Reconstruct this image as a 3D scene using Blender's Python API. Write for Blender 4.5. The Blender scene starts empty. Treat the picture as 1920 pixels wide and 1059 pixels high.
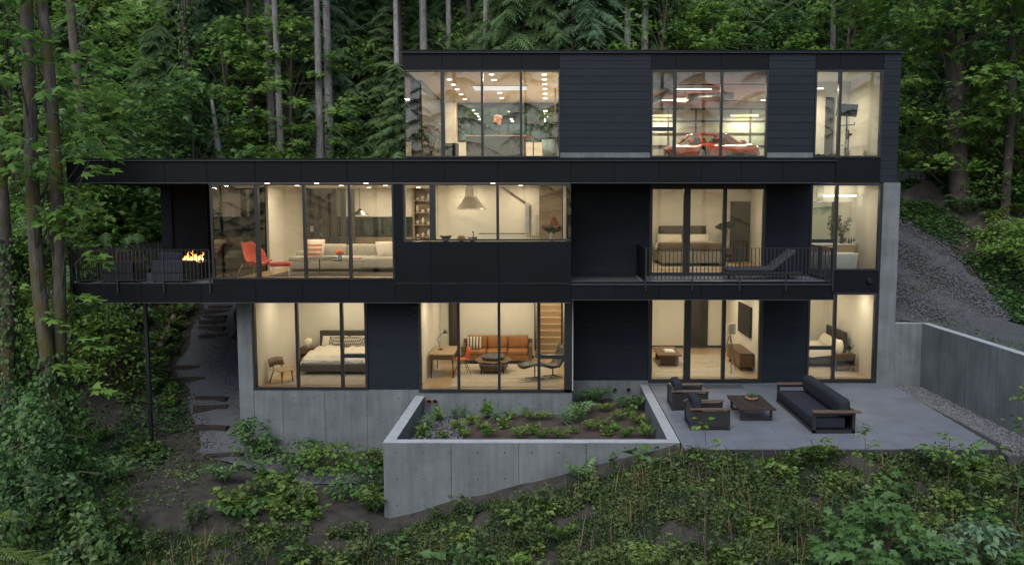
import bpy, bmesh, math, random
import numpy as np
from mathutils import Vector, Matrix

random.seed(7)
RNG = np.random.default_rng(11)
SC = bpy.context.scene
COL = SC.collection
R = math.radians

# ------------------------------------------------------------------ camera
F_PX, CX, CY, CAM_D, CAM_H = 1550.0, 1030.0, 529.5, 24.6, 5.27
PITCH = math.atan(144.0 / F_PX)
cam_data = bpy.data.cameras.new('camera')
cam_data.sensor_width = 36.0
cam_data.lens = F_PX / 1920.0 * 36.0
cam_data.shift_x = -(CX - 960.0) / 1920.0
cam_data.clip_end = 600.0
cam = bpy.data.objects.new('camera', cam_data)
cam.location = (0, -CAM_D, CAM_H)
cam.rotation_euler = (math.pi / 2 - PITCH, 0, 0)
COL.objects.link(cam)
SC.camera = cam

# ------------------------------------------------------------------ sky, sun, exposure
SUN_EL, SUN_AZ = R(52), R(195)          # high soft light from behind the viewer's left
world = bpy.data.worlds.new('World')
SC.world = world
world.use_nodes = True
wn = world.node_tree.nodes
wl = world.node_tree.links
wn.clear()
w_out = wn.new('ShaderNodeOutputWorld')
w_bg = wn.new('ShaderNodeBackground')
w_sky = wn.new('ShaderNodeTexSky')
w_sky.sky_type = 'NISHITA'
w_sky.sun_disc = False
w_sky.sun_elevation = SUN_EL
w_sky.sun_rotation = SUN_AZ
w_sky.air_density = 1.0
w_sky.dust_density = 2.5
w_hs = wn.new('ShaderNodeHueSaturation')
w_hs.inputs['Saturation'].default_value = 1.0
wl.new(w_sky.outputs[0], w_hs.inputs['Color'])
wl.new(w_hs.outputs[0], w_bg.inputs[0])
wl.new(w_bg.outputs[0], w_out.inputs[0])
w_bg.inputs[1].default_value = 0.15
sun_data = bpy.data.lights.new('sun', 'SUN')
sun_data.energy = 1.5
sun_data.angle = R(50)
sun_data.color = (0.96, 0.98, 1.0)
sun = bpy.data.objects.new('sun', sun_data)
sun.rotation_euler = (math.pi / 2 - SUN_EL, 0, -SUN_AZ + math.pi)
COL.objects.link(sun)
SC.view_settings.view_transform = 'Standard'
SC.view_settings.look = 'None'
SC.view_settings.exposure = 0.5
SC.view_settings.gamma = 1.0
SC.view_settings.use_curve_mapping = False
SC.render.engine = 'CYCLES'
SC.cycles.use_denoising = True
SC.cycles.max_bounces = 8
SC.cycles.diffuse_bounces = 3
SC.cycles.glossy_bounces = 3
SC.cycles.transmission_bounces = 3
SC.cycles.transparent_max_bounces = 10
SC.cycles.sample_clamp_indirect = 4.0
SC.cycles.caustics_reflective = False
SC.cycles.caustics_refractive = False

_c, _s = math.cos(PITCH), math.sin(PITCH)
def _ray(px, py):
    u = (px - CX) / F_PX; v = (CY - py) / F_PX
    return u, _c + v * _s, -_s + v * _c
def PY(px, py, Y):
    """point of the photograph on the vertical plane Y (x, z)"""
    a, b, c = _ray(px, py); t = (Y + CAM_D) / b
    return a * t, CAM_H + c * t
def PZ(px, py, Z):
    """point of the photograph on the level Z (x, y)"""
    a, b, c = _ray(px, py); t = (Z - CAM_H) / c
    return a * t, b * t - CAM_D

# ------------------------------------------------------------------ materials
MATS = {}
def mat(name, col, rough=0.6, metal=0.0, var=0.0, scale=4.0, bump=0.0, bscale=30.0, stretch=(1, 1, 1),
        emit=None, estr=0.0, spec=0.5, coat=0.0, col2=None, coords='Object', detail=4.0, sheen=0.0):
    m = bpy.data.materials.new(name); m.use_nodes = True
    n = m.node_tree.nodes; l = m.node_tree.links
    b = n['Principled BSDF']
    b.inputs['Base Color'].default_value = (*col, 1)
    b.inputs['Roughness'].default_value = rough
    b.inputs['Metallic'].default_value = metal
    b.inputs['Specular IOR Level'].default_value = spec
    b.inputs['Coat Weight'].default_value = coat
    b.inputs['Sheen Weight'].default_value = sheen
    if emit:
        b.inputs['Emission Color'].default_value = (*emit, 1)
        b.inputs['Emission Strength'].default_value = estr
    if var or col2 or bump:
        tc = n.new('ShaderNodeTexCoord'); mp = n.new('ShaderNodeMapping')
        mp.inputs['Scale'].default_value = stretch
        l.new(tc.outputs[coords], mp.inputs[0])
    if var or col2:
        nz = n.new('ShaderNodeTexNoise'); nz.inputs['Scale'].default_value = scale
        nz.inputs['Detail'].default_value = detail; nz.inputs['Roughness'].default_value = 0.62
        l.new(mp.outputs[0], nz.inputs['Vector'])
        rp = n.new('ShaderNodeValToRGB')
        rp.color_ramp.elements[0].position = 0.32; rp.color_ramp.elements[1].position = 0.68
        a = col if col2 else tuple(max(0, c * (1 - var)) for c in col)
        z = col2 if col2 else tuple(min(1, c * (1 + var)) for c in col)
        rp.color_ramp.elements[0].color = (*a, 1); rp.color_ramp.elements[1].color = (*z, 1)
        l.new(nz.outputs['Fac'], rp.inputs[0]); l.new(rp.outputs[0], b.inputs['Base Color'])
    if bump:
        nb = n.new('ShaderNodeTexNoise'); nb.inputs['Scale'].default_value = bscale
        nb.inputs['Detail'].default_value = 5
        l.new(mp.outputs[0], nb.inputs['Vector'])
        bp = n.new('ShaderNodeBump'); bp.inputs['Strength'].default_value = bump; bp.inputs['Distance'].default_value = 0.02
        l.new(nb.outputs['Fac'], bp.inputs['Height']); l.new(bp.outputs[0], b.inputs['Normal'])
    MATS[name] = m
    return m

def leaf_mat(name, dark, light, trans=0.35, rough=0.5):
    """leaf colours vary leaf by leaf (attribute tint) and tree by tree"""
    m = bpy.data.materials.new(name); m.use_nodes = True
    n = m.node_tree.nodes; l = m.node_tree.links
    b = n['Principled BSDF']; out = n['Material Output']
    at = n.new('ShaderNodeAttribute'); at.attribute_name = 'tint'
    oi = n.new('ShaderNodeObjectInfo')
    mx = n.new('ShaderNodeMix'); mx.data_type = 'RGBA'
    mx.inputs['A'].default_value = (*dark, 1); mx.inputs['B'].default_value = (*light, 1)
    ad = n.new('ShaderNodeMath'); ad.operation = 'MULTIPLY_ADD'
    ad.inputs[1].default_value = 0.35; 
    l.new(oi.outputs['Random'], ad.inputs[0])
    sc = n.new('ShaderNodeMath'); sc.operation = 'MULTIPLY'; sc.inputs[1].default_value = 0.65
    l.new(at.outputs['Fac'], sc.inputs[0]); l.new(sc.outputs[0], ad.inputs[2])
    l.new(ad.outputs[0], mx.inputs['Factor'])
    l.new(mx.outputs['Result'], b.inputs['Base Color'])
    b.inputs['Roughness'].default_value = rough
    b.inputs['Specular IOR Level'].default_value = 0.35
    tr = n.new('ShaderNodeBsdfTranslucent'); l.new(mx.outputs['Result'], tr.inputs[0])
    ms = n.new('ShaderNodeMixShader'); ms.inputs[0].default_value = trans
    l.new(b.outputs[0], ms.inputs[1]); l.new(tr.outputs[0], ms.inputs[2]); l.new(ms.outputs[0], out.inputs[0])
    MATS[name] = m
    return m

def glass_mat(name, tint=(0.93, 0.96, 0.94), refl=1.0):
    m = bpy.data.materials.new(name); m.use_nodes = True
    n = m.node_tree.nodes; l = m.node_tree.links
    n.remove(n['Principled BSDF']); out = n['Material Output']
    t = n.new('ShaderNodeBsdfTransparent'); t.inputs[0].default_value = (*tint, 1)
    g = n.new('ShaderNodeBsdfGlossy'); g.inputs['Roughness'].default_value = 0.0
    fr = n.new('ShaderNodeFresnel'); fr.inputs[0].default_value = 1.62
    ml = n.new('ShaderNodeMath'); ml.operation = 'MULTIPLY'; ml.inputs[1].default_value = refl
    l.new(fr.outputs[0], ml.inputs[0])
    ms = n.new('ShaderNodeMixShader'); l.new(ml.outputs[0], ms.inputs[0])
    l.new(t.outputs[0], ms.inputs[1]); l.new(g.outputs[0], ms.inputs[2]); l.new(ms.outputs[0], out.inputs[0])
    MATS[name] = m
    return m

def concrete_mat():
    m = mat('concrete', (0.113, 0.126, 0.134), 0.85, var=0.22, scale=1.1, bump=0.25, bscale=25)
    n = m.node_tree.nodes; l = m.node_tree.links; b = n['Principled BSDF']
    old = b.inputs['Base Color'].links[0].from_socket
    tc = n.new('ShaderNodeTexCoord'); mp = n.new('ShaderNodeMapping'); mp.inputs['Scale'].default_value = (5, 5, 0.35)
    l.new(tc.outputs['Object'], mp.inputs[0])
    nz = n.new('ShaderNodeTexNoise'); nz.inputs['Scale'].default_value = 1.6; nz.inputs['Detail'].default_value = 6
    l.new(mp.outputs[0], nz.inputs['Vector'])
    rp = n.new('ShaderNodeValToRGB'); rp.color_ramp.elements[0].position = 0.3; rp.color_ramp.elements[1].position = 0.7
    rp.color_ramp.elements[0].color = (0.82, 0.82, 0.82, 1); rp.color_ramp.elements[1].color = (1.10, 1.10, 1.08, 1)
    l.new(nz.outputs['Fac'], rp.inputs[0])
    mx = n.new('ShaderNodeMix'); mx.data_type = 'RGBA'; mx.blend_type = 'MULTIPLY'; mx.inputs['Factor'].default_value = 1
    l.new(old, mx.inputs['A']); l.new(rp.outputs[0], mx.inputs['B'])
    l.new(mx.outputs['Result'], b.inputs['Base Color'])
    return m

def wood_mat(name, a, b_, rough=0.5, stretch=(1.5, 14, 14), scale=2.0):
    return mat(name, a, rough, col2=b_, scale=scale, stretch=stretch, detail=6, bump=0.05, bscale=12)

concrete_mat()
mat('concrete_lit_top_and_floor', (0.28, 0.30, 0.315), 0.8, var=0.12, scale=3, bump=0.2)  # paler concrete: overhead light painted in for wall tops; also the garage floor
mat('siding', (0.0085, 0.0118, 0.0180), 0.65, spec=0.22, var=0.12, scale=0.9, bump=0.12, bscale=18, stretch=(0.4, 1, 4))
mat('metal_panel', (0.0030, 0.0044, 0.0064), 0.55, var=0.15, scale=0.8, spec=0.15)
mat('flashing', (0.10, 0.115, 0.13), 0.35, metal=0.6, var=0.1, scale=2)
mat('window_frame', (0.012, 0.013, 0.015), 0.35, var=0.1)
mat('railing_metal', (0.012, 0.013, 0.016), 0.4, var=0.1)
mat('soffit', (0.05, 0.052, 0.055), 0.7, var=0.1)
mat('stucco_black', (0.014, 0.016, 0.020), 0.85, spec=0.2, var=0.25, scale=3, bump=0.15)
glass_mat('glass')
glass_mat('glass_green', (0.75, 0.84, 0.79))
mat('plaster', (0.73, 0.70, 0.64), 0.9, var=0.03, scale=1.5)
mat('ceiling_paint', (0.80, 0.76, 0.69), 0.9, var=0.02)
wood_mat('oak_floor', (0.40, 0.27, 0.15), (0.56, 0.40, 0.24), 0.38)
wood_mat('oak', (0.36, 0.25, 0.15), (0.48, 0.35, 0.22), 0.5)
wood_mat('walnut', (0.10, 0.055, 0.03), (0.19, 0.11, 0.06), 0.42)
wood_mat('teak', (0.055, 0.032, 0.022), (0.10, 0.06, 0.042), 0.6)
wood_mat('driftwood_shelf', (0.19, 0.14, 0.09), (0.27, 0.20, 0.13), 0.55)
wood_mat('dark_timber', (0.010, 0.007, 0.005), (0.026, 0.017, 0.012), 0.8)
mat('dark_panel', (0.035, 0.030, 0.027), 0.6, var=0.25, scale=2, stretch=(6, 6, 0.5))
mat('white_gloss', (0.80, 0.79, 0.76), 0.25, var=0.02, coat=0.3)
mat('quartz', (0.72, 0.70, 0.66), 0.3, var=0.05, scale=6)
mat('stone_dark', (0.045, 0.047, 0.05), 0.35, var=0.35, scale=3)
mat('steel', (0.72, 0.70, 0.67), 0.42, metal=0.75, var=0.05, scale=3, stretch=(1, 1, 12))
mat('galvanised', (0.45, 0.46, 0.46), 0.4, metal=0.9, var=0.15, scale=8)
mat('chrome', (0.7, 0.7, 0.7), 0.15, metal=1.0)
mat('black_metal', (0.014, 0.014, 0.015), 0.4, var=0.1)
mat('black_plastic', (0.008, 0.008, 0.009), 0.6, var=0.1, spec=0.2)
mat('screen', (0.006, 0.007, 0.008), 0.3, spec=0.15)
mat('charcoal_fabric', (0.017, 0.020, 0.028), 0.95, var=0.2, scale=30, bump=0.2, bscale=160, spec=.2)
mat('slate_fabric', (0.030, 0.034, 0.044), 0.95, var=0.15, scale=30, bump=0.2, bscale=160)
mat('charcoal_weave', (0.026, 0.029, 0.036), 0.9, var=0.25, scale=60, bump=0.3, bscale=120)
mat('sofa_fabric', (0.42, 0.385, 0.33), 0.95, var=0.08, scale=12, bump=0.2, bscale=120, sheen=0.2)
mat('linen', (0.68, 0.63, 0.55), 0.95, var=0.07, scale=7, bump=0.35, bscale=14)
mat('linen_grey', (0.36, 0.33, 0.28), 0.95, var=0.1, scale=9, bump=0.25, bscale=60)
mat('throw_brown', (0.16, 0.115, 0.075), 0.95, var=0.2, scale=20, bump=0.3, bscale=70)
mat('bed_grey', (0.075, 0.068, 0.062), 0.9, var=0.15, scale=20, bump=0.15, bscale=120)
mat('headboard_dark', (0.045, 0.037, 0.031), 0.8, var=0.15, scale=20, bump=0.1)
mat('red_felt', (0.42, 0.045, 0.022), 0.85, var=0.12, scale=20, bump=0.1, bscale=120, sheen=0.3)
mat('orange_plastic', (0.62, 0.13, 0.025), 0.4, var=0.05)
mat('leather_tan', (0.30, 0.125, 0.038), 0.45, var=0.22, scale=4, bump=0.15, bscale=30)
mat('leather_black', (0.032, 0.026, 0.022), 0.4, var=0.2, scale=6, bump=0.15, bscale=40)
mat('rug_beige', (0.48, 0.42, 0.34), 1.0, var=0.12, scale=7, bump=0.5, bscale=90)
mat('rug_grey', (0.34, 0.31, 0.27), 1.0, var=0.15, scale=6, bump=0.5, bscale=90)
mat('rug_dark', (0.10, 0.08, 0.065), 1.0, var=0.25, scale=8, bump=0.5, bscale=90)
mat('lamp_shade', (0.75, 0.68, 0.55), 0.9, emit=(1.0, 0.80, 0.55), estr=0.12)
mat('downlight_lens', (0.9, 0.9, 0.9), 0.5, emit=(1.0, 0.86, 0.68), estr=9.0)
mat('tube_light', (0.9, 0.9, 0.9), 0.5, emit=(1.0, 0.87, 0.70), estr=5.0)
mat('vanity_light', (0.9, 0.9, 0.9), 0.5, emit=(1.0, 0.88, 0.70), estr=2.2)
mat('skylight', (0.8, 0.85, 0.9), 0.5, emit=(0.72, 0.84, 1.0), estr=0.45)
mat('flame', (1.0, 0.4, 0.1), 0.9, emit=(1.0, 0.36, 0.07), estr=3.2)
mat('flame_core', (1.0, 0.7, 0.4), 0.9, emit=(1.0, 0.58, 0.22), estr=5.5)
mat('red_paint', (0.66, 0.055, 0.014), 0.22, coat=1.0, var=0.03)
mat('tyre', (0.012, 0.012, 0.012), 0.8)
mat('headlamp', (0.75, 0.75, 0.72), 0.1, coat=1.0)
mat('frosted', (0.30, 0.35, 0.30), 0.5, var=0.06, scale=0.6)
mat('alu_dark', (0.06, 0.048, 0.036), 0.4, metal=0.4)
mat('paper_white', (0.72, 0.70, 0.66), 0.8, var=0.03)
mat('book_blue', (0.05, 0.10, 0.16), 0.7, var=0.2)
mat('book_red', (0.35, 0.05, 0.04), 0.7, var=0.2)
mat('book_tan', (0.42, 0.34, 0.22), 0.7, var=0.2)
mat('ceramic_green', (0.045, 0.10, 0.07), 0.35, var=0.2, scale=10)
mat('ceramic_teal', (0.22, 0.32, 0.31), 0.4, var=0.1, scale=6)
mat('ceramic_white', (0.62, 0.60, 0.55), 0.35, var=0.06)
mat('terracotta', (0.30, 0.14, 0.08), 0.75, var=0.2)
mat('clear_glassware', (0.55, 0.55, 0.50), 0.08, spec=0.8)
mat('orange_petal', (0.70, 0.16, 0.03), 0.6, var=0.3, scale=20)
mat('pink_petal', (0.75, 0.42, 0.28), 0.6, var=0.2, scale=20)
mat('fruit', (0.62, 0.36, 0.09), 0.5, var=0.3, scale=8)
mat('art_blue', (0.02, 0.045, 0.06), 0.5, col2=(0.17, 0.24, 0.26), scale=5.5, detail=9, bump=.6, bscale=5)
mat('mirror', (0.78, 0.82, 0.78), 0.02, metal=1.0)
mat('basket', (0.30, 0.18, 0.08), 0.8, var=0.3, scale=30)
mat('white_paint', (0.75, 0.72, 0.66), 0.5, var=0.03)
mat('stripe_cushion', (0.62, 0.56, 0.46), 0.9, var=0.05)
# landscape
mat('soil', (0.012, 0.011, 0.009), 1.0, col2=(0.040, 0.037, 0.029), scale=3.0, bump=0.8, bscale=20, detail=9)
mat('mulch', (0.022, 0.016, 0.012), 1.0, col2=(0.075, 0.055, 0.042), scale=14, bump=1.0, bscale=40, detail=9)
mat('gravel_dark', (0.026, 0.028, 0.032), 0.95, col2=(0.072, 0.077, 0.084), scale=22, bump=1.0, bscale=45, detail=8)
mat('path_gravel', (0.042, 0.045, 0.050), 0.95, col2=(0.105, 0.11, 0.12), scale=22, bump=1.0, bscale=45, detail=8)
mat('stone_a', (0.058, 0.062, 0.068), 0.9, var=0.35, scale=8)
mat('stone_light', (0.105, 0.11, 0.118), 0.9, var=0.4, scale=8)
mat('paver', (0.112, 0.125, 0.148), 0.6, var=0.14, scale=1.2, bump=0.08, bscale=40)
mat('paver_joint', (0.02, 0.02, 0.022), 0.9)
mat('bark_grey', (0.105, 0.098, 0.092), 0.95, col2=(0.27, 0.26, 0.25), scale=5, stretch=(3, 3, 0.5), bump=0.9, bscale=14, detail=8)
mat('bark_moss', (0.035, 0.028, 0.021), 0.95, col2=(0.125, 0.108, 0.095), scale=4, stretch=(3, 3, 0.5), bump=1.0, bscale=14, detail=8)
mat('bark_dark', (0.03, 0.024, 0.019), 0.95, col2=(0.085, 0.07, 0.06), scale=5, stretch=(3, 3, 0.5), bump=1.0, bscale=12, detail=8)
mat('moss', (0.045, 0.045, 0.010), 1.0, col2=(0.12, 0.10, 0.022), scale=9, bump=1.0, bscale=40)
mat('log_wood', (0.10, 0.08, 0.06), 0.95, col2=(0.22, 0.18, 0.14), scale=5, stretch=(1, 6, 6), bump=0.6)
leaf_mat('leaf_maple', (0.070, 0.165, 0.034), (0.230, 0.360, 0.078), 0.48)
leaf_mat('leaf_maple_deep', (0.034, 0.092, 0.028), (0.115, 0.215, 0.062), 0.4)
leaf_mat('leaf_conifer', (0.080, 0.160, 0.066), (0.230, 0.345, 0.140), 0.42)
leaf_mat('leaf_conifer_blue', (0.080, 0.165, 0.095), (0.225, 0.335, 0.185), 0.42)
leaf_mat('leaf_ivy', (0.016, 0.052, 0.014), (0.085, 0.150, 0.036), 0.25, 0.45)
leaf_mat('leaf_fern', (0.050, 0.105, 0.020), (0.20, 0.27, 0.06), 0.35)
leaf_mat('leaf_bright', (0.065, 0.15, 0.025), (0.20, 0.30, 0.06), 0.4)
leaf_mat('leaf_ground', (0.018, 0.046, 0.014), (0.120, 0.160, 0.048), 0.3)
leaf_mat('leaf_house', (0.020, 0.042, 0.018), (0.07, 0.11, 0.045), 0.2)
leaf_mat('leaf_straw', (0.10, 0.085, 0.04), (0.24, 0.20, 0.10), 0.3)
mat('stem_brown', (0.06, 0.05, 0.03), 0.9, var=0.2)
mat('stem_green', (0.05, 0.085, 0.03), 0.8, var=0.2)

def vary_by_object(name, amt=0.16):
    m = MATS[name]; n = m.node_tree.nodes; l = m.node_tree.links; b = n['Principled BSDF']
    old = b.inputs['Base Color'].links[0].from_socket; oi = n.new('ShaderNodeObjectInfo')
    mr = n.new('ShaderNodeMapRange'); mr.inputs['To Min'].default_value = 1 - amt; mr.inputs['To Max'].default_value = 1 + amt
    l.new(oi.outputs['Random'], mr.inputs['Value'])
    mx = n.new('ShaderNodeMix'); mx.data_type = 'RGBA'; mx.blend_type = 'MULTIPLY'; mx.inputs['Factor'].default_value = 1
    l.new(old, mx.inputs['A']); l.new(mr.outputs[0], mx.inputs['B']); l.new(mx.outputs['Result'], b.inputs['Base Color'])
vary_by_object('paver', .05); vary_by_object('siding', .10); vary_by_object('metal_panel', .14); vary_by_object('bark_grey', .3); vary_by_object('oak', .1)

# ------------------------------------------------------------------ mesh helpers
def link(o, parent=None):
    COL.objects.link(o)
    if parent is not None:
        o.parent = parent
    return o

def tag(o, label=None, cat=None, group=None, kind=None):
    if label: o['label'] = label
    if cat: o['category'] = cat
    if group: o['group'] = group
    if kind: o['kind'] = kind
    return o

def thing(name, label, cat, loc=(0, 0, 0), rz=0.0, group=None):
    o = bpy.data.objects.new(name, None)
    o.empty_display_size = 0.1
    o.location = loc; o.rotation_euler = (0, 0, rz)
    link(o)
    return tag(o, label, cat, group)

def copy_tree(o, parent=None):
    c = o.copy()
    link(c, parent)
    for ch in list(o.children):
        copy_tree(ch, c)
    return c

class MB:
    def __init__(s):
        s.v = []; s.f = []
    def add(s, vs, fs):
        n = len(s.v); s.v += [tuple(p) for p in vs]; s.f += [tuple(i + n for i in q) for q in fs]; return s
    def box(s, x0, y0, z0, x1, y1, z1):
        x0, x1 = min(x0, x1), max(x0, x1); y0, y1 = min(y0, y1), max(y0, y1); z0, z1 = min(z0, z1), max(z0, z1)
        v = [(x0, y0, z0), (x1, y0, z0), (x1, y1, z0), (x0, y1, z0), (x0, y0, z1), (x1, y0, z1), (x1, y1, z1), (x0, y1, z1)]
        return s.add(v, [(0, 3, 2, 1), (4, 5, 6, 7), (0, 1, 5, 4), (1, 2, 6, 5), (2, 3, 7, 6), (3, 0, 4, 7)])
    def rbox(s, x0, y0, z0, x1, y1, z1, r=0.03, seg=2, rot=None, pivot=None):
        bm = bmesh.new(); bmesh.ops.create_cube(bm, size=1)
        sx, sy, sz = x1 - x0, y1 - y0, z1 - z0
        for v in bm.verts:
            v.co = Vector((v.co.x * sx, v.co.y * sy, v.co.z * sz))
        r = min(r, 0.49 * min(abs(sx), abs(sy), abs(sz)))
        bmesh.ops.bevel(bm, geom=bm.edges[:], offset=r, segments=seg, profile=0.5, affect='EDGES')
        c = Vector(((x0 + x1) / 2, (y0 + y1) / 2, (z0 + z1) / 2))
        return s._bm(bm, c, rot, pivot)
    def _bm(s, bm, c=Vector((0, 0, 0)), rot=None, pivot=None):
        bm.verts.index_update()
        vs = [v.co + c for v in bm.verts]
        if rot is not None:
            M = rot.to_3x3(); pv = Vector(pivot) if pivot is not None else c
            vs = [M @ (p - pv) + pv for p in vs]
        s.add(vs, [[v.index for v in f.verts] for f in bm.faces]); bm.free(); return s
    def pillow(s, w, h, t, M, n=7):
        """soft cushion w x h, thickness t, placed by matrix M (lies in its xy plane)"""
        vs = []; fs = []
        for side in (1, -1):
            o = len(vs)
            for i in range(n + 1):
                for j in range(n + 1):
                    a = i / n * 2 - 1; b = j / n * 2 - 1
                    k = ((1 - a ** 4) * (1 - b ** 4)) ** 0.5
                    q = 1 - 0.05 * (1 - abs(a)) * b * b
                    p = 1 - 0.05 * (1 - abs(b)) * a * a
                    vs.append(M @ Vector((a * w / 2 * q, b * h / 2 * p, side * (t / 2 * k + 0.004))))
            for i in range(n):
                for j in range(n):
                    q = (o + i * (n + 1) + j, o + (i + 1) * (n + 1) + j, o + (i + 1) * (n + 1) + j + 1, o + i * (n + 1) + j + 1)
                    fs.append(q if side == 1 else q[::-1])
        return s.add(vs, fs)
    def tube(s, pts, rad, n=8, caps=True):
        pts = [Vector(p) for p in pts]
        if not hasattr(rad, '__len__'): rad = [rad] * len(pts)
        base = len(s.v); up = Vector((0, 0, 1)); rings = []
        d0 = (pts[1] - pts[0]).normalized()
        a = d0.cross(up)
        if a.length < 1e-3: a = Vector((1, 0, 0))
        a.normalize()
        for i, p in enumerate(pts):
            d = (pts[min(i + 1, len(pts) - 1)] - pts[max(i - 1, 0)])
            d = d.normalized() if d.length > 1e-9 else d0
            a = (a - d * a.dot(d))
            a = a.normalized() if a.length > 1e-6 else Vector((1, 0, 0))
            b = d.cross(a)
            ring = []
            for k in range(n):
                t = 2 * math.pi * k / n
                ring.append(len(s.v)); s.v.append(tuple(p + (a * math.cos(t) + b * math.sin(t)) * rad[i]))
            rings.append(ring)
        for r0, r1 in zip(rings[:-1], rings[1:]):
            for k in range(n):
                s.f.append((r0[k], r0[(k + 1) % n], r1[(k + 1) % n], r1[k]))
        if caps:
            s.f.append(tuple(rings[0][::-1])); s.f.append(tuple(rings[-1]))
        return s
    def cyl(s, p0, p1, r0, r1=None, n=12):
        return s.tube([p0, p1], [r0, r0 if r1 is None else r1], n)
    def lathe(s, prof, c=(0, 0, 0), n=20):
        o = len(s.v); m = len(prof)
        for k in range(n):
            t = 2 * math.pi * k / n
            for r, z in prof:
                s.v.append((c[0] + r * math.cos(t), c[1] + r * math.sin(t), c[2] + z))
        for k in range(n):
            k2 = (k + 1) % n
            for i in range(m - 1):
                s.f.append((o + k * m + i, o + k2 * m + i, o + k2 * m + i + 1, o + k * m + i + 1))
        return s
    def ball(s, c, r, n=10, sq=(1, 1, 1)):
        bm = bmesh.new(); bmesh.ops.create_uvsphere(bm, u_segments=n, v_segments=max(4, n // 2 + 1), radius=r)
        for v in bm.verts: v.co = Vector((v.co.x * sq[0], v.co.y * sq[1], v.co.z * sq[2]))
        return s._bm(bm, Vector(c))
    def prism(s, poly, y0, y1):
        """polygon in xz, extruded along y"""
        n = len(poly)
        v = [(x, y0, z) for x, z in poly] + [(x, y1, z) for x, z in poly]
        f = [tuple(range(n)), tuple(range(2 * n - 1, n - 1, -1))]
        f += [(i, i + n, (i + 1) % n + n, (i + 1) % n) for i in range(n)]
        return s.add(v, f)
    def quad(s, a, b, c, d):
        return s.add([a, b, c, d], [(0, 1, 2, 3)])
    def turn(s, M):
        s.v = [tuple(M @ Vector(p)) for p in s.v]; return s
    def build(s, name, m, parent=None, smooth=False, bevel=0.0, kind=None, label=None):
        me = bpy.data.meshes.new(name); me.from_pydata(s.v, [], s.f); me.update()
        bm = bmesh.new(); bm.from_mesh(me); bmesh.ops.recalc_face_normals(bm, faces=bm.faces[:]); bm.to_mesh(me); bm.free()
        me.materials.append(MATS[m] if isinstance(m, str) else m)
        if smooth: me.polygons.foreach_set('use_smooth', [True] * len(me.polygons))
        o = link(bpy.data.objects.new(name, me), parent)
        if bevel:
            b = o.modifiers.new('bevel', 'BEVEL'); b.width = bevel; b.segments = 2; b.limit_method = 'ANGLE'
        if kind: o['kind'] = kind
        if label: o['label'] = label
        return o

def bx(name, m, parent, *a, **k):
    return MB().box(*a).build(name, m, parent, **k)

def mesh_np(name, V, T, m, tint=None, smooth=False):
    """triangle mesh from arrays"""
    V = np.ascontiguousarray(V, dtype=np.float32); T = np.ascontiguousarray(T, dtype=np.int32)
    me = bpy.data.meshes.new(name)
    me.vertices.add(len(V)); me.vertices.foreach_set('co', V.ravel())
    me.loops.add(T.size); me.loops.foreach_set('vertex_index', T.ravel())
    me.polygons.add(len(T)); me.polygons.foreach_set('loop_start', np.arange(0, T.size, 3, dtype=np.int32))
    me.polygons.foreach_set('loop_total', np.full(len(T), 3, dtype=np.int32))
    if smooth: me.polygons.foreach_set('use_smooth', np.ones(len(T), dtype=bool))
    me.update(calc_edges=True)
    if tint is not None:
        at = me.attributes.new('tint', 'FLOAT', 'POINT'); at.data.foreach_set('value', np.ascontiguousarray(tint, dtype=np.float32))
    me.materials.append(MATS[m])
    return me

# ------------------------------------------------------------------ terrain
def sstep(a, b, x):
    t = np.clip((x - a) / (b - a), 0, 1); return t * t * (3 - 2 * t)
def vnoise(x, y, seed=0):
    """smooth value noise"""
    xi = np.floor(x).astype(np.int64); yi = np.floor(y).astype(np.int64)
    fx = x - xi; fy = y - yi; fx = fx * fx * (3 - 2 * fx); fy = fy * fy * (3 - 2 * fy)
    def h(a, b):
        n = (a * 374761393 + b * 668265263 + seed * 1442695) & 0x7fffffff
        n = ((n ^ (n >> 13)) * 1274126177) & 0x7fffffff
        return ((n ^ (n >> 16)) & 0xffff) / 65535.0
    return (h(xi, yi) * (1 - fx) + h(xi + 1, yi) * fx) * (1 - fy) + (h(xi, yi + 1) * (1 - fx) + h(xi + 1, yi + 1) * fx) * fy

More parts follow.
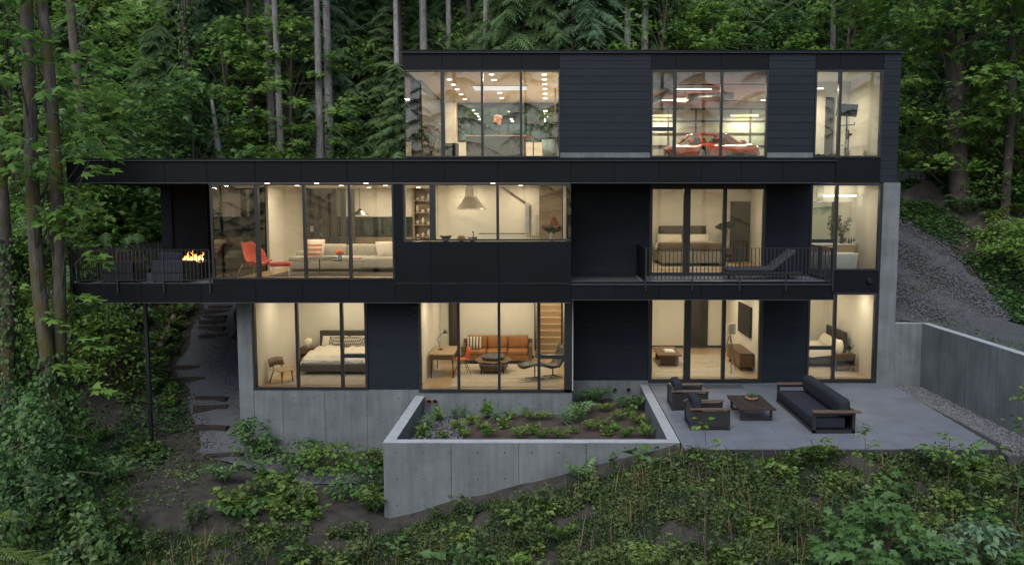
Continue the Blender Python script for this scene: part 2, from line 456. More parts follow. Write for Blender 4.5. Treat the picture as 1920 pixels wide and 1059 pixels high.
def hill(Y, y0, z0, s):
    return z0 + np.maximum(0, Y - y0) * s
def zt(X, Y, rough=True):
    X = np.asarray(X, float); Y = np.asarray(Y, float)
    # left flank
    zl = np.where(Y < -1.5, -1.75, -1.75 + 0.42 * (Y + 1.5))
    zl = np.where(Y > 8, 2.24 + 0.68 * (Y - 8), zl)
    zl = zl + 0.10 * np.clip(-12 - X, 0, 30) * sstep(-1.5, 10, Y)
    # front: falls from the patio edge towards the viewer and to the left
    k = np.clip((X + 3.8) / 6.8, 0, 1)
    zf = -1.92 + (1.75) * k
    dn = np.maximum(0, -6.3 - Y)
    zf = zf - 0.30 * dn
    # right flank
    zr = np.where(Y < 0.2, 1.66, 1.66 + 0.60 * (Y - 0.2))
    zr = np.where(Y > 8.0, 6.34, zr)
    zr = np.where(Y > 11.0, 6.34 + 0.65 * (Y - 11.0), zr)
    zr = zr + 0.16 * np.clip(X - 13.2, 0, 30) * (1 - sstep(8, 14, Y) * 0.5)
    zback = np.where(Y > 11.0, 6.34 + 0.65 * (Y - 11.0), 6.34)
    zmid = np.where(Y < 0, zl, zback)
    # front zones
    wl = sstep(-9.0, -3.0, X)
    zz_back = np.where(X > 9, zr, zback * wl + zl * (1 - wl))
    left_front = np.where(X < -3.7, np.where(Y > -6.3, zl, zf), zf)
    z = np.where(Y > 7.9, zz_back, np.where(X < -3.0, left_front, np.where((X > 11.25) | ((X > 10.3) & (Y > 0.1)), zr, zf)))
    # right flank in front of the retaining wall's end blends to the front slope
    b = sstep(-6.8, -10.5, Y) * (X > 10.3)
    z = z * (1 - b) + zf * b
    if rough:
        z = z + 0.16 * (vnoise(X * 0.9, Y * 0.9, 1) - 0.5) + 0.07 * (vnoise(X * 3.1, Y * 3.1, 2) - 0.5)
    return z
def zt1(x, y):
    return float(zt(np.array([x]), np.array([y]))[0])

def axis(a, b, steps, keys):
    out = []; x = a
    while x < b:
        out.append(x); st = [s for lo, hi, s in steps if lo <= x < hi]; x += st[0] if st else 3.0
    out.append(b)
    out = [v for v in out if all(abs(v - k) > 0.08 for k in keys)] + list(keys)
    return np.array(sorted(out))
HX0, HX1, HY0, HY1 = -8.72, 10.32, -1.40, 8.02
xs = axis(-70, 75, [(-22, 24, 0.3)], [HX0, HX1, -3.7, 2.9, 11.3])
ys = axis(-60, 120, [(-15, 14, 0.3), (14, 40, 0.8)], [HY0, HY1, -6.0, 0.12, -6.62])
GX, GY = np.meshgrid(xs, ys)
GZ = zt(GX, GY)
def cut(cx, cy):
    return ((HX0 < cx < HX1 and HY0 < cy < HY1) or (-3.7 < cx < 2.9 and -6.0 < cy < 0.3)
            or (2.9 < cx < 11.3 and -6.62 < cy < 0.12))
tv = np.stack([GX.ravel(), GY.ravel(), GZ.ravel()], 1)
tt = []; nx = len(xs)
for j in range(len(ys) - 1):
    for i in range(nx - 1):
        if cut((xs[i] + xs[i + 1]) / 2, (ys[j] + ys[j + 1]) / 2): continue
        a = j * nx + i
        tt.append((a, a + 1, a + nx + 1)); tt.append((a, a + nx + 1, a + nx))
ground = bpy.data.objects.new('ground', mesh_np('ground', tv, np.array(tt), 'soil', smooth=True))
link(ground); ground['kind'] = 'structure'; ground['label'] = 'dark sloping forest soil around the house'

def drape(name, poly_x, ys_, m, lift=0.03, nxs=14, label=None):
    """sheet laid on the ground between two x borders given per y"""
    V = []; T = []
    for y in ys_:
        xa, xb = poly_x(y)
        for i in range(nxs + 1):
            x = xa + (xb - xa) * i / nxs
            V.append((x, y, zt1(x, y) + lift + 0.03 * math.sin(x * 3 + y * 2)))
    w = nxs + 1
    for j in range(len(ys_) - 1):
        for i in range(nxs):
            a = j * w + i; T += [(a, a + 1, a + w + 1), (a, a + w + 1, a + w)]
    o = link(bpy.data.objects.new(name, mesh_np(name, np.array(V), np.array(T), m, smooth=True)))
    o['kind'] = 'structure'
    if label: o['label'] = label
    return o
def gravel_edge(y): return 13.85 + 0.30 * math.sin(y * 1.7) + 0.12 * math.sin(y * 5.1) + (0.0 if y < 3.5 else -(y - 3.5) * 0.75)
drape('gravel_slope', lambda y: (10.36 if y > 0.16 else 11.42, gravel_edge(y)),
      np.arange(-6.6, 7.2, 0.3), 'gravel_dark', 0.07, label='dark gravel slope beside the concrete end wall')
PTH_Y = [-5.2, -4.3, -3.5, -2.5, -1.5, -.4, 1.0, 1.9, 2.7, 4.3, 5.6, 7.4]; PTH_X = [-3.6, -5.0, -6.4, -7.9, -9.15, -9.95, -10.6, -11.4, -11.75, -11.9, -12.2, -12.4]
def path_x(y):
    c = float(np.interp(y, PTH_Y, PTH_X)); w = 0.68 + 0.10 * math.sin(y * 3.1)
    return (c - w - (.3 if y < -1.5 else 0), c + w + .3 if y < -1.5 else (-8.86 if y < 2.6 else max(c + w, -8.86 - (y - 2.6) * 1.6)))
drape('gravel_path', path_x, np.arange(-4.4, 7.4, 0.25), 'path_gravel', 0.05, 8, label='gravel footpath climbing beside the house')

# ------------------------------------------------------------------ house
Y0, FA, LO = 0.0, -2.2, -1.45
house = thing('house', 'black three storey house with flat roofs and wide lit windows on concrete base', 'house')

def siding(x0, x1, z0, z1, Y, exp=0.2225):
    lap = 0.004 if z1 > 6 else 0.008; gap = 0.008 if z1 > 6 else 0.004
    w = bx('siding_wall', 'stucco_black', house, x0, Y + 0.035, z0, x1, Y + 0.16, z1)
    z = z1
    while z > z0 + 0.02:
        a = max(z0, z - exp + gap)
        m = MB(); t = 0.006
        m.add([(x0, Y + lap, a), (x1, Y + lap, a), (x1, Y + 0.034, a), (x0, Y + 0.034, a),
               (x0, Y + 0.010, z), (x1, Y + 0.010, z), (x1, Y + 0.034, z), (x0, Y + 0.034, z)],
              [(0, 3, 2, 1), (4, 5, 6, 7), (0, 1, 5, 4), (1, 2, 6, 5), (2, 3, 7, 6), (3, 0, 4, 7)])
        m.build('siding_plank', 'siding', w)
        z -= exp
    return w
def panels(xsplit, z0, z1, Y, t=0.05, name='fascia_panel', m='metal_panel', back=0.06):
    """row of flat metal panels with open joints over a backing"""
    b = bx('fascia', 'stucco_black', house, xsplit[0], Y + t - 0.012, z0 + 0.004, xsplit[-1], Y + t + back, z1 - 0.004)
    for a, c in zip(xsplit[:-1], xsplit[1:]):
        MB().box(a + 0.005, Y, z0, c - 0.005, Y + t - 0.014, z1).build(name, m, b, bevel=0.003)
    return b
def window(x0, x1, z0, z1, Y, mull=(), trans=(), fw=0.055, fd=0.13, gl='glass', right=True, left=True, sash=()):
    """frame (part) with panes and mullions (sub-parts); mull = [(x, width)], trans = [(column, z)]"""
    f = MB()
    f.box(x0, Y - 0.02, z1 - fw, x1, Y + fd, z1).box(x0, Y - 0.02, z0, x1, Y + fd, z0 + fw)
    if left: f.box(x0, Y - 0.02, z0 + fw, x0 + fw, Y + fd, z1 - fw)
    if right: f.box(x1 - fw, Y - 0.02, z0 + fw, x1, Y + fd, z1 - fw)
    w = f.build('window', 'window_frame', house)
    cols = []; a = x0 + (fw if left else 0)
    for x, wd in mull:
        bx('mullion', 'window_frame', w, x - wd / 2, Y - 0.015, z0 + fw, x + wd / 2, Y + fd - 0.01, z1 - fw)
        cols.append((a, x - wd / 2)); a = x + wd / 2
    cols.append((a, x1 - (fw if right else 0)))
    tr = dict(trans)
    for i, (a, b) in enumerate(cols):
        spans = [(z0 + fw, z1 - fw)]
        if i in tr:
            zc = tr[i]
            bx('transom', 'window_frame', w, a, Y - 0.014, zc - 0.055, b, Y + fd - 0.012, zc + 0.055)
            spans = [(z0 + fw, zc - 0.055), (zc + 0.055, z1 - fw)]
        for (p, q) in spans:
            MB().box(a - 0.004, Y + 0.045, p - 0.004, b + 0.004, Y + 0.055, q + 0.004).build('pane', gl, w)
    return w
def Xp(px, py, Y): return PY(px, py, Y)[0]

# --- slabs and roofs
bx('roof', 'soffit', house, -4.28, 0.06, 9.30, 10.24, 8.2, 9.68)
bx('roof_edge', 'metal_panel', house, -4.33, -0.06, 9.70, 10.30, 8.25, 9.77)
bx('roof_flashing', 'flashing', house, -4.335, -0.066, 9.693, 10.305, -0.058, 9.702)
bx('roof', 'soffit', house, -12.93, FA + 0.10, 5.93, 7.66, 5.2, 6.44)
bx('roof_edge', 'metal_panel', house, -13.03, FA - 0.05, 6.47, 7.73, 5.2, 6.53)
bx('roof_flashing', 'flashing', house, -13.035, FA - 0.056, 6.462, 7.735, FA - 0.046, 6.472)
bx('roof_flashing', 'flashing', house, -12.97, FA - 0.012, 5.868, 7.69, FA + 0.02, 5.880)
bx('upper_floor_slab', 'soffit', house, -4.2, 0.18, 6.0, 10.2, 8.0, 6.56)
bx('middle_floor_slab', 'soffit', house, -9.1, FA + 0.14, 2.72, 0.56, 8.0, 3.12)
bx('middle_floor_slab', 'soffit', house, 0.561, FA + 0.14, 2.74, 7.70, 8.0, 3.12)
bx('middle_floor_slab', 'soffit', house, 7.701, 0.18, 2.74, 10.2, 8.0, 3.12)
# left end and rear of the big roof fascia
bx('fascia', 'metal_panel', house, -12.98, FA + 0.0, 5.88, -12.94, 5.2, 6.46)
panels([-12.93] + [Xp(p, 320, FA) for p in (208, 308, 387, 478, 565, 651, 737, 834, 934, 1070, 1152, 1236, 1316, 1390, 1468)] + [7.69], 5.882, 6.46, FA)
bx('fascia', 'metal_panel', house, 7.70, FA + 0.003, 5.882, 7.73, -0.01, 6.46)

# --- upper storey, plane Y0
zA, zB = 6.68, 9.21
panels([-4.28, Xp(829, 110, 0), Xp(904, 110, 0), Xp(977, 110, 0), 0.30], 9.22, 9.69, 0.005)
panels([2.98, Xp(1267, 110, 0), Xp(1353, 110, 0), 6.40], 9.22, 9.69, 0.005)
panels([7.78, Xp(1576, 110, 0), 9.76], 9.22, 9.69, 0.005)
siding(0.31, 2.97, 6.83, 9.69, 0); siding(6.41, 7.77, 6.83, 9.69, 0); siding(9.77, 10.27, 5.95, 9.69, 0)
bx('curb', 'concrete', house, 0.31, 0.012, 6.56, 2.97, 0.15, 6.828); bx('curb', 'concrete', house, 6.41, 0.012, 6.56, 7.77, 0.15, 6.828)
window(-4.25, 0.31, zA, zB, 0, [(Xp(830, 210, 0), .11), (Xp(904, 210, 0), .07), (Xp(977, 210, 0), .07)], left=False, fw=0.045)
window(2.98, 6.41, zA, zB, 0, [(Xp(1265.5, 210, 0), .09), (Xp(1353, 210, 0), .075)], [(0, PY(1240, 242, 0)[1])], fw=0.05)
window(7.78, 9.76, zA, zB, 0, [(Xp(1574.5, 210, 0), .085)], fw=0.05)
bx('window_band', 'metal_panel', house, 7.75, 0.008, 5.95, 9.76, 0.15, 6.672)
bx('window_band', 'metal_panel', house, -4.2, 0.008, 6.54, 2.98, 0.17, 6.676)
bx('window_band', 'metal_panel', house, 2.981, 0.009, 6.54, 7.749, 0.17, 6.675)
# corner glazing on the left end
cw = bx('corner_window', 'window_frame', house, -4.25, 1.95, zA, -4.15, 2.05, zB)
MB().box(-4.236, 0.03, zA, -4.226, 1.95, zB).build('pane', 'glass', cw)
bx('mullion', 'window_frame', cw, -4.25, 0.0, zA + 0.045, -4.222, 0.03, zB - 0.045)
bx('side_wall', 'siding', house, -4.26, 2.05, 6.56, -4.14, 7.9, 9.69)
bx('side_wall', 'siding', house, 10.20, 0.17, 5.95, 10.27, 8.0, 9.69)
bx('side_fascia', 'metal_panel', house, -4.28, 0.06, 9.22, -4.24, 2.05, 9.69)
rw = bx('rear_wall', 'siding', house, 0.3, 7.86, 6.56, 10.2, 7.98, 9.5)

# --- middle storey, plane FA
z1, z2 = 3.27, 5.862
lx0, lx1 = -9.16, -4.20
window(lx0, lx1, z1, z2, FA, [(Xp(482, 430, FA), .10), (Xp(571, 430, FA), .075), (Xp(656, 430, FA), .075)], left=False, fw=0.05)
bx('window_post', 'metal_panel', house, lx1, FA + 0.002, 3.2, Xp(756, 400, FA), FA + 0.14, z2)
kx0, kx1 = Xp(756, 400, FA), 0.585
window(kx0, kx1, 4.315, z2, FA, [(Xp(811, 400, FA), .15), (Xp(933, 400, FA), .07), (Xp(1055, 400, FA), .03)], fw=0.05, right=False)
panels([lx1, Xp(808, 500, FA), Xp(935, 500, FA), 0.59], 3.17, 4.305, FA - 0.015)
panels([-12.95, Xp(265, 550, FA), Xp(377, 550, FA), Xp(480, 550, FA), Xp(567, 550, FA), Xp(655, 550, FA), lx1, Xp(808, 500, FA), Xp(935, 500, FA), 0.59], 2.64, 3.16, FA)
bx('window_band', 'metal_panel', house, -9.16, FA + 0.004, 3.166, lx1, FA + 0.13, 3.266)
bx('roof_flashing', 'flashing', house, -12.955, FA - 0.012, 2.628, 0.595, FA + 0.03, 2.640)
bx('roof_flashing', 'flashing', house, -12.955, FA - 0.012, 3.160, -9.17, FA + 0.10, 3.176)
bx('roof_flashing', 'flashing', house, lx1, FA - 0.020, 3.160, 0.59, FA - 0.002, 3.168)
bx('fascia', 'metal_panel', house, -12.98, FA + 0.003, 2.64, -12.952, 4.2, 3.16)
# living room corner glass on the deck side
cw = bx('corner_window', 'window_frame', house, -9.17, 1.75, 3.2, -9.07, 1.85, z2)
bx('pane', 'glass_green', cw, -9.145, FA + 0.05, 3.2, -9.133, 1.75, z2)
bx('mullion', 'window_frame', cw, -9.165, FA + 0.003, 3.32, -9.10, FA + 0.05, z2 - 0.05)
bx('side_wall', 'siding', house, -9.17, 1.85, 2.66, -9.05, 7.6, 5.92)
# kitchen corner return
cw = bx('corner_window', 'window_frame', house, 0.50, -0.06, 4.31, 0.58, 0.0, z2)
bx('pane', 'glass_green', cw, 0.566, FA + 0.06, 4.31, 0.576, -0.06, z2)
bx('side_wall', 'siding', house, 0.50, FA + 0.06, 3.14, 0.585, 0.03, 4.31)
# deck on the left
deck = bx('deck', 'soffit', house, -12.93, FA + 0.10, 2.70, -9.18, 4.2, 3.09)
nb = 32; wdk = (4.2 - FA - 0.06) / nb
for i in range(nb):
    y = FA + 0.06 + i * wdk
    bx('deck_board', 'paver', deck, -12.92, y, 3.092, -9.19, y + wdk - 0.008, 3.125)
for px, py, yy in ((284, 826, -0.9), (431, 636, 3.2)):
    xq, yq = PZ(px, py, -1.75 + 0.42 * (yy + 1.5))
    MB().box(xq - 0.045, yq - 0.045, zt1(xq, yq) - 0.5, xq + 0.045, yq + 0.045, 2.70).build('deck_post', 'railing_metal', house)
chim = bx('chimney', 'siding', house, Xp(303, 400, 1.9), 1.9, 3.09, Xp(322, 400, 1.9), 4.1, 5.93)
cxa, cxb = Xp(303, 400, 1.9), Xp(322, 400, 1.9)
z = 5.92
while z > 3.2:
    bx('siding_plank', 'siding', chim, cxa, 1.868, z - 0.214, cxb + 0.012, 1.898, z); z -= 0.2225
cxe = Xp(388, 400, 1.9)
bx('fire_surround', 'stucco_black', chim, cxb + 0.014, 1.93, 3.12, cxe, 4.08, 5.92)

# --- balcony on the right
bal = panels([0.60, Xp(1152, 545, FA), Xp(1236, 545, FA), Xp(1314, 545, FA), Xp(1392, 545, FA), Xp(1468, 545, FA), 7.72], 2.72, 3.125, FA)
bx('roof_flashing', 'flashing', house, 0.60, FA - 0.03, 3.126, 7.74, FA + 0.08, 3.142)
bx('roof_flashing', 'flashing', house, 0.60, FA - 0.012, 2.708, 7.72, FA + 0.03, 2.719)
bx('balcony_kerb', 'metal_panel', house, 0.60, FA + 0.10, 3.13, 7.70, FA + 0.2, 3.20)
bx('roof_flashing', 'flashing', house, 0.60, FA + 0.095, 3.2, 7.70, FA + 0.205, 3.21)
bx('fascia', 'metal_panel', house, 7.722, FA + 0.003, 2.72, 7.75, 0.0, 3.125)
bdk = bx('balcony_deck', 'soffit', house, 0.60, FA + 0.22, 3.14, 7.69, -0.02, 3.155)
for i in range(8):
    for j in range(2):
        xa = 2.55 + i * 0.64; ya = FA + 0.24 + j * 0.96
        bx('balcony_paver', 'paver', bdk, xa, ya, 3.157, xa + 0.632, ya + 0.952, 3.19)
siding(0.60, 2.97, 3.16, 5.92, 0); siding(6.43, 7.74, 3.16, 5.92, 0)
window(2.98, 6.42, 3.20, 5.83, 0, [(Xp(1288, 420, 0), .20), (Xp(1359, 420, 0), .11)], fw=0.08)
bx('door_head', 'window_frame', house, 2.98, 0.0, 5.832, 6.42, 0.14, 5.925)
window(7.75, 9.83, 3.34, 5.905, 0, [(Xp(1568, 420, 0), .085)], [(0, PY(1545, 452, 0)[1])], fw=0.05)
bx('window_band', 'metal_panel', house, 7.75, 0.006, 2.69, 9.84, 0.15, 3.335)
bx('window_post', 'window_frame', house, 9.832, 0.01, -0.08, 9.868, 0.15, 5.94)

# --- lower storey
window(-8.40, -5.15, 0.06, 2.625, LO, [(Xp(557, 650, LO), .075), (Xp(641, 650, LO), .085)], [(2, PY(660, 667, LO)[1])], fw=0.075)
siding(-5.14, -3.71, 0.06, 2.625, LO)
window(-3.70, 0.645, 0.0, 2.625, LO - 0.06, [(Xp(860, 650, LO), .075), (Xp(936, 650, LO), .075), (Xp(1010.5, 650, LO), .085)], [(3, PY(1030, 668, LO)[1])], fw=0.075, right=False)
bx('window_post', 'window_frame', house, 0.42, LO - 0.08, 0.0, 0.645, LO + 0.1, 2.625)
bx('side_wall', 'siding', house, 0.60, LO + 0.1, 0.0, 0.64, 0.03, 2.7)
siding(0.65, 2.97, 0.02, 2.71, 0); siding(6.43, 7.74, -0.06, 2.71, 0)
window(2.98, 6.42, -0.06, 2.69, 0, [(Xp(1289, 630, 0), .20), (Xp(1357, 630, 0), .11)], fw=0.11)
window(7.75, 9.83, -0.02, 2.685, 0, [(Xp(1565, 620, 0), .085)], [(0, PY(1540, 652, 0)[1])], fw=0.07)

# --- concrete
def concrete_wall(x0, y0, z0, x1, y1, z1, parent, name='concrete_wall', face=None, jx=(), cap=False, holes=True, stx=0.6, stz=0.6, off=(0.3, 0.25)):
    w = MB().box(x0, y0, z0, x1, y1, z1).build(name, 'concrete', parent)
    if holes and face:
        h = MB(); jn = MB()
        if face == 'front':
            x = x0 + off[0]
            while x < x1 - 0.1:
                z = z1 - off[1]
                while z > z0 + 0.1:
                    h.cyl((x, y0 - 0.002, z), (x, y0 + 0.01, z), 0.021, n=8); z -= stz
                x += stx
            for x in jx: jn.box(x - 0.006, y0 - 0.002, z0, x + 0.006, y0 + 0.01, z1 - 0.002)
        else:
            sx = x0 if face == 'left' else x1
            d = -1 if face == 'left' else 1
            y = y0 + off[0]
            while y < y1 - 0.1:
                z = z1 - off[1]
                while z > z0 + 0.1:
                    h.cyl((sx + d * 0.002, y, z), (sx - d * 0.01, y, z), 0.021, n=8); z -= stz
                y += stx
            for y in jx: jn.box(sx - 0.003, y - 0.006, z0, sx + 0.003, y + 0.006, z1 - 0.002)
        if h.v: h.build('tie_holes', 'stone_dark', w, kind='stuff')
        if jn.v: jn.build('form_joints', 'stone_dark', w, kind='stuff')
    return w
concrete_wall(-8.80, LO, -3.2, -3.70, LO + 0.25, 0.055, house, face='front', jx=(-7.6, -6.4, -5.2, -4.0))
concrete_wall(-8.82, LO - 0.02, -3.2, -8.42, LO + 0.02, 2.62, house, holes=False)
bx('concrete_wall', 'concrete', house, -8.82, LO + 0.021, -3.2, -8.5, 8.0, 2.70)
concrete_wall(-3.70, LO - 0.05, -1.2, 0.645, LO + 0.25, -0.005, house, face='front', jx=(-2.4, -1.1), off=(0.45, 0.35))
concrete_wall(0.645, -0.02, -1.2, 2.98, 0.2, 0.015, house, face='front', jx=(1.8,), off=(0.4, 0.3))
concrete_wall(9.87, -0.03, -0.3, 10.37, 8.0, 5.945, house, face='front', jx=(), off=(0.25, 0.4), stz=1.2)
bx('concrete_wall', 'concrete', house, 2.98, -0.01, -0.4, 9.87, 0.12, -0.065)
# pipe stubs in the concrete and the round lamp on the end bay
for px, py, yy in ((805, 752, LO - 0.05), (816, 752, LO - 0.05), (1152, 730, -0.02), (1178, 730, -0.02)):
    x, z = PY(px, py, yy)
    p = MB().tube([(x, yy - 0.06, z), (x, yy + 0.02, z)], 0.062, 16, caps=False).build('drain_pipe', 'terracotta', house)
    MB().cyl((x, yy - 0.012, z), (x, yy - 0.004, z), 0.058, n=16).build('pipe_mouth', 'black_plastic', p)
x, z = PY(1630, 527, 0)
v = MB().lathe([(0.0, 0), (0.10, 0.0), (0.10, 0.05), (0.07, 0.09), (0, 0.09)], n=18).turn(Matrix.Translation((x, 0.004, z)) @ Matrix.Rotation(R(90), 4, 'X')).build('wall_lamp', 'black_plastic', house, smooth=False)

# --- railings
def railing(parent, pts, z0, z1, post_every=1.3, bars=0.105, drop=0.0):
    rl = MB()
    for a, b in zip(pts[:-1], pts[1:]):
        a = Vector(a); b = Vector(b); d = b - a; n = d.normalized(); s = Vector((-n.y, n.x)) * 0.018
        rl.add([(*(a - s), z1 - 0.012), (*(b - s), z1 - 0.012), (*(b + s), z1 - 0.012), (*(a + s), z1 - 0.012),
                (*(a - s), z1), (*(b - s), z1), (*(b + s), z1), (*(a + s), z1)],
               [(0, 3, 2, 1), (4, 5, 6, 7), (0, 1, 5, 4), (1, 2, 6, 5), (2, 3, 7, 6), (3, 0, 4, 7)])
        rl.add([(*(a - s * .6), z0), (*(b - s * .6), z0), (*(b + s * .6), z0), (*(a + s * .6), z0),
                (*(a - s * .6), z0 + 0.02), (*(b - s * .6), z0 + 0.02), (*(b + s * .6), z0 + 0.02), (*(a + s * .6), z0 + 0.02)],
               [(0, 3, 2, 1), (4, 5, 6, 7), (0, 1, 5, 4), (1, 2, 6, 5), (2, 3, 7, 6), (3, 0, 4, 7)])
    top = rl.build('railing', 'railing_metal', parent)
    bar = None; post = None
    for a, b in zip(pts[:-1], pts[1:]):
        a = Vector(a); b = Vector(b); L = (b - a).length; n = (b - a).normalized()
        k = max(1, round(L / bars)); np_ = max(1, round(L / post_every)); pst = {round(i * k / np_) for i in range(np_ + 1)}
        for i in range(k + 1):
            p = a + n * (L * i / k)
            if i in pst:
                if post is None:
                    post = MB().box(-0.018, -0.018, z0 - drop, 0.018, 0.018, z1 - 0.013).build('post', 'railing_metal', top); o = post
                else: o = post.copy(); link(o, top)
            else:
                if bar is None:
                    bar = MB().box(-0.010, -0.010, z0 + 0.02, 0.010, 0.010, z1 - 0.013).build('baluster', 'railing_metal', top); o = bar
                else: o = bar.copy(); link(o, top)
            o.location = (p.x, p.y, 0)
    return top
railing(house, [(-9.22, FA - 0.035), (-12.99, FA - 0.035)], 3.24, 4.09, drop=0.35)
railing(house, [(-12.99, FA + 0.07), (-12.99, 4.15)], 3.24, 4.09, drop=0.35)
railing(house, [(-12.88, 4.15), (-10.55, 4.15)], 3.24, 4.09, drop=0.2)
bxL = Xp(1200, 460, -0.1)
railing(house, [(2.62, FA - 0.035), (7.70, FA - 0.035)], 3.26, 4.13, drop=0.30)
railing(house, [(7.70, FA + 0.07), (7.70, -0.1)], 3.26, 4.13, bars=0.1, drop=0.15)
bx('privacy_panel', 'metal_panel', house, 2.60, FA + 0.02, 3.22, 2.63, -0.02, 4.13)

# --- planter
pl = thing('planter', 'board-formed concrete planter wall stepping out of the slope in front of the den', 'planter')
concrete_wall(-3.80, -6.12, -3.6, 2.98, -5.88, -0.13, pl, face='front', jx=(-2.25, -0.7, 0.85, 2.4), off=(0.3, 0.22), stx=0.62, stz=0.62)
concrete_wall(-3.80, -5.88, -3.6, -3.55, LO, -0.13, pl, holes=False)
concrete_wall(2.74, -5.88, -1.6, 2.98, -0.02, -0.13, pl, holes=False)
MB().box(-3.805, -6.125, -0.13, 2.985, -5.875, -0.112).build('lit_wall_top', 'concrete_lit_top_and_floor', pl)  # thin sheet with the sky light on the planter tops put into its colour
MB().box(-3.805, -5.875, -0.13, -3.545, LO - 0.002, -0.112).build('lit_wall_top', 'concrete_lit_top_and_floor', pl)
MB().box(2.735, -5.875, -0.13, 2.985, -0.022, -0.112).build('lit_wall_top', 'concrete_lit_top_and_floor', pl)
sx = np.linspace(-3.55, 2.74, 46); sy = np.linspace(-5.88, -0.02, 42)
SX, SY = np.meshgrid(sx, sy); SZ = -0.66 + 0.10 * (vnoise(SX * 1.4, SY * 1.4, 5) - .5) + 0.05 * (vnoise(SX * 6, SY * 6, 6) - .5) + 0.10 * sstep(0, 2.5, SX) * sstep(-3, 0, SY)
def planter_z(x, y): return float(-0.66 + 0.10 * (vnoise(np.array([x * 1.4]), np.array([y * 1.4]), 5)[0] - .5) + 0.10 * sstep(0, 2.5, np.array([x]))[0] * sstep(-3, 0, np.array([y]))[0])
T = []
for j in range(41):
    for i in range(45):
        if sx[i] < 0.63 and sy[j] > LO - 0.02: continue
        a = j * 46 + i; T += [(a, a + 1, a + 47), (a, a + 47, a + 46)]
link(bpy.data.objects.new('soil_bed', mesh_np('soil_bed', np.stack([SX.ravel(), SY.ravel(), SZ.ravel()], 1), np.array(T), 'mulch', smooth=True)), pl)

# --- patio
pat = bx('patio', 'paver_joint', None, 3.0, -6.66, -0.9, 10.28, -0.03, -0.125); pat['kind'] = 'structure'
pat['label'] = 'blue grey paved patio in front of the sliding doors'
def pax(y): return 10.35 + (10.02 - 10.35) * (y / -6.66)
rows = 11; dy = (6.66 - 0.03) / rows
mats_p = []
for j in range(rows):
    ya = -6.66 + j * dy; x = 3.0 - (0.6 if j % 2 else 0.0)
    while x < 10.3:
        xa, xb = max(3.0, x), min(x + 1.2, pax(ya))
        if xb - xa > 0.05:
            bx('paver', 'paver', pat, xa + 0.003, ya + 0.003, -0.124, xb - 0.003, ya + dy - 0.003, -0.10 + 0.0015 * random.random())
        x += 1.2
gs = MB().box(10.02, -7.0, -0.36, 11.2, 0.0, -0.17).build('gravel_strip', 'gravel_dark', None); gs['kind'] = 'structure'
gs['label'] = 'gravel strip between patio and retaining wall'
bx('doormat', 'stone_a', None, 4.6, -0.62, -0.098, 5.75, -0.22, -0.07)
tag(bpy.data.objects['doormat'], 'flat grey mat lying outside the sliding door', 'doormat')
# retaining walls
rwl = thing('retaining_wall', 'tall concrete retaining wall holding the gravel slope beside the patio', 'wall')
concrete_wall(10.372, 0.0, -0.4, 11.2, 0.2, 1.745, rwl, face='front', jx=(), off=(0.2, 0.3))
concrete_wall(11.2, -9.0, -0.6, 11.42, 0.2, 1.745, rwl, face='left', jx=(-1.2, -2.7, -4.2, -5.7, -7.2), off=(0.4, 0.3))
MB().box(10.374, -0.004, 1.745, 11.196, 0.204, 1.76).build('lit_wall_top', 'concrete_lit_top_and_floor', rwl)  # same concrete in a lighter colour, painting the brightness from above
MB().box(11.196, -9.0, 1.745, 11.424, 0.204, 1.76).build('lit_wall_top', 'concrete_lit_top_and_floor', rwl)
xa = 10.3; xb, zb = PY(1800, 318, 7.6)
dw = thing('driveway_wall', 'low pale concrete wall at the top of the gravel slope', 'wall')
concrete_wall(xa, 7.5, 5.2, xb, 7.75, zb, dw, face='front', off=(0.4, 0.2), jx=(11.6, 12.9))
MB().box(xa, 7.495, zb, xb, 7.755, zb + 0.012).build('lit_wall_top', 'concrete_lit_top_and_floor', dw)  # top sheet coloured lighter to stand for overhead light

# ------------------------------------------------------------------ rooms
def room(x0, x1, y0, y1, z0, z1, floor='oak_floor', back=True, left=True, right=True, planks=True, wall='plaster'):
    f = bx('floor', floor, house, x0 - 0.03, y0, z0 - 0.06, x1 + 0.03, y1, z0)
    if back: bx('interior_wall', wall, house, x0, y1, z0, x1, y1 + 0.08, z1)
    if left: bx('interior_wall', wall, house, x0 - 0.08, y0, z0, x0, y1 + 0.08, z1)
    if right: bx('interior_wall', wall, house, x1, y0, z0, x1 + 0.08, y1 + 0.08, z1)
    c = bx('ceiling', 'ceiling_paint', house, x0 - 0.06, y0, z1, x1 + 0.06, y1 + 0.06, z1 + 0.05)
    return c
DLM = None
def downlight(c, x, y, z, watt=0.0, r=0.07, col=(1.0, 0.80, 0.565)):
    """recessed lamp: glowing lens in a trim ring; watt > 0 gives its own light"""
    global DLM
    if DLM is None:
        DLM = MB().lathe([(0.0, -0.004), (0.07, -0.004), (0.07, 0.0)], n=14).build('downlight', 'downlight_lens', c); o = DLM
        o['ring'] = 0
    else:
        o = DLM.copy(); link(o, c)
    o.location = (x, y, z)
    if watt:
        L = bpy.data.lights.new('downlight_glow', 'AREA'); L.shape = 'DISK'; L.size = 0.16; L.energy = watt * 0.78; L.color = col
        lo = bpy.data.objects.new('downlight_glow', L); link(lo, c); lo.location = (x, y, z - 0.012)

WARM = 1.0
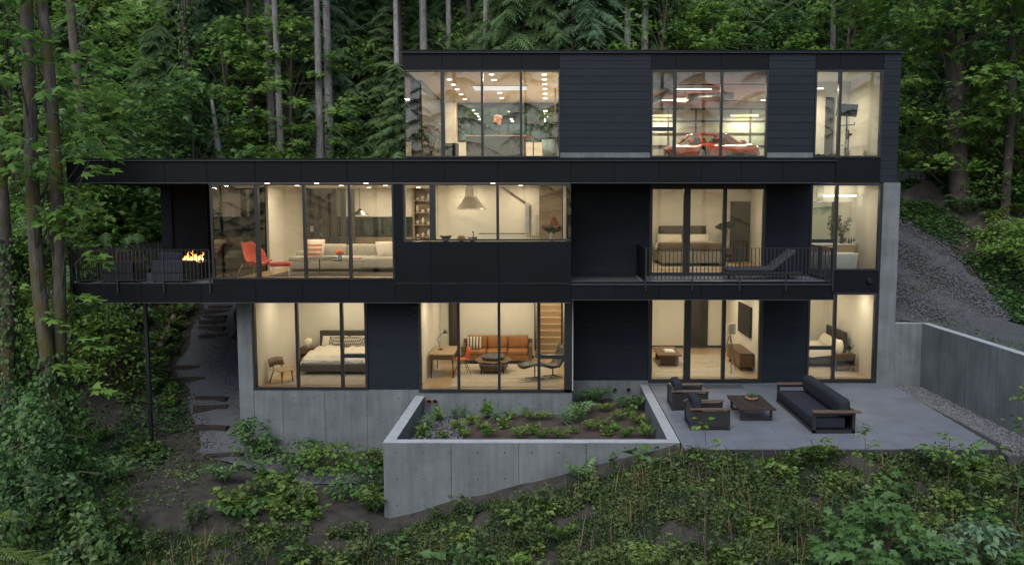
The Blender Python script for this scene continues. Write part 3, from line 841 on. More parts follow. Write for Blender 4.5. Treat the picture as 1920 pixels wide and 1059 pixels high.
# lower storey
cG1 = room(-8.45, -3.88, LO + 0.02, 3.25, 0.02, 2.66)
for x, y in ((-7.6, 0.2), (-5.6, 0.2), (-7.0, 2.2), (-5.0, 2.0)): downlight(cG1, x, y, 2.658, 21)
cG2 = room(-3.74, 0.595, LO + 0.02, 3.70, 0.02, 2.66, back=False)
bx('interior_wall', 'plaster', house, -3.74, 3.70, 0.02, -0.52, 3.80, 2.66)
bx('interior_wall', 'plaster', house, -0.52, 3.70, 2.55, 0.595, 3.80, 2.66)
for x, y in ((-3.0, 0.0), (-1.5, 0.4), (-0.2, 0.2), (-2.6, 2.4), (-1.2, 2.6)): downlight(cG2, x, y, 2.658, 20)
bx('door', 'dark_panel', house, -3.46, 3.64, 0.02, -3.14, 3.698, 2.6)
bx('skirting', 'dark_panel', house, -3.10, 3.685, 0.02, -0.53, 3.699, 0.10)
st = bx('staircase', 'plaster', house, -0.56, 3.81, -0.05, 0.62, 3.86, 0.0)
for i in range(12):
    bx('riser', 'oak', st, -0.46, 3.86 + 0.27 * i, 0.02 + 0.2 * i, 0.50, 3.90 + 0.27 * i, 0.02 + 0.2 * i + 0.155)
    bx('tread', 'oak_floor', st, -0.46, 3.84 + 0.27 * i, 0.02 + 0.2 * i + 0.156, 0.50, 4.14 + 0.27 * i, 0.02 + 0.2 * i + 0.198)
bx('interior_wall', 'plaster', house, -0.58, 3.81, 0.0, -0.48, 7.6, 2.7); bx('interior_wall', 'plaster', house, 0.52, 3.81, 0.0, 0.60, 7.6, 2.7)
bx('interior_wall', 'plaster', house, -0.58, 7.2, 2.0, 0.60, 7.3, 2.72)
bx('handrail', 'black_metal', house, -0.52, 3.62, 0.3, -0.47, 3.66, 2.62)
bx('door_jamb', 'dark_panel', house, 0.40, 3.62, 0.02, 0.46, 3.69, 2.62)
cS = bx('ceiling', 'ceiling_paint', house, -0.6, 3.82, 2.66, 0.62, 7.6, 2.70); downlight(cS, 0.0, 4.4, 2.655, 16); downlight(cS, 0, 5.4, 2.655, 10)
cG3 = room(2.75, 6.55, 0.14, 5.85, 0.0, 2.66)
for x, y in ((3.6, 1.2), (5.4, 1.2), (3.6, 3.6), (5.4, 3.8)): downlight(cG3, x, y, 2.658, 27)
xd0, xd1 = Xp(1294, 620, 5.8), Xp(1327, 620, 5.8)
bx('door', 'dark_panel', house, xd0, 5.79, 0.0, xd1, 5.848, 2.6)
bx('skirting', 'dark_panel', house, 2.76, 5.83, 0.0, xd0, 5.849, 0.09); bx('skirting', 'dark_panel', house, xd1, 5.831, 0.0, 6.54, 5.849, 0.09)
cG4 = room(7.55, 9.86, 0.14, 4.4, 0.0, 2.68)
for x, y in ((8.3, 1.0), (9.2, 1.0), (8.7, 3.2)): downlight(cG4, x, y, 2.678, 17)
# middle storey
cL = room(-9.04, -3.70, FA + 0.14, 6.3, 3.19, 5.90, left=False, right=False)
for x, y in ((-8.0, -1.0), (-6.6, -1.0), (-5.2, -1.0), (-8.0, 1.8), (-6.6, 1.8), (-5.2, 1.8)): downlight(cL, x, y, 5.898, 27)
for x, y in ((-6.4, 4.9), (-4.6, 4.6)): downlight(cL, x, y, 5.898, 34)
bx('interior_wall', 'plaster', house, -9.04, 1.86, 3.19, -8.96, 6.3, 5.9)
cK = room(-3.62, 0.49, FA + 0.14, 2.3, 3.19, 5.90, left=False, right=False)
bx('interior_wall', 'plaster', house, -3.72, 2.29, 3.19, -3.63, 6.36, 5.9)
for x, y in ((-3.2, -0.6), (-1.6, -1.0), (-0.3, -0.4), (-2.6, 1.6), (-0.9, 1.5)): downlight(cK, x, y, 5.898, 16)
bx('interior_wall', 'plaster', house, 0.42, -0.05, 3.19, 0.50, 2.38, 5.9)
cB2 = room(1.8, 7.46, 0.14, 6.2, 3.19, 5.88)
for x, y in ((3.6, 1.4), (5.6, 1.4), (3.4, 4.2), (5.8, 4.2)): downlight(cB2, x, y, 5.878, 25)
xd0 = Xp(1369, 430, 6.15)
bx('door', 'dark_panel', house, xd0, 6.14, 3.19, 7.45, 6.198, 5.42)
cBt = room(7.55, 9.86, 0.14, 2.1, 3.24, 5.90, floor='stone_a')
for x, y in ((8.3, 0.8), (9.0, 0.8)): downlight(cBt, x, y, 5.898, 9 + 0 * 19)
# upper storey
cU = room(-4.13, 0.36, 0.14, 7.8, 6.60, 9.215, left=False, back=False)
bx('interior_wall', 'dark_panel', house, -4.13, 2.06, 6.6, -4.05, 7.8, 9.215)
bx('interior_wall', 'plaster', house, -4.04, 7.3, 6.6, -3.55, 7.9, 9.2)
bx('interior_wall', 'plaster', house, -3.55, 7.8, 6.6, 0.36, 7.9, 7.72)
rwin = MB().box(-3.55, 7.78, 7.72, 0.3, 7.9, 7.79).box(-3.55, 7.78, 9.03, 0.3, 7.9, 9.2).box(-3.55, 7.78, 7.79, -3.47, 7.9, 9.03).box(0.2, 7.78, 7.79, 0.3, 7.9, 9.03).build('window', 'window_frame', house)
xm = -3.47
for xb_ in (-1.95, -0.75, 0.2):
    bx('pane', 'glass', rwin, xm, 7.83, 7.79, xb_ - 0.03, 7.84, 9.03)
    if xb_ < 0.1: bx('mullion', 'window_frame', rwin, xb_ - 0.03, 7.785, 7.79, xb_ + 0.03, 7.89, 9.03)
    xm = xb_ + 0.03
bx('pivot_door', 'walnut', house, 0.16, 1.6, 6.6, 0.22, 2.7, 8.9)
sk = bx('skylight', 'skylight', house, -2.55, 3.2, 9.205, -0.75, 4.3, 9.213)
MB().box(-2.6, 3.15, 9.19, -2.55, 4.35, 9.214).box(-0.75, 3.15, 9.19, -0.7, 4.35, 9.214).box(-2.55, 3.15, 9.19, -0.75, 3.2, 9.214).box(-2.55, 4.3, 9.19, -0.75, 4.35, 9.214).build('skylight_frame', 'white_paint', sk)
for X_, ys__ in ((-0.15, (0.9, 1.9, 2.9, 4.0, 5.2, 6.5)), (-1.75, (0.9, 2.0, 5.0, 6.4)), (-3.15, (1.9, 3.0, 4.1, 5.4, 6.7))):
    for i, y in enumerate(ys__): downlight(cU, X_, y, 9.213, 19)
cGa = room(0.55, 7.25, 0.18, 7.7, 6.60, 9.24, floor='concrete_lit_top_and_floor', right=False)
bx('interior_wall', 'plaster', house, 7.25, 0.18, 6.6, 7.33, 2.75, 9.24); bx('interior_wall', 'plaster', house, 7.33, 2.70, 6.6, 9.75, 2.75, 9.24)
bx('interior_wall', 'plaster', house, 9.75, 2.70, 6.6, 9.83, 7.78, 9.24); bx('interior_wall', 'plaster', house, 7.25, 7.7, 6.6, 9.75, 7.78, 9.24)
bx('floor', 'concrete_lit_top_and_floor', house, 7.281, 2.76, 6.54, 9.74, 7.7, 6.60); bx('ceiling', 'ceiling_paint', house, 7.312, 2.76, 9.24, 9.80, 7.76, 9.29)
cGy = room(7.40, 9.74, 0.18, 2.6, 6.60, 9.24, floor='stone_dark')
xg0, xg1 = Xp(1548, 220, 2.55), Xp(1563, 220, 2.55)
bx('door', 'dark_panel', house, xg0, 2.53, 6.6, xg1, 2.598, 8.75)

# ------------------------------------------------------------------ leaf utilities
def T_oval(w=0.5, fold=0.12):
    V = np.array([(0, 0, 0), (w / 2, 0.45, fold), (0, 1, -0.08), (-w / 2, 0.45, fold)], float)
    return V, np.array([(0, 1, 2), (0, 2, 3)])
def T_maple():
    ang = [(-150, .38), (-120, .62), (-98, .40), (-62, .95), (-38, .46), (-14, .78), (0, 1.12), (14, .78), (38, .46), (62, .95), (98, .40), (120, .62), (150, .38)]
    V = [(0, 0, 0)]
    for a, r in ang:
        t = math.radians(a); V.append((math.sin(t) * r * .72, math.cos(t) * r * .72 + .15, -0.10 * r * abs(math.sin(t)) - 0.05 * r))
    return np.array(V), np.array([(0, i + 1, i) for i in range(1, len(V) - 1)])
def T_spray(n=7, w=0.42, droop=0.12):
    """flat feather of needles: thin triangles on both sides of a rib"""
    V = []; T = []
    for i in range(n):
        t = i / n; y = t; L = w * (1 - t * 0.75) * (0.6 + 0.4 * math.sin(math.pi * min(1, t + .25)))
        z = -droop * t * t
        for s in (1, -1):
            o = len(V)
            V += [(0, y - 0.03, z), (0, y + 0.5 / n, z), (s * L, y + 0.75 / n + 0.10, z - 0.06)]
            T.append((o, o + 1, o + 2) if s > 0 else (o, o + 2, o + 1))
    o = len(V); V += [(-0.02, 1 - .5 / n, -droop), (0.02, 1 - .5 / n, -droop), (0, 1.08, -droop * 1.1)]; T.append((o, o + 1, o + 2))
    return np.array(V), np.array(T)
def T_blade(w=0.028):
    return np.array([(-w, 0, 0), (w, 0, 0), (0.6 * w, 0.6, 0.03), (0, 1, -0.12), (-0.6 * w, 0.6, 0.03)], float), np.array([(0, 1, 2), (0, 2, 4), (4, 2, 3)])
OVAL, OVALN, MAPLE, SPRAY, BLADE = T_oval(0.62), T_oval(0.34), T_maple(), T_spray(), T_blade()

class LB:
    """collects leaves: template, positions, heading and up vectors, sizes"""
    def __init__(s): s.V = []; s.T = []; s.t = []; s.n = 0
    def put(s, tmpl, pos, fwd, up, size, tint=None):
        pos = np.asarray(pos, float); N = len(pos)
        if N == 0: return s
        fwd = np.asarray(fwd, float); fwd = fwd / (np.linalg.norm(fwd, axis=1, keepdims=True) + 1e-9)
        up = np.asarray(up, float); up = up - fwd * np.sum(up * fwd, 1, keepdims=True)
        up = up / (np.linalg.norm(up, axis=1, keepdims=True) + 1e-9)
        rt = np.cross(fwd, up)
        size = np.broadcast_to(np.asarray(size, float), (N,))
        tv, tf = tmpl; k = len(tv)
        P = (pos[:, None, :] + size[:, None, None] * (tv[None, :, 0:1] * rt[:, None, :] + tv[None, :, 1:2] * fwd[:, None, :] + tv[None, :, 2:3] * up[:, None, :]))
        s.V.append(P.reshape(-1, 3))
        s.T.append((tf[None] + (np.arange(N) * k)[:, None, None]).reshape(-1, 3) + s.n)
        if tint is None: tint = RNG.random(N)
        s.t.append(np.repeat(np.asarray(tint), k)); s.n += N * k
        return s
    def mesh(s, name, m):
        return mesh_np(name, np.concatenate(s.V), np.concatenate(s.T), m, np.concatenate(s.t))
    def build(s, name, m, parent=None, kind=None):
        o = link(bpy.data.objects.new(name, s.mesh(name, m)), parent)
        if kind: o['kind'] = kind
        return o
def rdir(n, zlo=-0.3, zhi=0.6):
    a = RNG.random(n) * 2 * np.pi; z = zlo + (zhi - zlo) * RNG.random(n)
    return np.stack([np.cos(a), np.sin(a), z], 1)
def rup(n, spread=0.6):
    u = RNG.normal(0, spread, (n, 3)); u[:, 2] = 1; return u

# ------------------------------------------------------------------ patio furniture
def patio_chair(label, loc, rz, w=0.86, d=0.95):
    t = thing('patio_armchair', label, 'armchair', loc, rz, 'patio armchairs')
    h = w / 2
    MB().box(-h, -d / 2, 0.03, h, d / 2, 0.09).build('base_frame', 'black_metal', t)
    for sx in (-1, 1):
        a = sx * h
        m = MB().box(a - .03, -d / 2, 0, a + .03, -d / 2 + .06, .50).box(a - .03, d / 2 - .06, 0, a + .03, d / 2, .50).box(a - .028, -d / 2 + .06, .10, a + .028, d / 2 - .06, .47)
        m.build('arm_frame', 'black_metal', t)
        MB().rbox(a - .07, -d / 2 - .02, .50, a + .07, d / 2 + .02, .535, .008).build('arm_top', 'teak', t)
    MB().box(-h + .03, d / 2 - .07, .12, h - .03, d / 2 - .02, .58).build('back_frame', 'black_metal', t)
    MB().rbox(-h + .05, -d / 2 + .02, .16, h - .05, d / 2 - .2, .36, .05, 3).build('seat_cushion', 'charcoal_fabric', t, smooth=True)
    MB().rbox(-h + .06, d / 2 - .30, .34, h - .06, d / 2 - .08, .76, .07, 3, Matrix.Rotation(R(-8), 4, 'X')).build('back_cushion', 'charcoal_fabric', t, smooth=True)
    return t
patio_chair('charcoal cushioned patio armchair nearer the lawn, left of the low slatted table', (3.86, -4.72, -0.10), R(90))
patio_chair('charcoal cushioned patio armchair nearer the house, behind its twin', (3.70, -2.80, -0.10), R(90))
t = thing('patio_sofa', 'long charcoal outdoor sofa with brown wooden arm tops on the patio', 'sofa', (6.74, -3.86, -0.10), R(-90))
L, d = 3.15, 1.0; h = L / 2
MB().box(-h, -d / 2, .02, h, d / 2, .08).build('base_frame', 'black_metal', t)
for sx in (-1, 1):
    a = sx * (h - .03)
    MB().box(a - .03, -d / 2, 0, a + .03, -d / 2 + .07, .50).box(a - .03, d / 2 - .07, 0, a + .03, d / 2, .50).box(a - .03, -d / 2 + .07, .44, a + .03, d / 2 - .07, .50).build('arm_frame', 'black_metal', t)
    MB().rbox(a - .10, -d / 2 - .02, .502, a + .10, d / 2 + .12, .54, .008).build('arm_top', 'teak', t)
MB().box(-h + .1, d / 2 - .06, .09, h - .1, d / 2, .56).build('back_frame', 'black_metal', t)
MB().rbox(-h + .08, -d / 2 + .01, .09, h - .08, d / 2 - .2, .36, .05, 3).build('seat_cushion', 'charcoal_fabric', t, smooth=True)
MB().rbox(-h + .12, d / 2 - .36, .36, h - .12, d / 2 - .06, .80, .12, 4).build('back_cushion', 'charcoal_fabric', t, smooth=True)
t = thing('patio_table', 'low dark slatted patio table between armchairs and sofa', 'table', (5.20, -3.66, -0.10), 0)
for i in range(9):
    MB().rbox(-.46 + i * .102, -.78, .30, -.368 + i * .102, .78, .335, .006).build('slat', 'dark_timber', t)
MB().box(-.46, -.62, .27, .46, -.56, .299).box(-.46, .56, .27, .46, .62, .299).build('cross_bar', 'black_metal', t)
for y in (-.56, .56):
    MB().box(-.40, y - .03, 0, -.34, y + .03, .27).box(.34, y - .03, 0, .40, y + .03, .27).box(-.34, y - .029, 0, .34, y + .029, .04).build('leg_frame', 'black_metal', t)
t = thing('succulent_bowl', 'shallow terracotta bowl of succulents on the patio table', 'plant pot', (5.26, -3.45, 0.235))
MB().lathe([(0, .0), (.10, .0), (.17, .07), (.16, .085), (.15, .07), (0, .06)], n=18).build('bowl', 'terracotta', t, smooth=True)
lb = LB(); n = 90
lb.put(OVALN, RNG.normal(0, .05, (n, 3)) * (1, 1, .1) + (0, 0, .09), rdir(n, .3, 1.6), rup(n), .09 + .06 * RNG.random(n)); lb.build('leaves', 'leaf_conifer_blue', t)

# ------------------------------------------------------------------ deck furniture
def club_chair(label, loc, rz):
    t = thing('deck_armchair', label, 'armchair', loc, rz, 'armchairs on the deck')
    MB().rbox(-.42, -.42, .06, .42, .42, .30, .03).build('base', 'charcoal_weave', t)
    MB().rbox(-.30, -.40, .30, .30, .26, .46, .05, 3).build('seat_cushion', 'charcoal_fabric', t, smooth=True)
    for sx in (-1, 1): MB().rbox(sx * .36 - .07, -.42, .30, sx * .36 + .07, .40, .60, .03).build('arm', 'charcoal_weave', t)
    MB().rbox(-.43, .28, .30, .43, .44, .64, .03).build('back', 'charcoal_weave', t)
    MB().rbox(-.33, .12, .42, .33, .30, .86, .08, 3).build('back_cushion', 'charcoal_fabric', t, smooth=True)
    for sx in (-1, 1):
        for sy in (-1, 1): MB().box(sx * .38 - .025, sy * .38 - .025, 0, sx * .38 + .025, sy * .38 + .025, .06).build('leg', 'black_metal', t)
    return t
x, y = PZ(246, 527, 3.13); club_chair('dark woven deck armchair on the left, backing onto the railing', (x, -1.5, 3.127), R(180))
x, y = PZ(336, 527, 3.13); club_chair('dark woven deck armchair on the right, in front of the fire', (x + .05, -1.5, 3.127), R(176))
t = thing('deck_side_table', 'small wooden side table between the two deck armchairs', 'table', (-10.72, -0.9, 3.127))
MB().rbox(-.26, -.26, .46, .26, .26, .50, .01).build('table_top', 'oak', t)
for sx in (-1, 1):
    for sy in (-1, 1): MB().box(sx * .22 - .02, sy * .22 - .02, 0, sx * .22 + .02, sy * .22 + .02, .46).build('leg', 'oak', t)
fx, fz = PY(366, 494, -0.2)
t = thing('fire_table', 'black fire table with live flames beside the living room glass', 'fire pit', (fx - .12, -0.2, 3.127))
MB().rbox(-.42, -.42, 0, .42, .42, .46, .02).build('base', 'black_metal', t)
MB().rbox(-.47, -.47, .46, .47, .47, .51, .01).build('table_top', 'stone_dark', t)
m = MB()
for i in range(60): m.ball((random.uniform(-.34, .34), random.uniform(-.3, .3), .52), random.uniform(.02, .045), 6)
m.build('lava_stones', 'stone_a', t, kind='stuff')
def flame(m, x, y, h, r, seed):
    rr = random.Random(seed); pts = []; rad = []
    for i in range(9):
        k = i / 8; pts.append((x + (rr.uniform(-.035, .035) + .05 * math.sin(5 * k + seed)) * k, y + rr.uniform(-.02, .02) * k, .52 + h * k)); rad.append(max(.003, r * (math.sin(math.pi * min(1, k * .75 + .22)) ** 1.3) * (1 - k * .75)))
    m.tube(pts, rad, 8)
m = MB(); mc = MB()
for i in range(11):
    xx = -.30 + i * .06; hh = random.uniform(.10, .34) * (1.1 - .5 * abs(i - 6) / 6)
    flame(m, xx, random.uniform(-.14, .14), hh, .042, i); flame(mc, xx, random.uniform(-.14, .14) - .05, hh * .5, .034, i + 40)
m.build('flame', 'flame', t, smooth=True); mc.build('flame', 'flame_core', t, smooth=True)
Lf = bpy.data.lights.new('fire_glow', 'POINT'); Lf.energy = 6; Lf.color = (1, .5, .2); Lf.shadow_soft_size = .15
lo = bpy.data.objects.new('fire_glow', Lf); link(lo, t); lo.location = (0, 0, .95)

# balcony lounger
xl0, yl0 = PZ(1370, 522, 3.2); 
t = thing('chaise_lounger', 'dark cushioned sun lounger with raised back on the balcony', 'sun lounger', (6.05, -1.05, 3.192), R(-90))
MB().box(-.36, -1.05, .16, .36, 1.05, .22).build('frame', 'black_metal', t)
for sx in (-1, 1):
    for sy in (-.85, .85): MB().box(sx * .32 - .03, sy - .03, 0, sx * .32 + .03, sy + .03, .16).build('leg', 'black_metal', t)
MB().rbox(-.34, -1.05, .22, .34, .28, .34, .05, 3).build('seat_cushion', 'slate_fabric', t, smooth=True)
MB().rbox(-.34, .25, .22, .34, 1.10, .34, .05, 3, Matrix.Rotation(R(40), 4, 'X'), (0, .25, .25)).build('back_cushion', 'slate_fabric', t, smooth=True)

# ------------------------------------------------------------------ beds and bedroom furniture
def bed(label, loc, rz, w, l, frame_m, head_m, quilt_m='linen', head_h=1.0, throw=None, lumbar=None, platform=0.24, head_w=None):
    t = thing('bed', label, 'bed', loc, rz)
    h = w / 2; hw = (head_w or w + .1) / 2
    MB().rbox(-h - .05, -l / 2, .10, h + .05, l / 2, platform + .08, .03).build('bed_frame', frame_m, t)
    for sx in (-1, 1):
        for sy in (-1, 1): MB().box(sx * (h - .15) - .04, sy * (l / 2 - .2) - .04, 0, sx * (h - .15) + .04, sy * (l / 2 - .2) + .04, .10).build('leg', 'black_metal', t)
    MB().rbox(-h + .02, -l / 2 + .04, platform + .07, h - .02, l / 2 - .05, platform + .26, .06, 3).build('mattress', 'paper_white', t, smooth=True)
    MB().rbox(-hw, l / 2 - .02, .12, hw, l / 2 + .10, head_h, .04).build('headboard', head_m, t, smooth=False)
    # duvet: draped sheet with folds
    nx_, ny_ = 26, 22; V = []; Fq = []
    for j in range(ny_ + 1):
        for i in range(nx_ + 1):
            a = (i / nx_ * 2 - 1); b = j / ny_
            xx = a * (h + .10); yy = -l / 2 + .02 + b * (l * .80)
            edge = max(0, (abs(a) - .86) / .14); foot = max(0, (.10 - b) / .10)
            zz = platform + .36 - .24 * edge ** 1.5 - .18 * foot ** 1.5 + .035 * math.sin(7 * a + 5 * b) * math.sin(9 * b + 3 * a) + .02 * math.sin(17 * a + 2 * math.sin(11 * b))
            V.append((xx * (1 - .02 * edge), yy, zz))
    for j in range(ny_):
        for i in range(nx_):
            a = j * (nx_ + 1) + i; Fq.append((a, a + 1, a + nx_ + 2, a + nx_ + 1))
    MB().add(V, Fq).build('duvet', quilt_m, t, smooth=True)
    for sx in (-1, 1):
        M = Matrix.Translation((sx * w * .24, l / 2 - .22, platform + .46)) @ Matrix.Rotation(R(58), 4, 'X')
        MB().pillow(w * .43, .42, .20, M).build('pillow', quilt_m, t, smooth=True)
    if lumbar:
        M = Matrix.Translation((0, l / 2 - .42, platform + .50)) @ Matrix.Rotation(R(62), 4, 'X')
        MB().pillow(w * .62, .36, .16, M).build('lumbar_pillow', lumbar, t, smooth=True)
    if throw:
        MB().rbox(-h - .12, -l / 2 - .02, platform + .12, h + .12, -l / 2 + .62, platform + .42, .08, 3).build('throw_blanket', throw, t, smooth=True)
    return t
def pattern_mat():
    m = mat('lumbar_pattern', (0.5, 0.46, 0.4), 0.9)
    n = m.node_tree.nodes; l = m.node_tree.links; b = n['Principled BSDF']
    tc = n.new('ShaderNodeTexCoord'); ck = n.new('ShaderNodeTexChecker'); ck.inputs['Scale'].default_value = 22
    mp = n.new('ShaderNodeMapping'); mp.inputs['Rotation'].default_value = (0, R(45), 0)
    ck.inputs['Color1'].default_value = (.06, .05, .045, 1); ck.inputs['Color2'].default_value = (.5, .46, .4, 1)
    l.new(tc.outputs['Object'], mp.inputs[0]); l.new(mp.outputs[0], ck.inputs['Vector']); l.new(ck.outputs[0], b.inputs['Base Color'])
def stripe_mat(name, a, b_, sc, ax='X'):
    m = mat(name, a, 0.9); n = m.node_tree.nodes; l = m.node_tree.links; b = n['Principled BSDF']
    tc = n.new('ShaderNodeTexCoord'); w = n.new('ShaderNodeTexWave'); w.bands_direction = ax; w.inputs['Scale'].default_value = sc
    rp = n.new('ShaderNodeValToRGB'); rp.color_ramp.interpolation = 'CONSTANT'; rp.color_ramp.elements[1].position = .5
    rp.color_ramp.elements[0].color = (*a, 1); rp.color_ramp.elements[1].color = (*b_, 1)
    l.new(tc.outputs['Object'], w.inputs['Vector']); l.new(w.outputs['Fac'], rp.inputs[0]); l.new(rp.outputs[0], b.inputs['Base Color'])
pattern_mat(); stripe_mat('cushion_stripe', (.62, .56, .46), (.50, .17, .07), 2.2, 'Z'); stripe_mat('cushion_stripe_dark', (.60, .54, .44), (.14, .09, .06), 3.0, 'X')

def nightstand(label, loc, w=.5, d=.42, h=.5, m='walnut', rz=0):
    t = thing('nightstand', label, 'nightstand', loc, rz)
    MB().rbox(-w / 2, -d / 2, h - .04, w / 2, d / 2, h, .006).build('table_top', m, t)
    MB().box(-w / 2, d / 2 - .03, .16, w / 2, d / 2, h - .04).box(-w / 2, -d / 2, .16, -w / 2 + .03, d / 2 - .03, h - .04).box(w / 2 - .03, -d / 2, .16, w / 2, d / 2 - .03, h - .04).box(-w / 2 + .03, -d / 2, .16, w / 2 - .03, d / 2 - .03, .19).build('carcass', m, t)
    MB().box(-w / 2 + .035, -d / 2 + .005, h - .20, w / 2 - .035, -d / 2 + .02, h - .05).build('drawer_front', m, t)
    for sx in (-1, 1):
        for sy in (-1, 1): MB().cyl((sx * (w / 2 - .04), sy * (d / 2 - .04), 0), (sx * (w / 2 - .04), sy * (d / 2 - .04), .16), .015, n=8).build('leg', 'black_metal', t)
    return t
def rug(label, x0, y0, x1, y1, z, m='rug_beige', lines=0, ldir='x'):
    o = MB().rbox(x0, y0, z + .002, x1, y1, z + .016, .006, 1).build('rug', m, None); tag(o, label, 'rug')
    if lines:
        for i in range(1, lines):
            k = i / lines
            if ldir == 'x': bx('stripe', 'rug_grey', o, x0 + .05, y0 + (y1 - y0) * k - .012, z + .0165, x1 - .05, y0 + (y1 - y0) * k + .012, z + .0185)
            else: bx('stripe', 'rug_grey', o, x0 + (x1 - x0) * k - .012, y0 + .05, z + .0165, x0 + (x1 - x0) * k + .012, y1 - .05, z + .0185)
    return o

# lower left bedroom
rug('flat grey rug under the bed in the lower left bedroom', -7.9, -.7, -4.1, 2.9, .02, 'rug_grey')
bed('low dark bed with white duvet and patterned pillow in lower left bedroom', (-6.72, 1.86, .036), 0, 1.95, 2.3, 'bed_grey', 'headboard_dark', lumbar='lumbar_pattern', head_h=1.05)
nightstand('dark nightstand left of the bed in the lower left bedroom', (-8.08, 2.85, .036), .5, .42, .52)
t = thing('table_lamp', 'small white globe lamp on the lower left bedroom nightstand', 'lamp', (-8.08, 2.85, .557))
MB().cyl((0, 0, 0), (0, 0, .05), .06, n=14).build('base', 'ceramic_white', t); MB().ball((0, 0, .17), .13, 14).build('lamp_shade', 'lamp_shade', t, smooth=True)
def ply_chair(label, loc, rz):
    t = thing('plywood_chair', label, 'chair', loc, rz)
    MB().rbox(-.27, -.26, .37, .27, .22, .395, .012, 2, Matrix.Rotation(R(5), 4, 'X')).build('seat', 'oak', t, smooth=True)
    V = []; Fq = []
    for i in range(9):
        a = (i / 8 * 2 - 1)
        for zz in (.48, .60, .72): V.append((a * .27, .26 + (zz - .48) * .3 - .08 * a * a * .6, zz - .03 * a * a))
    for i in range(8):
        for j in range(2): q = i * 3 + j; Fq.append((q, q + 3, q + 4, q + 1))
    o = MB().add(V, Fq).build('backrest', 'walnut', t, smooth=True); sm = o.modifiers.new('thick', 'SOLIDIFY'); sm.thickness = .016
    for sx in (-1, 1):
        MB().tube([(sx * .20, -.24, 0), (sx * .19, -.20, .36)], .018, 8).build('leg', 'walnut', t)
        MB().tube([(sx * .22, .28, 0), (sx * .19, .14, .36), (sx * .10, .27, .58)], .018, 8).build('leg', 'walnut', t)
    return t
x, y = PZ(524, 719, .02); ply_chair('low plywood chair by the corner window of the lower left bedroom', (x, y + .25, .022), R(58))

# ------------------------------------------------------------------ den
rug('large pale rug under the round table in the den', -2.9, -.95, .3, 2.55, .02, 'rug_beige', 6)
t = thing('leather_sofa', 'tan leather three seat sofa against the den wall', 'sofa', (-1.75, 2.95, .02))
w = 2.35; h = w / 2
MB().rbox(-h, -.42, .12, h, .40, .30, .02).build('base', 'leather_tan', t)
for sx in (-1, 1): MB().rbox(sx * (h - .06) - .06, -.44, .12, sx * (h - .06) + .06, .42, .62, .02).build('arm', 'walnut', t)
MB().rbox(-h, .34, .12, h, .44, .74, .02).build('back_frame', 'walnut', t)
for i in range(3):
    xa = -h + .13 + i * (w - .26) / 3
    MB().rbox(xa + .006, -.42, .30, xa + (w - .26) / 3 - .006, .22, .46, .05, 3).build('seat_cushion', 'leather_tan', t, smooth=True)
    MB().rbox(xa + .006, .14, .44, xa + (w - .26) / 3 - .006, .34, .88, .06, 3, Matrix.Rotation(R(-8), 4, 'X')).build('back_cushion', 'leather_tan', t, smooth=True)
for sx in (-1, 1):
    for sy in (-1, 1): MB().cyl((sx * (h - .1), sy * .34, 0), (sx * (h - .1), sy * .34, .12), .02, n=8).build('leg', 'black_metal', t)
t = thing('striped_cushion', 'striped square cushion at the left end of the tan sofa', 'cushion', (-2.52, 2.86, .49))
MB().pillow(.46, .42, .16, Matrix.Translation((0, 0, .2)) @ Matrix.Rotation(R(70), 4, 'X')).build('cover', 'cushion_stripe_dark', t, smooth=True)
t = thing('den_coffee_table', 'dark wooden round coffee table in front of the tan sofa', 'table', (-1.78, 1.25, .04))
MB().lathe([(0, .36), (.60, .36), (.62, .375), (.60, .395), (0, .395)], n=8).build('table_top', 'walnut', t)
MB().lathe([(0, .06), (.40, .06), (.47, .20), (.44, .30), (0, .30)], n=8).build('drum', 'walnut', t)
for k in range(4):
    a = R(45 + 90 * k); MB().tube([(math.cos(a) * .5, math.sin(a) * .5, 0), (math.cos(a) * .5, math.sin(a) * .5, .36)], .014, 6).build('leg', 'black_metal', t)
t = thing('wire_bowl', 'broad dark woven bowl on the round den table', 'bowl', (-1.78, 1.25, .437))
MB().lathe([(0, .0), (.30, .0), (.38, .07), (.37, .12), (.33, .10), (.26, .04), (0, .03)], n=20).build('bowl', 'stone_light', t, smooth=True)
def lounge(label, loc, rz):
    t = thing('lounge_chaise', label, 'chaise', loc, rz)
    prof = [(-.95, .40), (-.62, .46), (-.28, .42), (.0, .32), (.22, .34), (.36, .52), (.50, .86), (.56, .98)]
    V = []; Fq = []
    for i, (yy, zz) in enumerate(prof):
        for xx in (-.28, -.15, 0, .15, .28): V.append((xx, yy, zz - .05 * (1 - (xx / .28) ** 2)))
    for i in range(len(prof) - 1):
        for j in range(4): a = i * 5 + j; Fq.append((a, a + 1, a + 6, a + 5))
    o = MB().add(V, Fq).build('seat_shell', 'leather_black', t, smooth=True); s = o.modifiers.new('thick', 'SOLIDIFY'); s.thickness = .07
    MB().tube([(0, -.5, .06), (0, -.5, .40)], .02, 8).build('column', 'black_metal', t); MB().tube([(0, .12, .06), (0, .12, .30)], .02, 8).build('column', 'black_metal', t)
    for yy in (-.5, .12):
        for k in range(4):
            a = R(45 + 90 * k); MB().tube([(0, yy, .05), (math.cos(a) * .30, yy + math.sin(a) * .30, .015)], .014, 6).build('foot', 'black_metal', t)
    return t
lounge('black leather lounge chaise turned toward the den table', (.0, .35, .04), R(-62))
t = thing('desk', 'narrow wooden desk along the left wall of the den', 'desk', (-3.28, 1.05, .02))
MB().rbox(-.40, -.75, .70, .36, .75, .745, .008).build('table_top', 'oak', t)
MB().box(-.38, -.72, .56, .32, .72, .699).build('drawer_case', 'walnut', t)
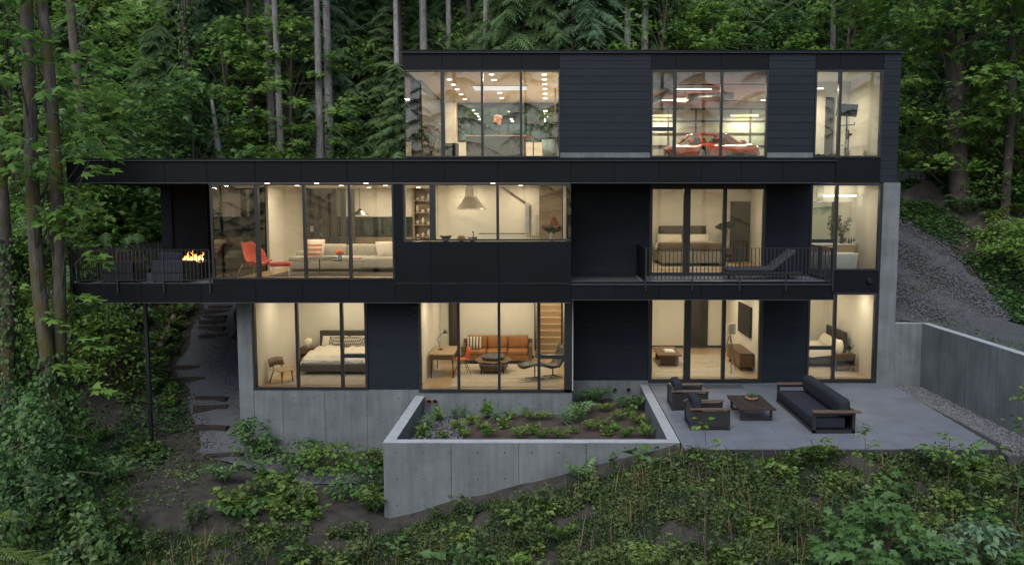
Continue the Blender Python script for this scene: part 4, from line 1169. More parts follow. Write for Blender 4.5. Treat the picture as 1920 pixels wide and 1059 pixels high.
for sx in (-1, 1):
    for sy in (-1, 1): MB().tube([(sx * .32, sy * .66, .56), (sx * .34, sy * .70, 0)], .02, 8).build('leg', 'black_metal', t)
t = thing('desk_lamp', 'black jointed lamp on the den desk', 'lamp', (-3.42, 1.1, .767))
MB().cyl((0, 0, 0), (0, 0, .02), .08, n=14).build('base', 'black_metal', t)
MB().tube([(0, 0, .02), (-.10, 0, .34), (.12, -.05, .58)], .010, 6).build('arm', 'black_metal', t)
MB().lathe([(.02, .06), (.07, -.02), (.075, -.05)], (.16, -.06, .58), 12).build('lamp_shade', 'black_metal', t)
def shell_chair(label, loc, rz, m='orange_plastic'):
    t = thing('shell_chair', label, 'chair', loc, rz)
    prof = [(-.24, .46), (-.15, .44), (.0, .43), (.14, .44), (.20, .52), (.24, .66), (.27, .82)]
    V = []; Fq = []
    for i, (yy, zz) in enumerate(prof):
        for j in range(7):
            a = j / 6 * 2 - 1; V.append((a * .23, yy - .03 * a * a * (i > 3) * 2, zz + .05 * a * a * (i < 5)))
    for i in range(6):
        for j in range(6): a = i * 7 + j; Fq.append((a, a + 1, a + 8, a + 7))
    o = MB().add(V, Fq).build('seat_shell', m, t, smooth=True); s = o.modifiers.new('thick', 'SOLIDIFY'); s.thickness = .012
    for sx in (-1, 1):
        for sy in (-1, 1): MB().tube([(sx * .08, sy * .08, .42), (sx * .22, sy * .22, 0)], .012, 6).build('leg', 'walnut', t)
    return t
shell_chair('orange shell chair drawn up to the den desk', (-2.72, .95, .02), R(-70))

# ------------------------------------------------------------------ media room
rug('cream rug with thin grid lines in the lower room behind the sliding doors', 3.05, .5, 6.0, 4.4, 0.0, 'rug_beige', 5)
t = thing('low_table', 'low dark wooden bench table on the cream rug', 'table', (3.95, 2.9, .02))
MB().rbox(-.38, -.85, .34, .38, .85, .40, .01).build('table_top', 'walnut', t)
MB().box(-.30, -.62, 0, .30, -.54, .34).build('leg', 'walnut', t); MB().box(-.30, .54, 0, .30, .62, .34).build('leg', 'walnut', t)
t = thing('book_stack', 'white books lying on the low dark bench table', 'books', (4.0, 2.7, .422)); 
MB().box(-.17, -.25, 0, .17, .25, .03).build('book', 'paper_white', t); MB().box(-.15, -.20, .031, .14, .2, .055).build('book', 'paper_white', t)
t = thing('media_console', 'walnut media console under the wall television', 'console', (6.30, 2.35, 0))
MB().rbox(-.22, -.95, .14, .22, .95, .58, .01).build('carcass', 'walnut', t)
for k in range(3): MB().box(-.232, -.92 + k * .62, .18, -.221, -.32 + k * .62, .54).build('door', 'walnut', t)
for sx in (-1, 1):
    for sy in (-1, 1): MB().box(sx * .16 - .02, sy * .8 - .02, 0, sx * .16 + .02, sy * .8 + .02, .14).build('leg', 'black_metal', t)
t = thing('television', 'flat black television on the right wall of the lower room', 'television', (6.52, 2.7, 1.0))
MB().rbox(-.05, -.85, 0, .01, .85, 1.0, .008).build('bezel', 'black_plastic', t); MB().box(-.052, -.83, .02, -.0505, .83, .98).build('screen', 'screen', t)
t = thing('tripod_lamp', 'tripod floor lamp with pale shade before the television', 'floor lamp', (5.72, 1.3, .02))
for k in range(3):
    a = R(30 + 120 * k); MB().tube([(math.cos(a) * .28, math.sin(a) * .28, 0), (math.cos(a) * .03, math.sin(a) * .03, 1.15)], .012, 6).build('leg', 'walnut', t)
MB().tube([(0, 0, 1.12), (0, 0, 1.3)], .012, 6).build('stem', 'black_metal', t)
MB().lathe([(.17, 1.22), (.17, 1.55), (.165, 1.55), (.165, 1.22)], n=20).build('lamp_shade', 'linen', t)
t = thing('dark_sofa', 'dark brown sofa end peeking in at the left of the lower room', 'sofa', (2.98, 1.1, 0))
MB().rbox(-.2, -.5, .10, .20, .9, .42, .04).build('base', 'leather_black', t, smooth=False); MB().rbox(-.2, -.5, .10, .0, .9, .72, .06, 3).build('back', 'leather_black', t)

# ------------------------------------------------------------------ lower right bedroom
rug('warm striped rug beside the bed in the lower right bedroom', 7.7, .5, 9.5, 3.0, 0.0, 'rug_beige', 4)
bed('dark bed with tumbled white duvet seen through lower right window', (8.62, 2.95, .018), R(-90), 1.7, 2.0, 'bed_grey', 'headboard_dark', head_h=1.15)
nightstand('nightstand with metal legs by the bed in the lower right bedroom', (9.42, 1.55, .018), .62, .42, .55, 'walnut')
t = thing('bedside_lamp', 'round woven table lamp on the lower right nightstand', 'lamp', (9.30, 1.6, .57))
MB().lathe([(0, 0), (.08, 0), (.12, .10), (.13, .22), (.10, .36), (.06, .42), (0, .42)], n=16).build('lamp_shade', 'lamp_shade', t, smooth=True)
t = thing('bedside_plant', 'small leafy pot plant beside the round bedside lamp', 'plant', (9.56, 1.5, .57))
MB().lathe([(0, 0), (.05, 0), (.07, .10), (0, .10)], n=12).build('pot', 'ceramic_white', t)
lb = LB(); n = 40; lb.put(OVAL, RNG.normal(0, .04, (n, 3)) + (0, 0, .14), rdir(n, 0, 1.2), rup(n), .10); lb.build('leaves', 'leaf_house', t)

# ------------------------------------------------------------------ living room
ZL = 3.19
rug('dark rug beneath the living room sofa and tables', -8.3, -.3, -4.4, 3.2, ZL, 'rug_dark')
t = thing('sectional_sofa', 'long pale tufted sectional sofa in the living room', 'sofa', (-6.7, 1.95, ZL + .016))
MB().rbox(-1.5, -.62, .06, 2.35, .55, .34, .06, 3).build('base', 'sofa_fabric', t, smooth=True)
MB().rbox(-1.5, -.62, .30, -.35, .5, .46, .06, 3).build('seat_cushion', 'sofa_fabric', t, smooth=True)
MB().rbox(-.34, -.62, .30, .82, .5, .46, .06, 3).build('seat_cushion', 'sofa_fabric', t, smooth=True)
MB().rbox(.83, -.90, .10, 2.35, .5, .46, .08, 3).build('seat_cushion', 'sofa_fabric', t, smooth=True)
for k in range(3): MB().rbox(-1.0 + k * 1.12, .28, .40, .10 + k * 1.12, .58, .82, .09, 3).build('back_cushion', 'sofa_fabric', t, smooth=True)
MB().rbox(-1.5, .1, .30, -1.02, .56, .60, .08, 3).build('arm', 'sofa_fabric', t, smooth=True)
def cushion(label, loc, w, tilt, m, rz=0):
    t = thing('cushion', label, 'cushion', loc, rz)
    MB().pillow(w, w * .92, .17, Matrix.Translation((0, 0, w * .42)) @ Matrix.Rotation(R(tilt), 4, 'X')).build('cover', m, t, smooth=True)
cushion('orange striped cushion on the left of the sectional sofa', (-7.5, 1.72, ZL + .47), .5, 66, 'cushion_stripe', R(-8))
cushion('plain cream cushion behind the striped one on the sectional sofa', (-7.53, 2.02, ZL + .50), .58, 70, 'linen', R(-4))
cushion('large plain pale cushion on the right of the sectional sofa', (-5.25, 1.80, ZL + .47), .56, 62, 'linen', R(30))
def round_table(label, loc, r, h):
    t = thing('round_side_table', label, 'table', loc)
    MB().lathe([(0, h - .018), (r, h - .018), (r, h), (0, h)], n=28).build('table_top', 'stone_dark', t)
    MB().cyl((0, 0, .012), (0, 0, h - .018), .018, n=8).build('stem', 'black_metal', t); MB().lathe([(0, 0), (r * .6, 0), (r * .6, .012), (0, .012)], n=24).build('base', 'black_metal', t)
round_table('taller thin round coffee table left in front of the sectional', (-6.95, .35, ZL + .017), .52, .50)
round_table('lower thin round coffee table right in front of the sectional', (-6.05, .35, ZL + .017), .48, .42)
t = thing('flower_vase', 'small vase with orange flowers on the low round table', 'vase', (-6.32, .32, ZL + .437))
MB().lathe([(0, 0), (.05, 0), (.07, .08), (.04, .16), (.045, .18)], n=14).build('vase', 'ceramic_teal', t, smooth=True)
m = MB()
for k in range(14): m.ball((random.uniform(-.09, .09), random.uniform(-.09, .09), .24 + random.uniform(-.04, .06)), random.uniform(.03, .05), 7)
m.build('petals', 'orange_petal', t, smooth=True)
t = thing('table_books', 'small stack of red and pale books on low round table', 'books', (-5.85, .4, ZL + .437))
MB().box(-.15, -.11, 0, .15, .11, .03).build('book', 'paper_white', t); MB().box(-.13, -.1, .031, .13, .1, .06).build('book', 'book_red', t)
# red lounge chair and ottoman
def womb(label, loc, rz):
    t = thing('red_lounge_chair', label, 'armchair', loc, rz)
    V = []; Fq = []; n1, n2 = 12, 12
    for i in range(n1 + 1):
        for j in range(n2 + 1):
            a = i / n1 * 2 - 1; b = j / n2
            yy = -.36 + b * .80; zz = .40 + (max(0, b - .45) / .55) ** 1.25 * .58 - .10 * math.sin(math.pi * min(1, b / .55)) * (b < .55)
            wdt = .40 + .06 * math.sin(math.pi * b) - .20 * max(0, b - .65) / .35
            V.append((a * wdt, yy - .20 * a * a * (b > .3) * min(1, (b - .3) * 2.2), zz + .20 * a * a * math.sin(math.pi * (.15 + .75 * b))))
    for i in range(n1):
        for j in range(n2): q = i * (n2 + 1) + j; Fq.append((q, q + 1, q + n2 + 2, q + n2 + 1))
    o = MB().add(V, Fq).build('seat_shell', 'red_felt', t, smooth=True); s = o.modifiers.new('thick', 'SOLIDIFY'); s.thickness = .035
    MB().rbox(-.30, -.34, .34, .30, .16, .44, .05, 3).build('seat_cushion', 'red_felt', t, smooth=True)
    for sx in (-1, 1):
        MB().tube([(sx * .26, -.28, .38), (sx * .32, -.36, 0)], .009, 6).build('leg', 'chrome', t); MB().tube([(sx * .26, .16, .42), (sx * .34, .36, 0)], .009, 6).build('leg', 'chrome', t)
    return t
womb('red shell lounge chair by the living room corner glass', (-8.62, -.55, ZL), R(68))
t = thing('red_ottoman', 'low red ottoman on chrome legs beside the red lounge chair', 'ottoman', (-7.85, -.45, ZL), R(10))
MB().rbox(-.30, -.24, .32, .30, .24, .44, .05, 3).build('seat_cushion', 'red_felt', t, smooth=True)
for sx in (-1, 1):
    for sy in (-1, 1): MB().tube([(sx * .22, sy * .16, .33), (sx * .26, sy * .20, 0)], .009, 6).build('leg', 'chrome', t)
# bookshelf
def shelf_unit(label, x0, x1, y, z0, z1, rows, m='driftwood_shelf', d=.34):
    t = thing('bookshelf', label, 'bookshelf', (0, 0, 0))
    MB().box(x0, y + d - .02, z0, x1, y + d, z1).build('back_panel', m, t)
    MB().box(x0, y, z0, x0 + .05, y + d - .021, z1).build('side_panel', m, t); MB().box(x1 - .05, y, z0, x1, y + d - .021, z1).build('side_panel', m, t)
    zs = [z0 + (z1 - z0) * k / rows for k in range(rows + 1)]
    for zz in zs: MB().box(x0 + .051, y + .004, zz, x1 - .051, y + d - .022, zz + .035).build('shelf', m, t)
    return zs
bsx0, bsx1 = Xp(571, 420, 5.9), Xp(622, 420, 5.9)
bzs = shelf_unit('tall wooden bookshelf at the back of the living room', bsx0, bsx1, 5.93, ZL, 5.88, 6)
bm_ = ['book_blue', 'book_red', 'book_tan', 'paper_white']
def books(label, x, y, z, n, flat=False, mats=None):
    t = thing('books', label, 'books', (x, y, z)); xx = 0
    for i in range(n):
        wdt = random.uniform(.025, .05); hh = random.uniform(.16, .26); mm = (mats or bm_)[i % 4]
        if flat: MB().box(-.12, -.09, xx, .12, .09, xx + wdt).build('book', mm, t)
        else: MB().box(xx, -.08, 0, xx + wdt - .003, .08, hh).build('book', mm, t)
        xx += wdt
books('upright books on the top shelf of the living bookshelf', bsx1 - .35, 6.08, bzs[5] + .036, 6)
books('flat pile of books on the second shelf from the top', bsx0 + .3, 6.08, bzs[4] + .036, 4, True)
books('pale books lying on the middle shelf of the living bookshelf', bsx1 - .3, 6.08, bzs[3] + .036, 3, True)
t = thing('shelf_vase', 'rounded pale vase on the middle living bookshelf', 'vase', (bsx0 + .18, 6.08, bzs[3] + .036)); MB().lathe([(0, 0), (.06, 0), (.09, .1), (.05, .22), (.055, .24)], n=14).build('vase', 'ceramic_white', t, smooth=True)
t = thing('shelf_bowl', 'dark bowl on the top living bookshelf', 'bowl', (bsx0 + .25, 6.08, bzs[5] + .036)); MB().lathe([(0, 0), (.05, 0), (.12, .08), (.11, .08), (0, .02)], n=14).build('bowl', 'stone_dark', t, smooth=True)
t = thing('framed_picture', 'white framed picture leaning on the living bookshelf', 'picture', ((bsx0 + bsx1) / 2 + .12, 5.95, bzs[2] + .036))
MB().box(-.25, 0, -.0, .25, .025, .66).build('frame', 'paper_white', t); MB().box(-.14, -.003, .16, .14, -.0005, .50).build('print', 'book_tan', t); MB().box(-.03, -.006, .40, .05, -.004, .47).build('print', 'book_red', t)
t = thing('shelf_lamp', 'small dark based lamp with pale globe on the bookshelf', 'lamp', (bsx0 + .2, 6.05, bzs[2] + .036)); MB().cyl((0, 0, 0), (0, 0, .18), .1, n=14).build('base', 'stone_dark', t); MB().ball((0, 0, .30), .13, 12).build('lamp_shade', 'lamp_shade', t, smooth=True)
# slot window, credenza, dining
swx0, swx1 = Xp(628, 425, 6.25), Xp(770, 425, 6.25)
zs0, zs1 = PY(700, 441, 6.2)[1], PY(700, 409, 6.2)[1]
sw = MB().box(swx0 - .05, 6.24, zs0 - .05, swx1 + .05, 6.296, zs0).box(swx0 - .05, 6.24, zs1, swx1 + .05, 6.296, zs1 + .05).box(swx0 - .05, 6.24, zs0, swx0, 6.296, zs1).box(swx1, 6.24, zs0, swx1 + .05, 6.296, zs1).build('slot_window', 'window_frame', house)
MB().box(swx0, 6.275, zs0, swx1, 6.285, zs1).build('outlook', 'art_blue', sw); MB().box(swx0, 6.255, zs0, swx1, 6.262, zs1).build('pane', 'glass', sw)
t = thing('credenza', 'long low oak credenza under the living room slot window', 'sideboard', (0, 0, 0))
MB().rbox(swx0 - .2, 5.85, ZL + .12, swx1 + .1, 6.23, zs0 - .09, .01).build('carcass', 'driftwood_shelf', t)
for k in range(5):
    a = swx0 - .18 + k * (swx1 - swx0 + .26) / 5; MB().box(a, 5.835, ZL + .16, a + (swx1 - swx0 + .26) / 5 - .01, 5.849, zs0 - .12).build('door', 'driftwood_shelf', t)
t = thing('dining_table', 'long dark dining table behind the sectional sofa', 'table', (-5.3, 4.2, ZL))
MB().rbox(-1.1, -.45, .72, 1.1, .45, .755, .006).build('table_top', 'walnut', t)
for sx in (-1, 1): MB().box(sx * .85 - .04, -.35, 0, sx * .85 + .04, .35, .72).build('leg', 'black_metal', t)
for k, (xx, nm) in enumerate(((-6.0, 'left'), (-5.3, 'middle'), (-4.6, 'right'))):
    shell_chair('dark dining chair on the %s of the near side of the dining table' % nm, (xx, 3.55, ZL), R(180), 'black_plastic')
t = thing('table_bowl', 'pale shallow bowl on the dining table', 'bowl', (-5.1, 4.2, ZL + .757)); MB().lathe([(0, 0), (.06, 0), (.16, .07), (.15, .07), (0, .02)], n=16).build('bowl', 'ceramic_white', t, smooth=True)
pxx, pzz = PY(675, 403, 4.2)
t = thing('pendant_lamp', 'dark conical pendant lamp over the dining table', 'pendant lamp', (pxx, 4.2, pzz))
MB().lathe([(.03, .22), (.08, .14), (.34, 0), (.33, 0), (.07, .12), (0, .13)], n=24).build('lamp_shade', 'black_metal', t, smooth=False); MB().tube([(0, 0, .2), (0, 0, 5.89 - pzz)], .008, 6).build('cord', 'black_plastic', t)
MB().ball((0, 0, .06), .05, 10).build('bulb', 'downlight_lens', t, smooth=True)
bx('dark_screen', 'dark_panel', house, -8.95, 5.6, ZL, Xp(567, 420, 5.6), 5.7, 5.88)
for k in range(6): bx('curtain_fold', 'stone_dark', house, -8.9 + k * .33, 5.50, ZL, -8.72 + k * .33, 5.595, 5.87)

# ------------------------------------------------------------------ kitchen
t = thing('kitchen_counter', 'white kitchen counter along the kitchen window', 'counter', (0, 0, 0))
MB().rbox(-3.8, FA + .20, 4.245, .38, FA + .85, 4.285, .006).build('worktop', 'quartz', t); MB().box(-3.8, FA + .24, ZL, .36, FA + .82, 4.244).build('cabinet', 'white_paint', t)
hx, hz = PY(883, 394, 1.4)
t = thing('range_hood', 'brushed steel conical range hood hanging in the kitchen', 'range hood', (hx, 1.4, hz))
MB().lathe([(.46, 0), (.46, .045), (.43, .07), (.30, .24), (.20, .40), (.185, .44), (.185, 5.895 - hz)], n=36).build('hood_body', 'steel', t, smooth=True)
MB().lathe([(0, .03), (.44, .03)], n=24).build('filter', 'stone_dark', t)
t = thing('kitchen_island', 'pale kitchen island below the range hood', 'counter', (0, 0, 0))
MB().box(-3.2, 1.0, ZL, -.7, 1.9, 4.06).build('cabinet', 'white_paint', t); MB().rbox(-3.24, .96, 4.061, -.66, 1.94, 4.10, .006).build('worktop', 'quartz', t)
ksx0, ksx1 = Xp(774, 400, 5.9), Xp(822, 400, 5.9)
kzs = shelf_unit('open wooden kitchen shelves holding glassware', ksx0, ksx1, 5.93, ZL, 5.88, 6)
for r_ in range(2, 6):
    for k in range(4):
        xx = ksx0 + .14 + k * (ksx1 - ksx0 - .24) / 3.4; kind_ = (r_ + k) % 3
        nm = ['glass jar', 'tall glass carafe', 'stoneware cup'][kind_]
        rw_ = {2: 'lowest visible', 3: 'second', 4: 'third', 5: 'top'}[r_]
        t = thing('shelf_ware', '%s standing %s on the %s kitchen shelf' % (nm, ['at the left end', 'second from the left', 'third from the left', 'at the right end'][k], rw_), 'glassware', (xx, 6.08, kzs[r_] + .036), group='glassware on the kitchen shelves')
        hh = (.16, .26, .10)[kind_]
        MB().lathe([(0, 0), (.05, 0), (.06, hh * .6), (.035, hh * .9), (.04, hh)], n=12).build('body', ['clear_glassware', 'clear_glassware', 'ceramic_white'][kind_], t, smooth=True)
        if kind_ == 0: MB().lathe([(0, hh), (.042, hh), (.042, hh + .02), (0, hh + .02)], n=12).build('lid', 'walnut', t)
# handrail with newel and tall cabinet
a0 = PY(936, 347, 2.2); a1 = PY(985, 380, 2.2)
o = MB().tube([(a0[0], 2.24, a0[1]), (a1[0], 2.24, a1[1])], .028, 8).build('stair_handrail', 'walnut', house)
nx0, nx1 = Xp(985, 410, 2.2), Xp(992, 410, 2.2)
bx('newel_wall', 'galvanised', house, nx0, 2.10, PY(990, 436, 2.2)[1], nx1, 2.28, PY(990, 380, 2.2)[1])
bx('guard_rail', 'black_metal', house, Xp(898, 436, 2.2), 2.12, PY(990, 437, 2.2)[1] - .03, nx0, 2.15, PY(990, 437, 2.2)[1])
bx('guard_rail', 'chrome', house, Xp(996, 436, 2.2), 2.0, 4.07, Xp(997.5, 436, 2.2), 2.03, PY(990, 384, 2.2)[1])
for k in range(5):
    bx('tread', 'oak', house, nx1 + .02, 1.75 + .08 * k, 3.5 + k * .19, Xp(1012, 420, 2.2), 2.2, 3.54 + k * .19)
t = thing('pantry_cabinet', 'tall wooden pantry cabinet at the right end of the kitchen', 'cabinet', (0, 0, 0))
pcx = Xp(1011, 420, 1.6)
MB().box(pcx, 1.6, ZL, .40, 2.2, 5.86).build('carcass', 'driftwood_shelf', t); MB().box(pcx + .01, 1.585, ZL + .1, .39, 1.599, 5.84).build('door', 'driftwood_shelf', t)
zc = 4.285
def lotus(label, loc, r):
    t = thing('artichoke_bowl', label, 'bowl', loc)
    MB().lathe([(0, 0), (r * .5, 0), (r, r * .6), (r * .9, r * .62), (0, r * .2)], n=14).build('bowl', 'ceramic_green', t, smooth=True)
    lb = LB(); n = 26; a = RNG.random(n) * 6.28; P_ = np.stack([np.cos(a) * r * .6, np.sin(a) * r * .6, np.full(n, r * .5)], 1)
    lb.put(OVAL, P_, np.stack([np.cos(a), np.sin(a), np.full(n, 1.1)], 1), rup(n), r * 1.1); lb.build('leaves', 'leaf_house', t)
x, y = PY(836, 447, FA + .5); lotus('green artichoke shaped bowl on the kitchen window counter', (x, FA + .5, zc), .13)
x, y = PY(865, 447, FA + .5)
t = thing('fruit_bowl', 'bowl of yellow fruit on the kitchen window counter', 'bowl', (x, FA + .5, zc)); MB().lathe([(0, 0), (.06, 0), (.14, .09), (.13, .09), (0, .03)], n=16).build('bowl', 'basket', t, smooth=True)
for k in range(6): MB().ball((math.cos(k) * .06, math.sin(k) * .06, .12), .045, 9).build('fruit', 'fruit', t, smooth=True)
x, y = PY(887, 447, FA + .5)
t = thing('kitchen_tap', 'dark kitchen tap beside a potted herb at the window', 'tap', (x, FA + .6, zc)); MB().tube([(0, 0, 0), (0, 0, .22), (0, -.02, .26), (.0, -.12, .28), (0, -.17, .24)], .013, 8).build('spout', 'black_metal', t); MB().tube([(0, 0, .1), (.09, 0, .12)], .01, 6).build('handle', 'black_metal', t); MB().cyl((0, 0, 0), (0, 0, .04), .028, n=10).build('base', 'black_metal', t)
x, y = PY(884, 447, FA + .42); lotus('small dark potted herb by the kitchen tap', (x + .03, FA + .40, zc), .10)
x, y = PY(1034, 449, FA + .5)
t = thing('strelitzia_vase', 'clear vase of tall orange strelitzia flowers at the kitchen corner', 'vase', (x, FA + .5, zc))
MB().lathe([(0, 0), (.05, 0), (.06, .1), (.045, .24), (.05, .26)], n=14).build('vase', 'clear_glassware', t, smooth=True)
for k, (dx, dz, mm) in enumerate(((.10, .62, 'orange_petal'), (.04, .52, 'orange_petal'), (-.19, .38, 'book_red'), (.14, .50, 'orange_petal'), (.20, .36, 'book_red'))):
    MB().tube([(0, 0, .05), (dx * .4, 0, dz * .6), (dx, 0, dz - .05)], .008, 6).build('stem', 'stem_green', t)
    lb = LB(); n = 10; lb.put(OVALN, np.tile([(dx, 0, dz - .08)], (n, 1)) + RNG.normal(0, .02, (n, 3)), np.stack([RNG.normal(0, .4, n), RNG.normal(0, .4, n), np.ones(n)], 1), rup(n), .18)
    me = lb.mesh('flower_head', mm); link(bpy.data.objects.new('flower_head', me), t)
lb = LB(); n = 14; lb.put(OVALN, np.tile([(0, 0, .2)], (n, 1)), rdir(n, .3, 1.4) * (1, .4, 1), rup(n), .34); lb.build('leaves', 'leaf_house', t)

# ------------------------------------------------------------------ upper bedroom and bath
ZB = 3.192
rug('pale rug around the bed in the balcony bedroom', 3.0, 2.4, 6.6, 5.9, ZB, 'rug_beige')
bxc = (Xp(1236, 490, 3.6) + Xp(1362, 490, 3.6)) / 2
bed('wide pale upholstered bed with brown throw in the balcony bedroom', (bxc, 4.75, ZB + .016), 0, 2.05, 2.3, 'linen_grey', 'bed_grey', quilt_m='linen', head_h=1.32, throw='throw_brown', head_w=1.75, platform=.38)
nightstand('dark nightstand left of the wide bed in the balcony bedroom', (bxc - 1.5, 5.6, ZB + .018), .5, .4, .5, 'walnut')
nightstand('dark nightstand right of the wide bed in the balcony bedroom', (bxc + 1.5, 5.6, ZB + .018), .5, .4, .5, 'walnut')
def palm(label, loc, h, n=11, m='leaf_house', pot='ceramic_white', cat='plant', pr=.16, ph=.3):
    t = thing('potted_palm', label, cat, loc)
    MB().lathe([(0, 0), (pr * .8, 0), (pr, ph), (pr * .9, ph), (0, ph * .9)], n=16).build('pot', pot, t, smooth=True)
    lb = LB(); st_ = MB()
    for k in range(n):
        a = 6.28 * k / n + random.uniform(-.2, .2); hh = h * random.uniform(.75, 1); r_ = random.uniform(.15, .4) * h * .5
        tip = Vector((math.cos(a) * r_, math.sin(a) * r_, hh * .8)); st_.tube([(0, 0, ph * .9), (tip.x * .4, tip.y * .4, hh * .5), tip], .008, 5)
        q = 12; ang = np.linspace(-1.3, 1.3, q)
        f = np.stack([np.cos(a + ang) * .8, np.sin(a + ang) * .8, .5 - .3 * np.abs(ang)], 1)
        lb.put(OVALN, np.tile([tuple(tip)], (q, 1)), f, np.tile([(0, 0, 1.)], (q, 1)) + RNG.normal(0, .2, (q, 3)), .24 * h)
    st_.build('stems', 'stem_green', t); lb.build('leaves', m, t)
    return t
x = Xp(1230, 440, 6.5); palm('fan leaved palm left of the bed in the balcony bedroom', (x, 6.2, ZB + .505), .95, 13, pr=.10, ph=.16).location = (bxc - 1.5, 5.55, ZB + .52)
palm('fan leaved palm right of the bed in the balcony bedroom', (bxc + 1.5, 5.55, ZB + .52), 1.1, 15, pr=.10, ph=.16)
tx, ty = PZ(1590, 508, 3.25)
t = thing('bathtub', 'freestanding white bathtub at the bathroom window', 'bathtub', (8.62, .85, 3.242))
V = []; Fq = []; prof = [(0, .0, 0), (.36, .80, 0), (.38, .82, .06), (.42, .88, .56), (.39, .85, .58), (.36, .80, .55), (.30, .70, .15), (0, 0, .12)]
nn = 32
for (a, b, zz) in prof:
    for k in range(nn):
        th_ = 2 * math.pi * k / nn; V.append((math.copysign(abs(math.cos(th_)) ** .7, math.cos(th_)) * b, math.copysign(abs(math.sin(th_)) ** .7, math.sin(th_)) * a, zz))
for i in range(len(prof) - 1):
    for k in range(nn): Fq.append((i * nn + k, i * nn + (k + 1) % nn, (i + 1) * nn + (k + 1) % nn, (i + 1) * nn + k))
MB().add(V, Fq).build('tub', 'white_gloss', t, smooth=True)
x, y = PZ(1617, 503, 3.242)
t = thing('tub_filler', 'slim chrome floor standing tub tap beside the bathtub', 'tap', (9.62, 1.05, 3.242)); MB().tube([(0, 0, 0), (0, 0, .85), (-.04, 0, .93), (-.24, 0, .86)], .014, 8).build('spout', 'chrome', t); MB().tube([(.02, 0, .72), (.07, 0, .6), (.08, 0, .35), (.02, 0, .25)], .007, 6).build('hose', 'chrome', t)
t = thing('vanity', 'oak bathroom vanity with white top below the mirror', 'vanity', (0, 0, 0))
vx0, vx1 = 7.56, Xp(1603, 460, 1.6)
MB().box(vx0, 1.55, 3.62, vx1, 2.09, 4.02).build('cabinet', 'oak', t); MB().rbox(vx0, 1.52, 4.021, vx1 + .02, 2.095, 4.07, .006).build('worktop', 'quartz', t)
for k in range(3): MB().box(vx0 + .03 + k * .70, 1.535, 3.65, vx0 + .70 + k * .70, 1.549, 3.99).build('drawer_front', 'oak', t)
t = thing('mirror', 'frameless tall mirror above the bathroom vanity', 'mirror', (0, 0, 0)); MB().rbox(8.3, 2.07, 4.12, vx1, 2.095, 5.4, .006).build('glass', 'mirror', t)
for px in (1558, 1590):
    x, z = PY(px, 367, 1.85)
    t = thing('vanity_lamp', 'round glowing flat lamp above the mirror, %s of two' % ('left' if px == 1558 else 'right'), 'lamp', (x, 1.80, z), group='round lamps above the bathroom mirror')
    MB().lathe([(0, -.03), (.24, -.03), (.25, 0), (.24, .02), (0, .02)], n=24).build('diffuser', 'vanity_light', t); MB().box(-.03, .0, .02, .03, .28, .04).build('bracket', 'chrome', t)
t = thing('branch_vase', 'dark vase of leafy branches on the bathroom vanity', 'vase', (9.32, 1.75, 4.072))
MB().lathe([(0, 0), (.06, 0), (.08, .1), (.04, .24), (.05, .26)], n=14).build('vase', 'stone_dark', t, smooth=True)
st_ = MB(); lb = LB()
for k in range(9):
    a = random.uniform(0, 6.28); tip = Vector((math.cos(a) * random.uniform(.1, .34), math.sin(a) * .2, random.uniform(.55, .95))); st_.tube([(0, 0, .2), tip * .5 + Vector((0, 0, .1)), tip], .006, 5)
    n = 12; kk = RNG.random((n, 1)) * .6 + .4; lb.put(OVAL, np.array([tuple(tip)]) * kk + RNG.normal(0, .03, (n, 3)), rdir(n), rup(n, 1), .10)
st_.build('stems', 'stem_brown', t); lb.build('leaves', 'leaf_house', t)
t = thing('soap_bottles', 'small dark bottles standing on the bathroom vanity', 'bottles', (9.52, 1.68, 4.072))
for k in range(3): MB().lathe([(0, 0), (.028, 0), (.028, .12), (.012, .14), (.012, .18), (0, .18)], (k * .08, 0, 0), 10).build('bottle', 'stone_dark', t)
bx('wall_recess', 'galvanised', house, Xp(1531, 400, 2.08), 2.085, 4.75, Xp(1543, 400, 2.08), 2.099, 5.9)

# ------------------------------------------------------------------ top storey contents
ZU = 6.602
t = thing('stone_island', 'dark stone fronted kitchen island on the top floor', 'counter', (0, 0, 0))
ix0, ix1 = Xp(874, 280, 4.0), Xp(985, 280, 4.0)
MB().box(ix0, 4.0, ZU, ix1, 4.9, 7.62).build('cabinet', 'stone_dark', t); MB().rbox(ix0 - .03, 3.97, 7.621, ix1 + .03, 4.93, 7.66, .006).build('worktop', 'oak', t)
t = thing('flower_ball', 'pale pink blossom cluster in a slim vase on the island', 'vase', (Xp(935, 250, 4.3), 4.3, 7.662))
MB().lathe([(0, 0), (.04, 0), (.05, .1), (.02, .22), (.025, .24)], n=12).build('vase', 'stone_dark', t, smooth=True); MB().tube([(0, 0, .2), (0, 0, .5)], .008, 6).build('stem', 'stem_green', t)
m = MB()
for k in range(22): m.ball((random.uniform(-.12, .12), random.uniform(-.12, .12), .55 + random.uniform(-.13, .13)), random.uniform(.04, .07), 7)
m.build('petals', 'pink_petal', t, smooth=True)
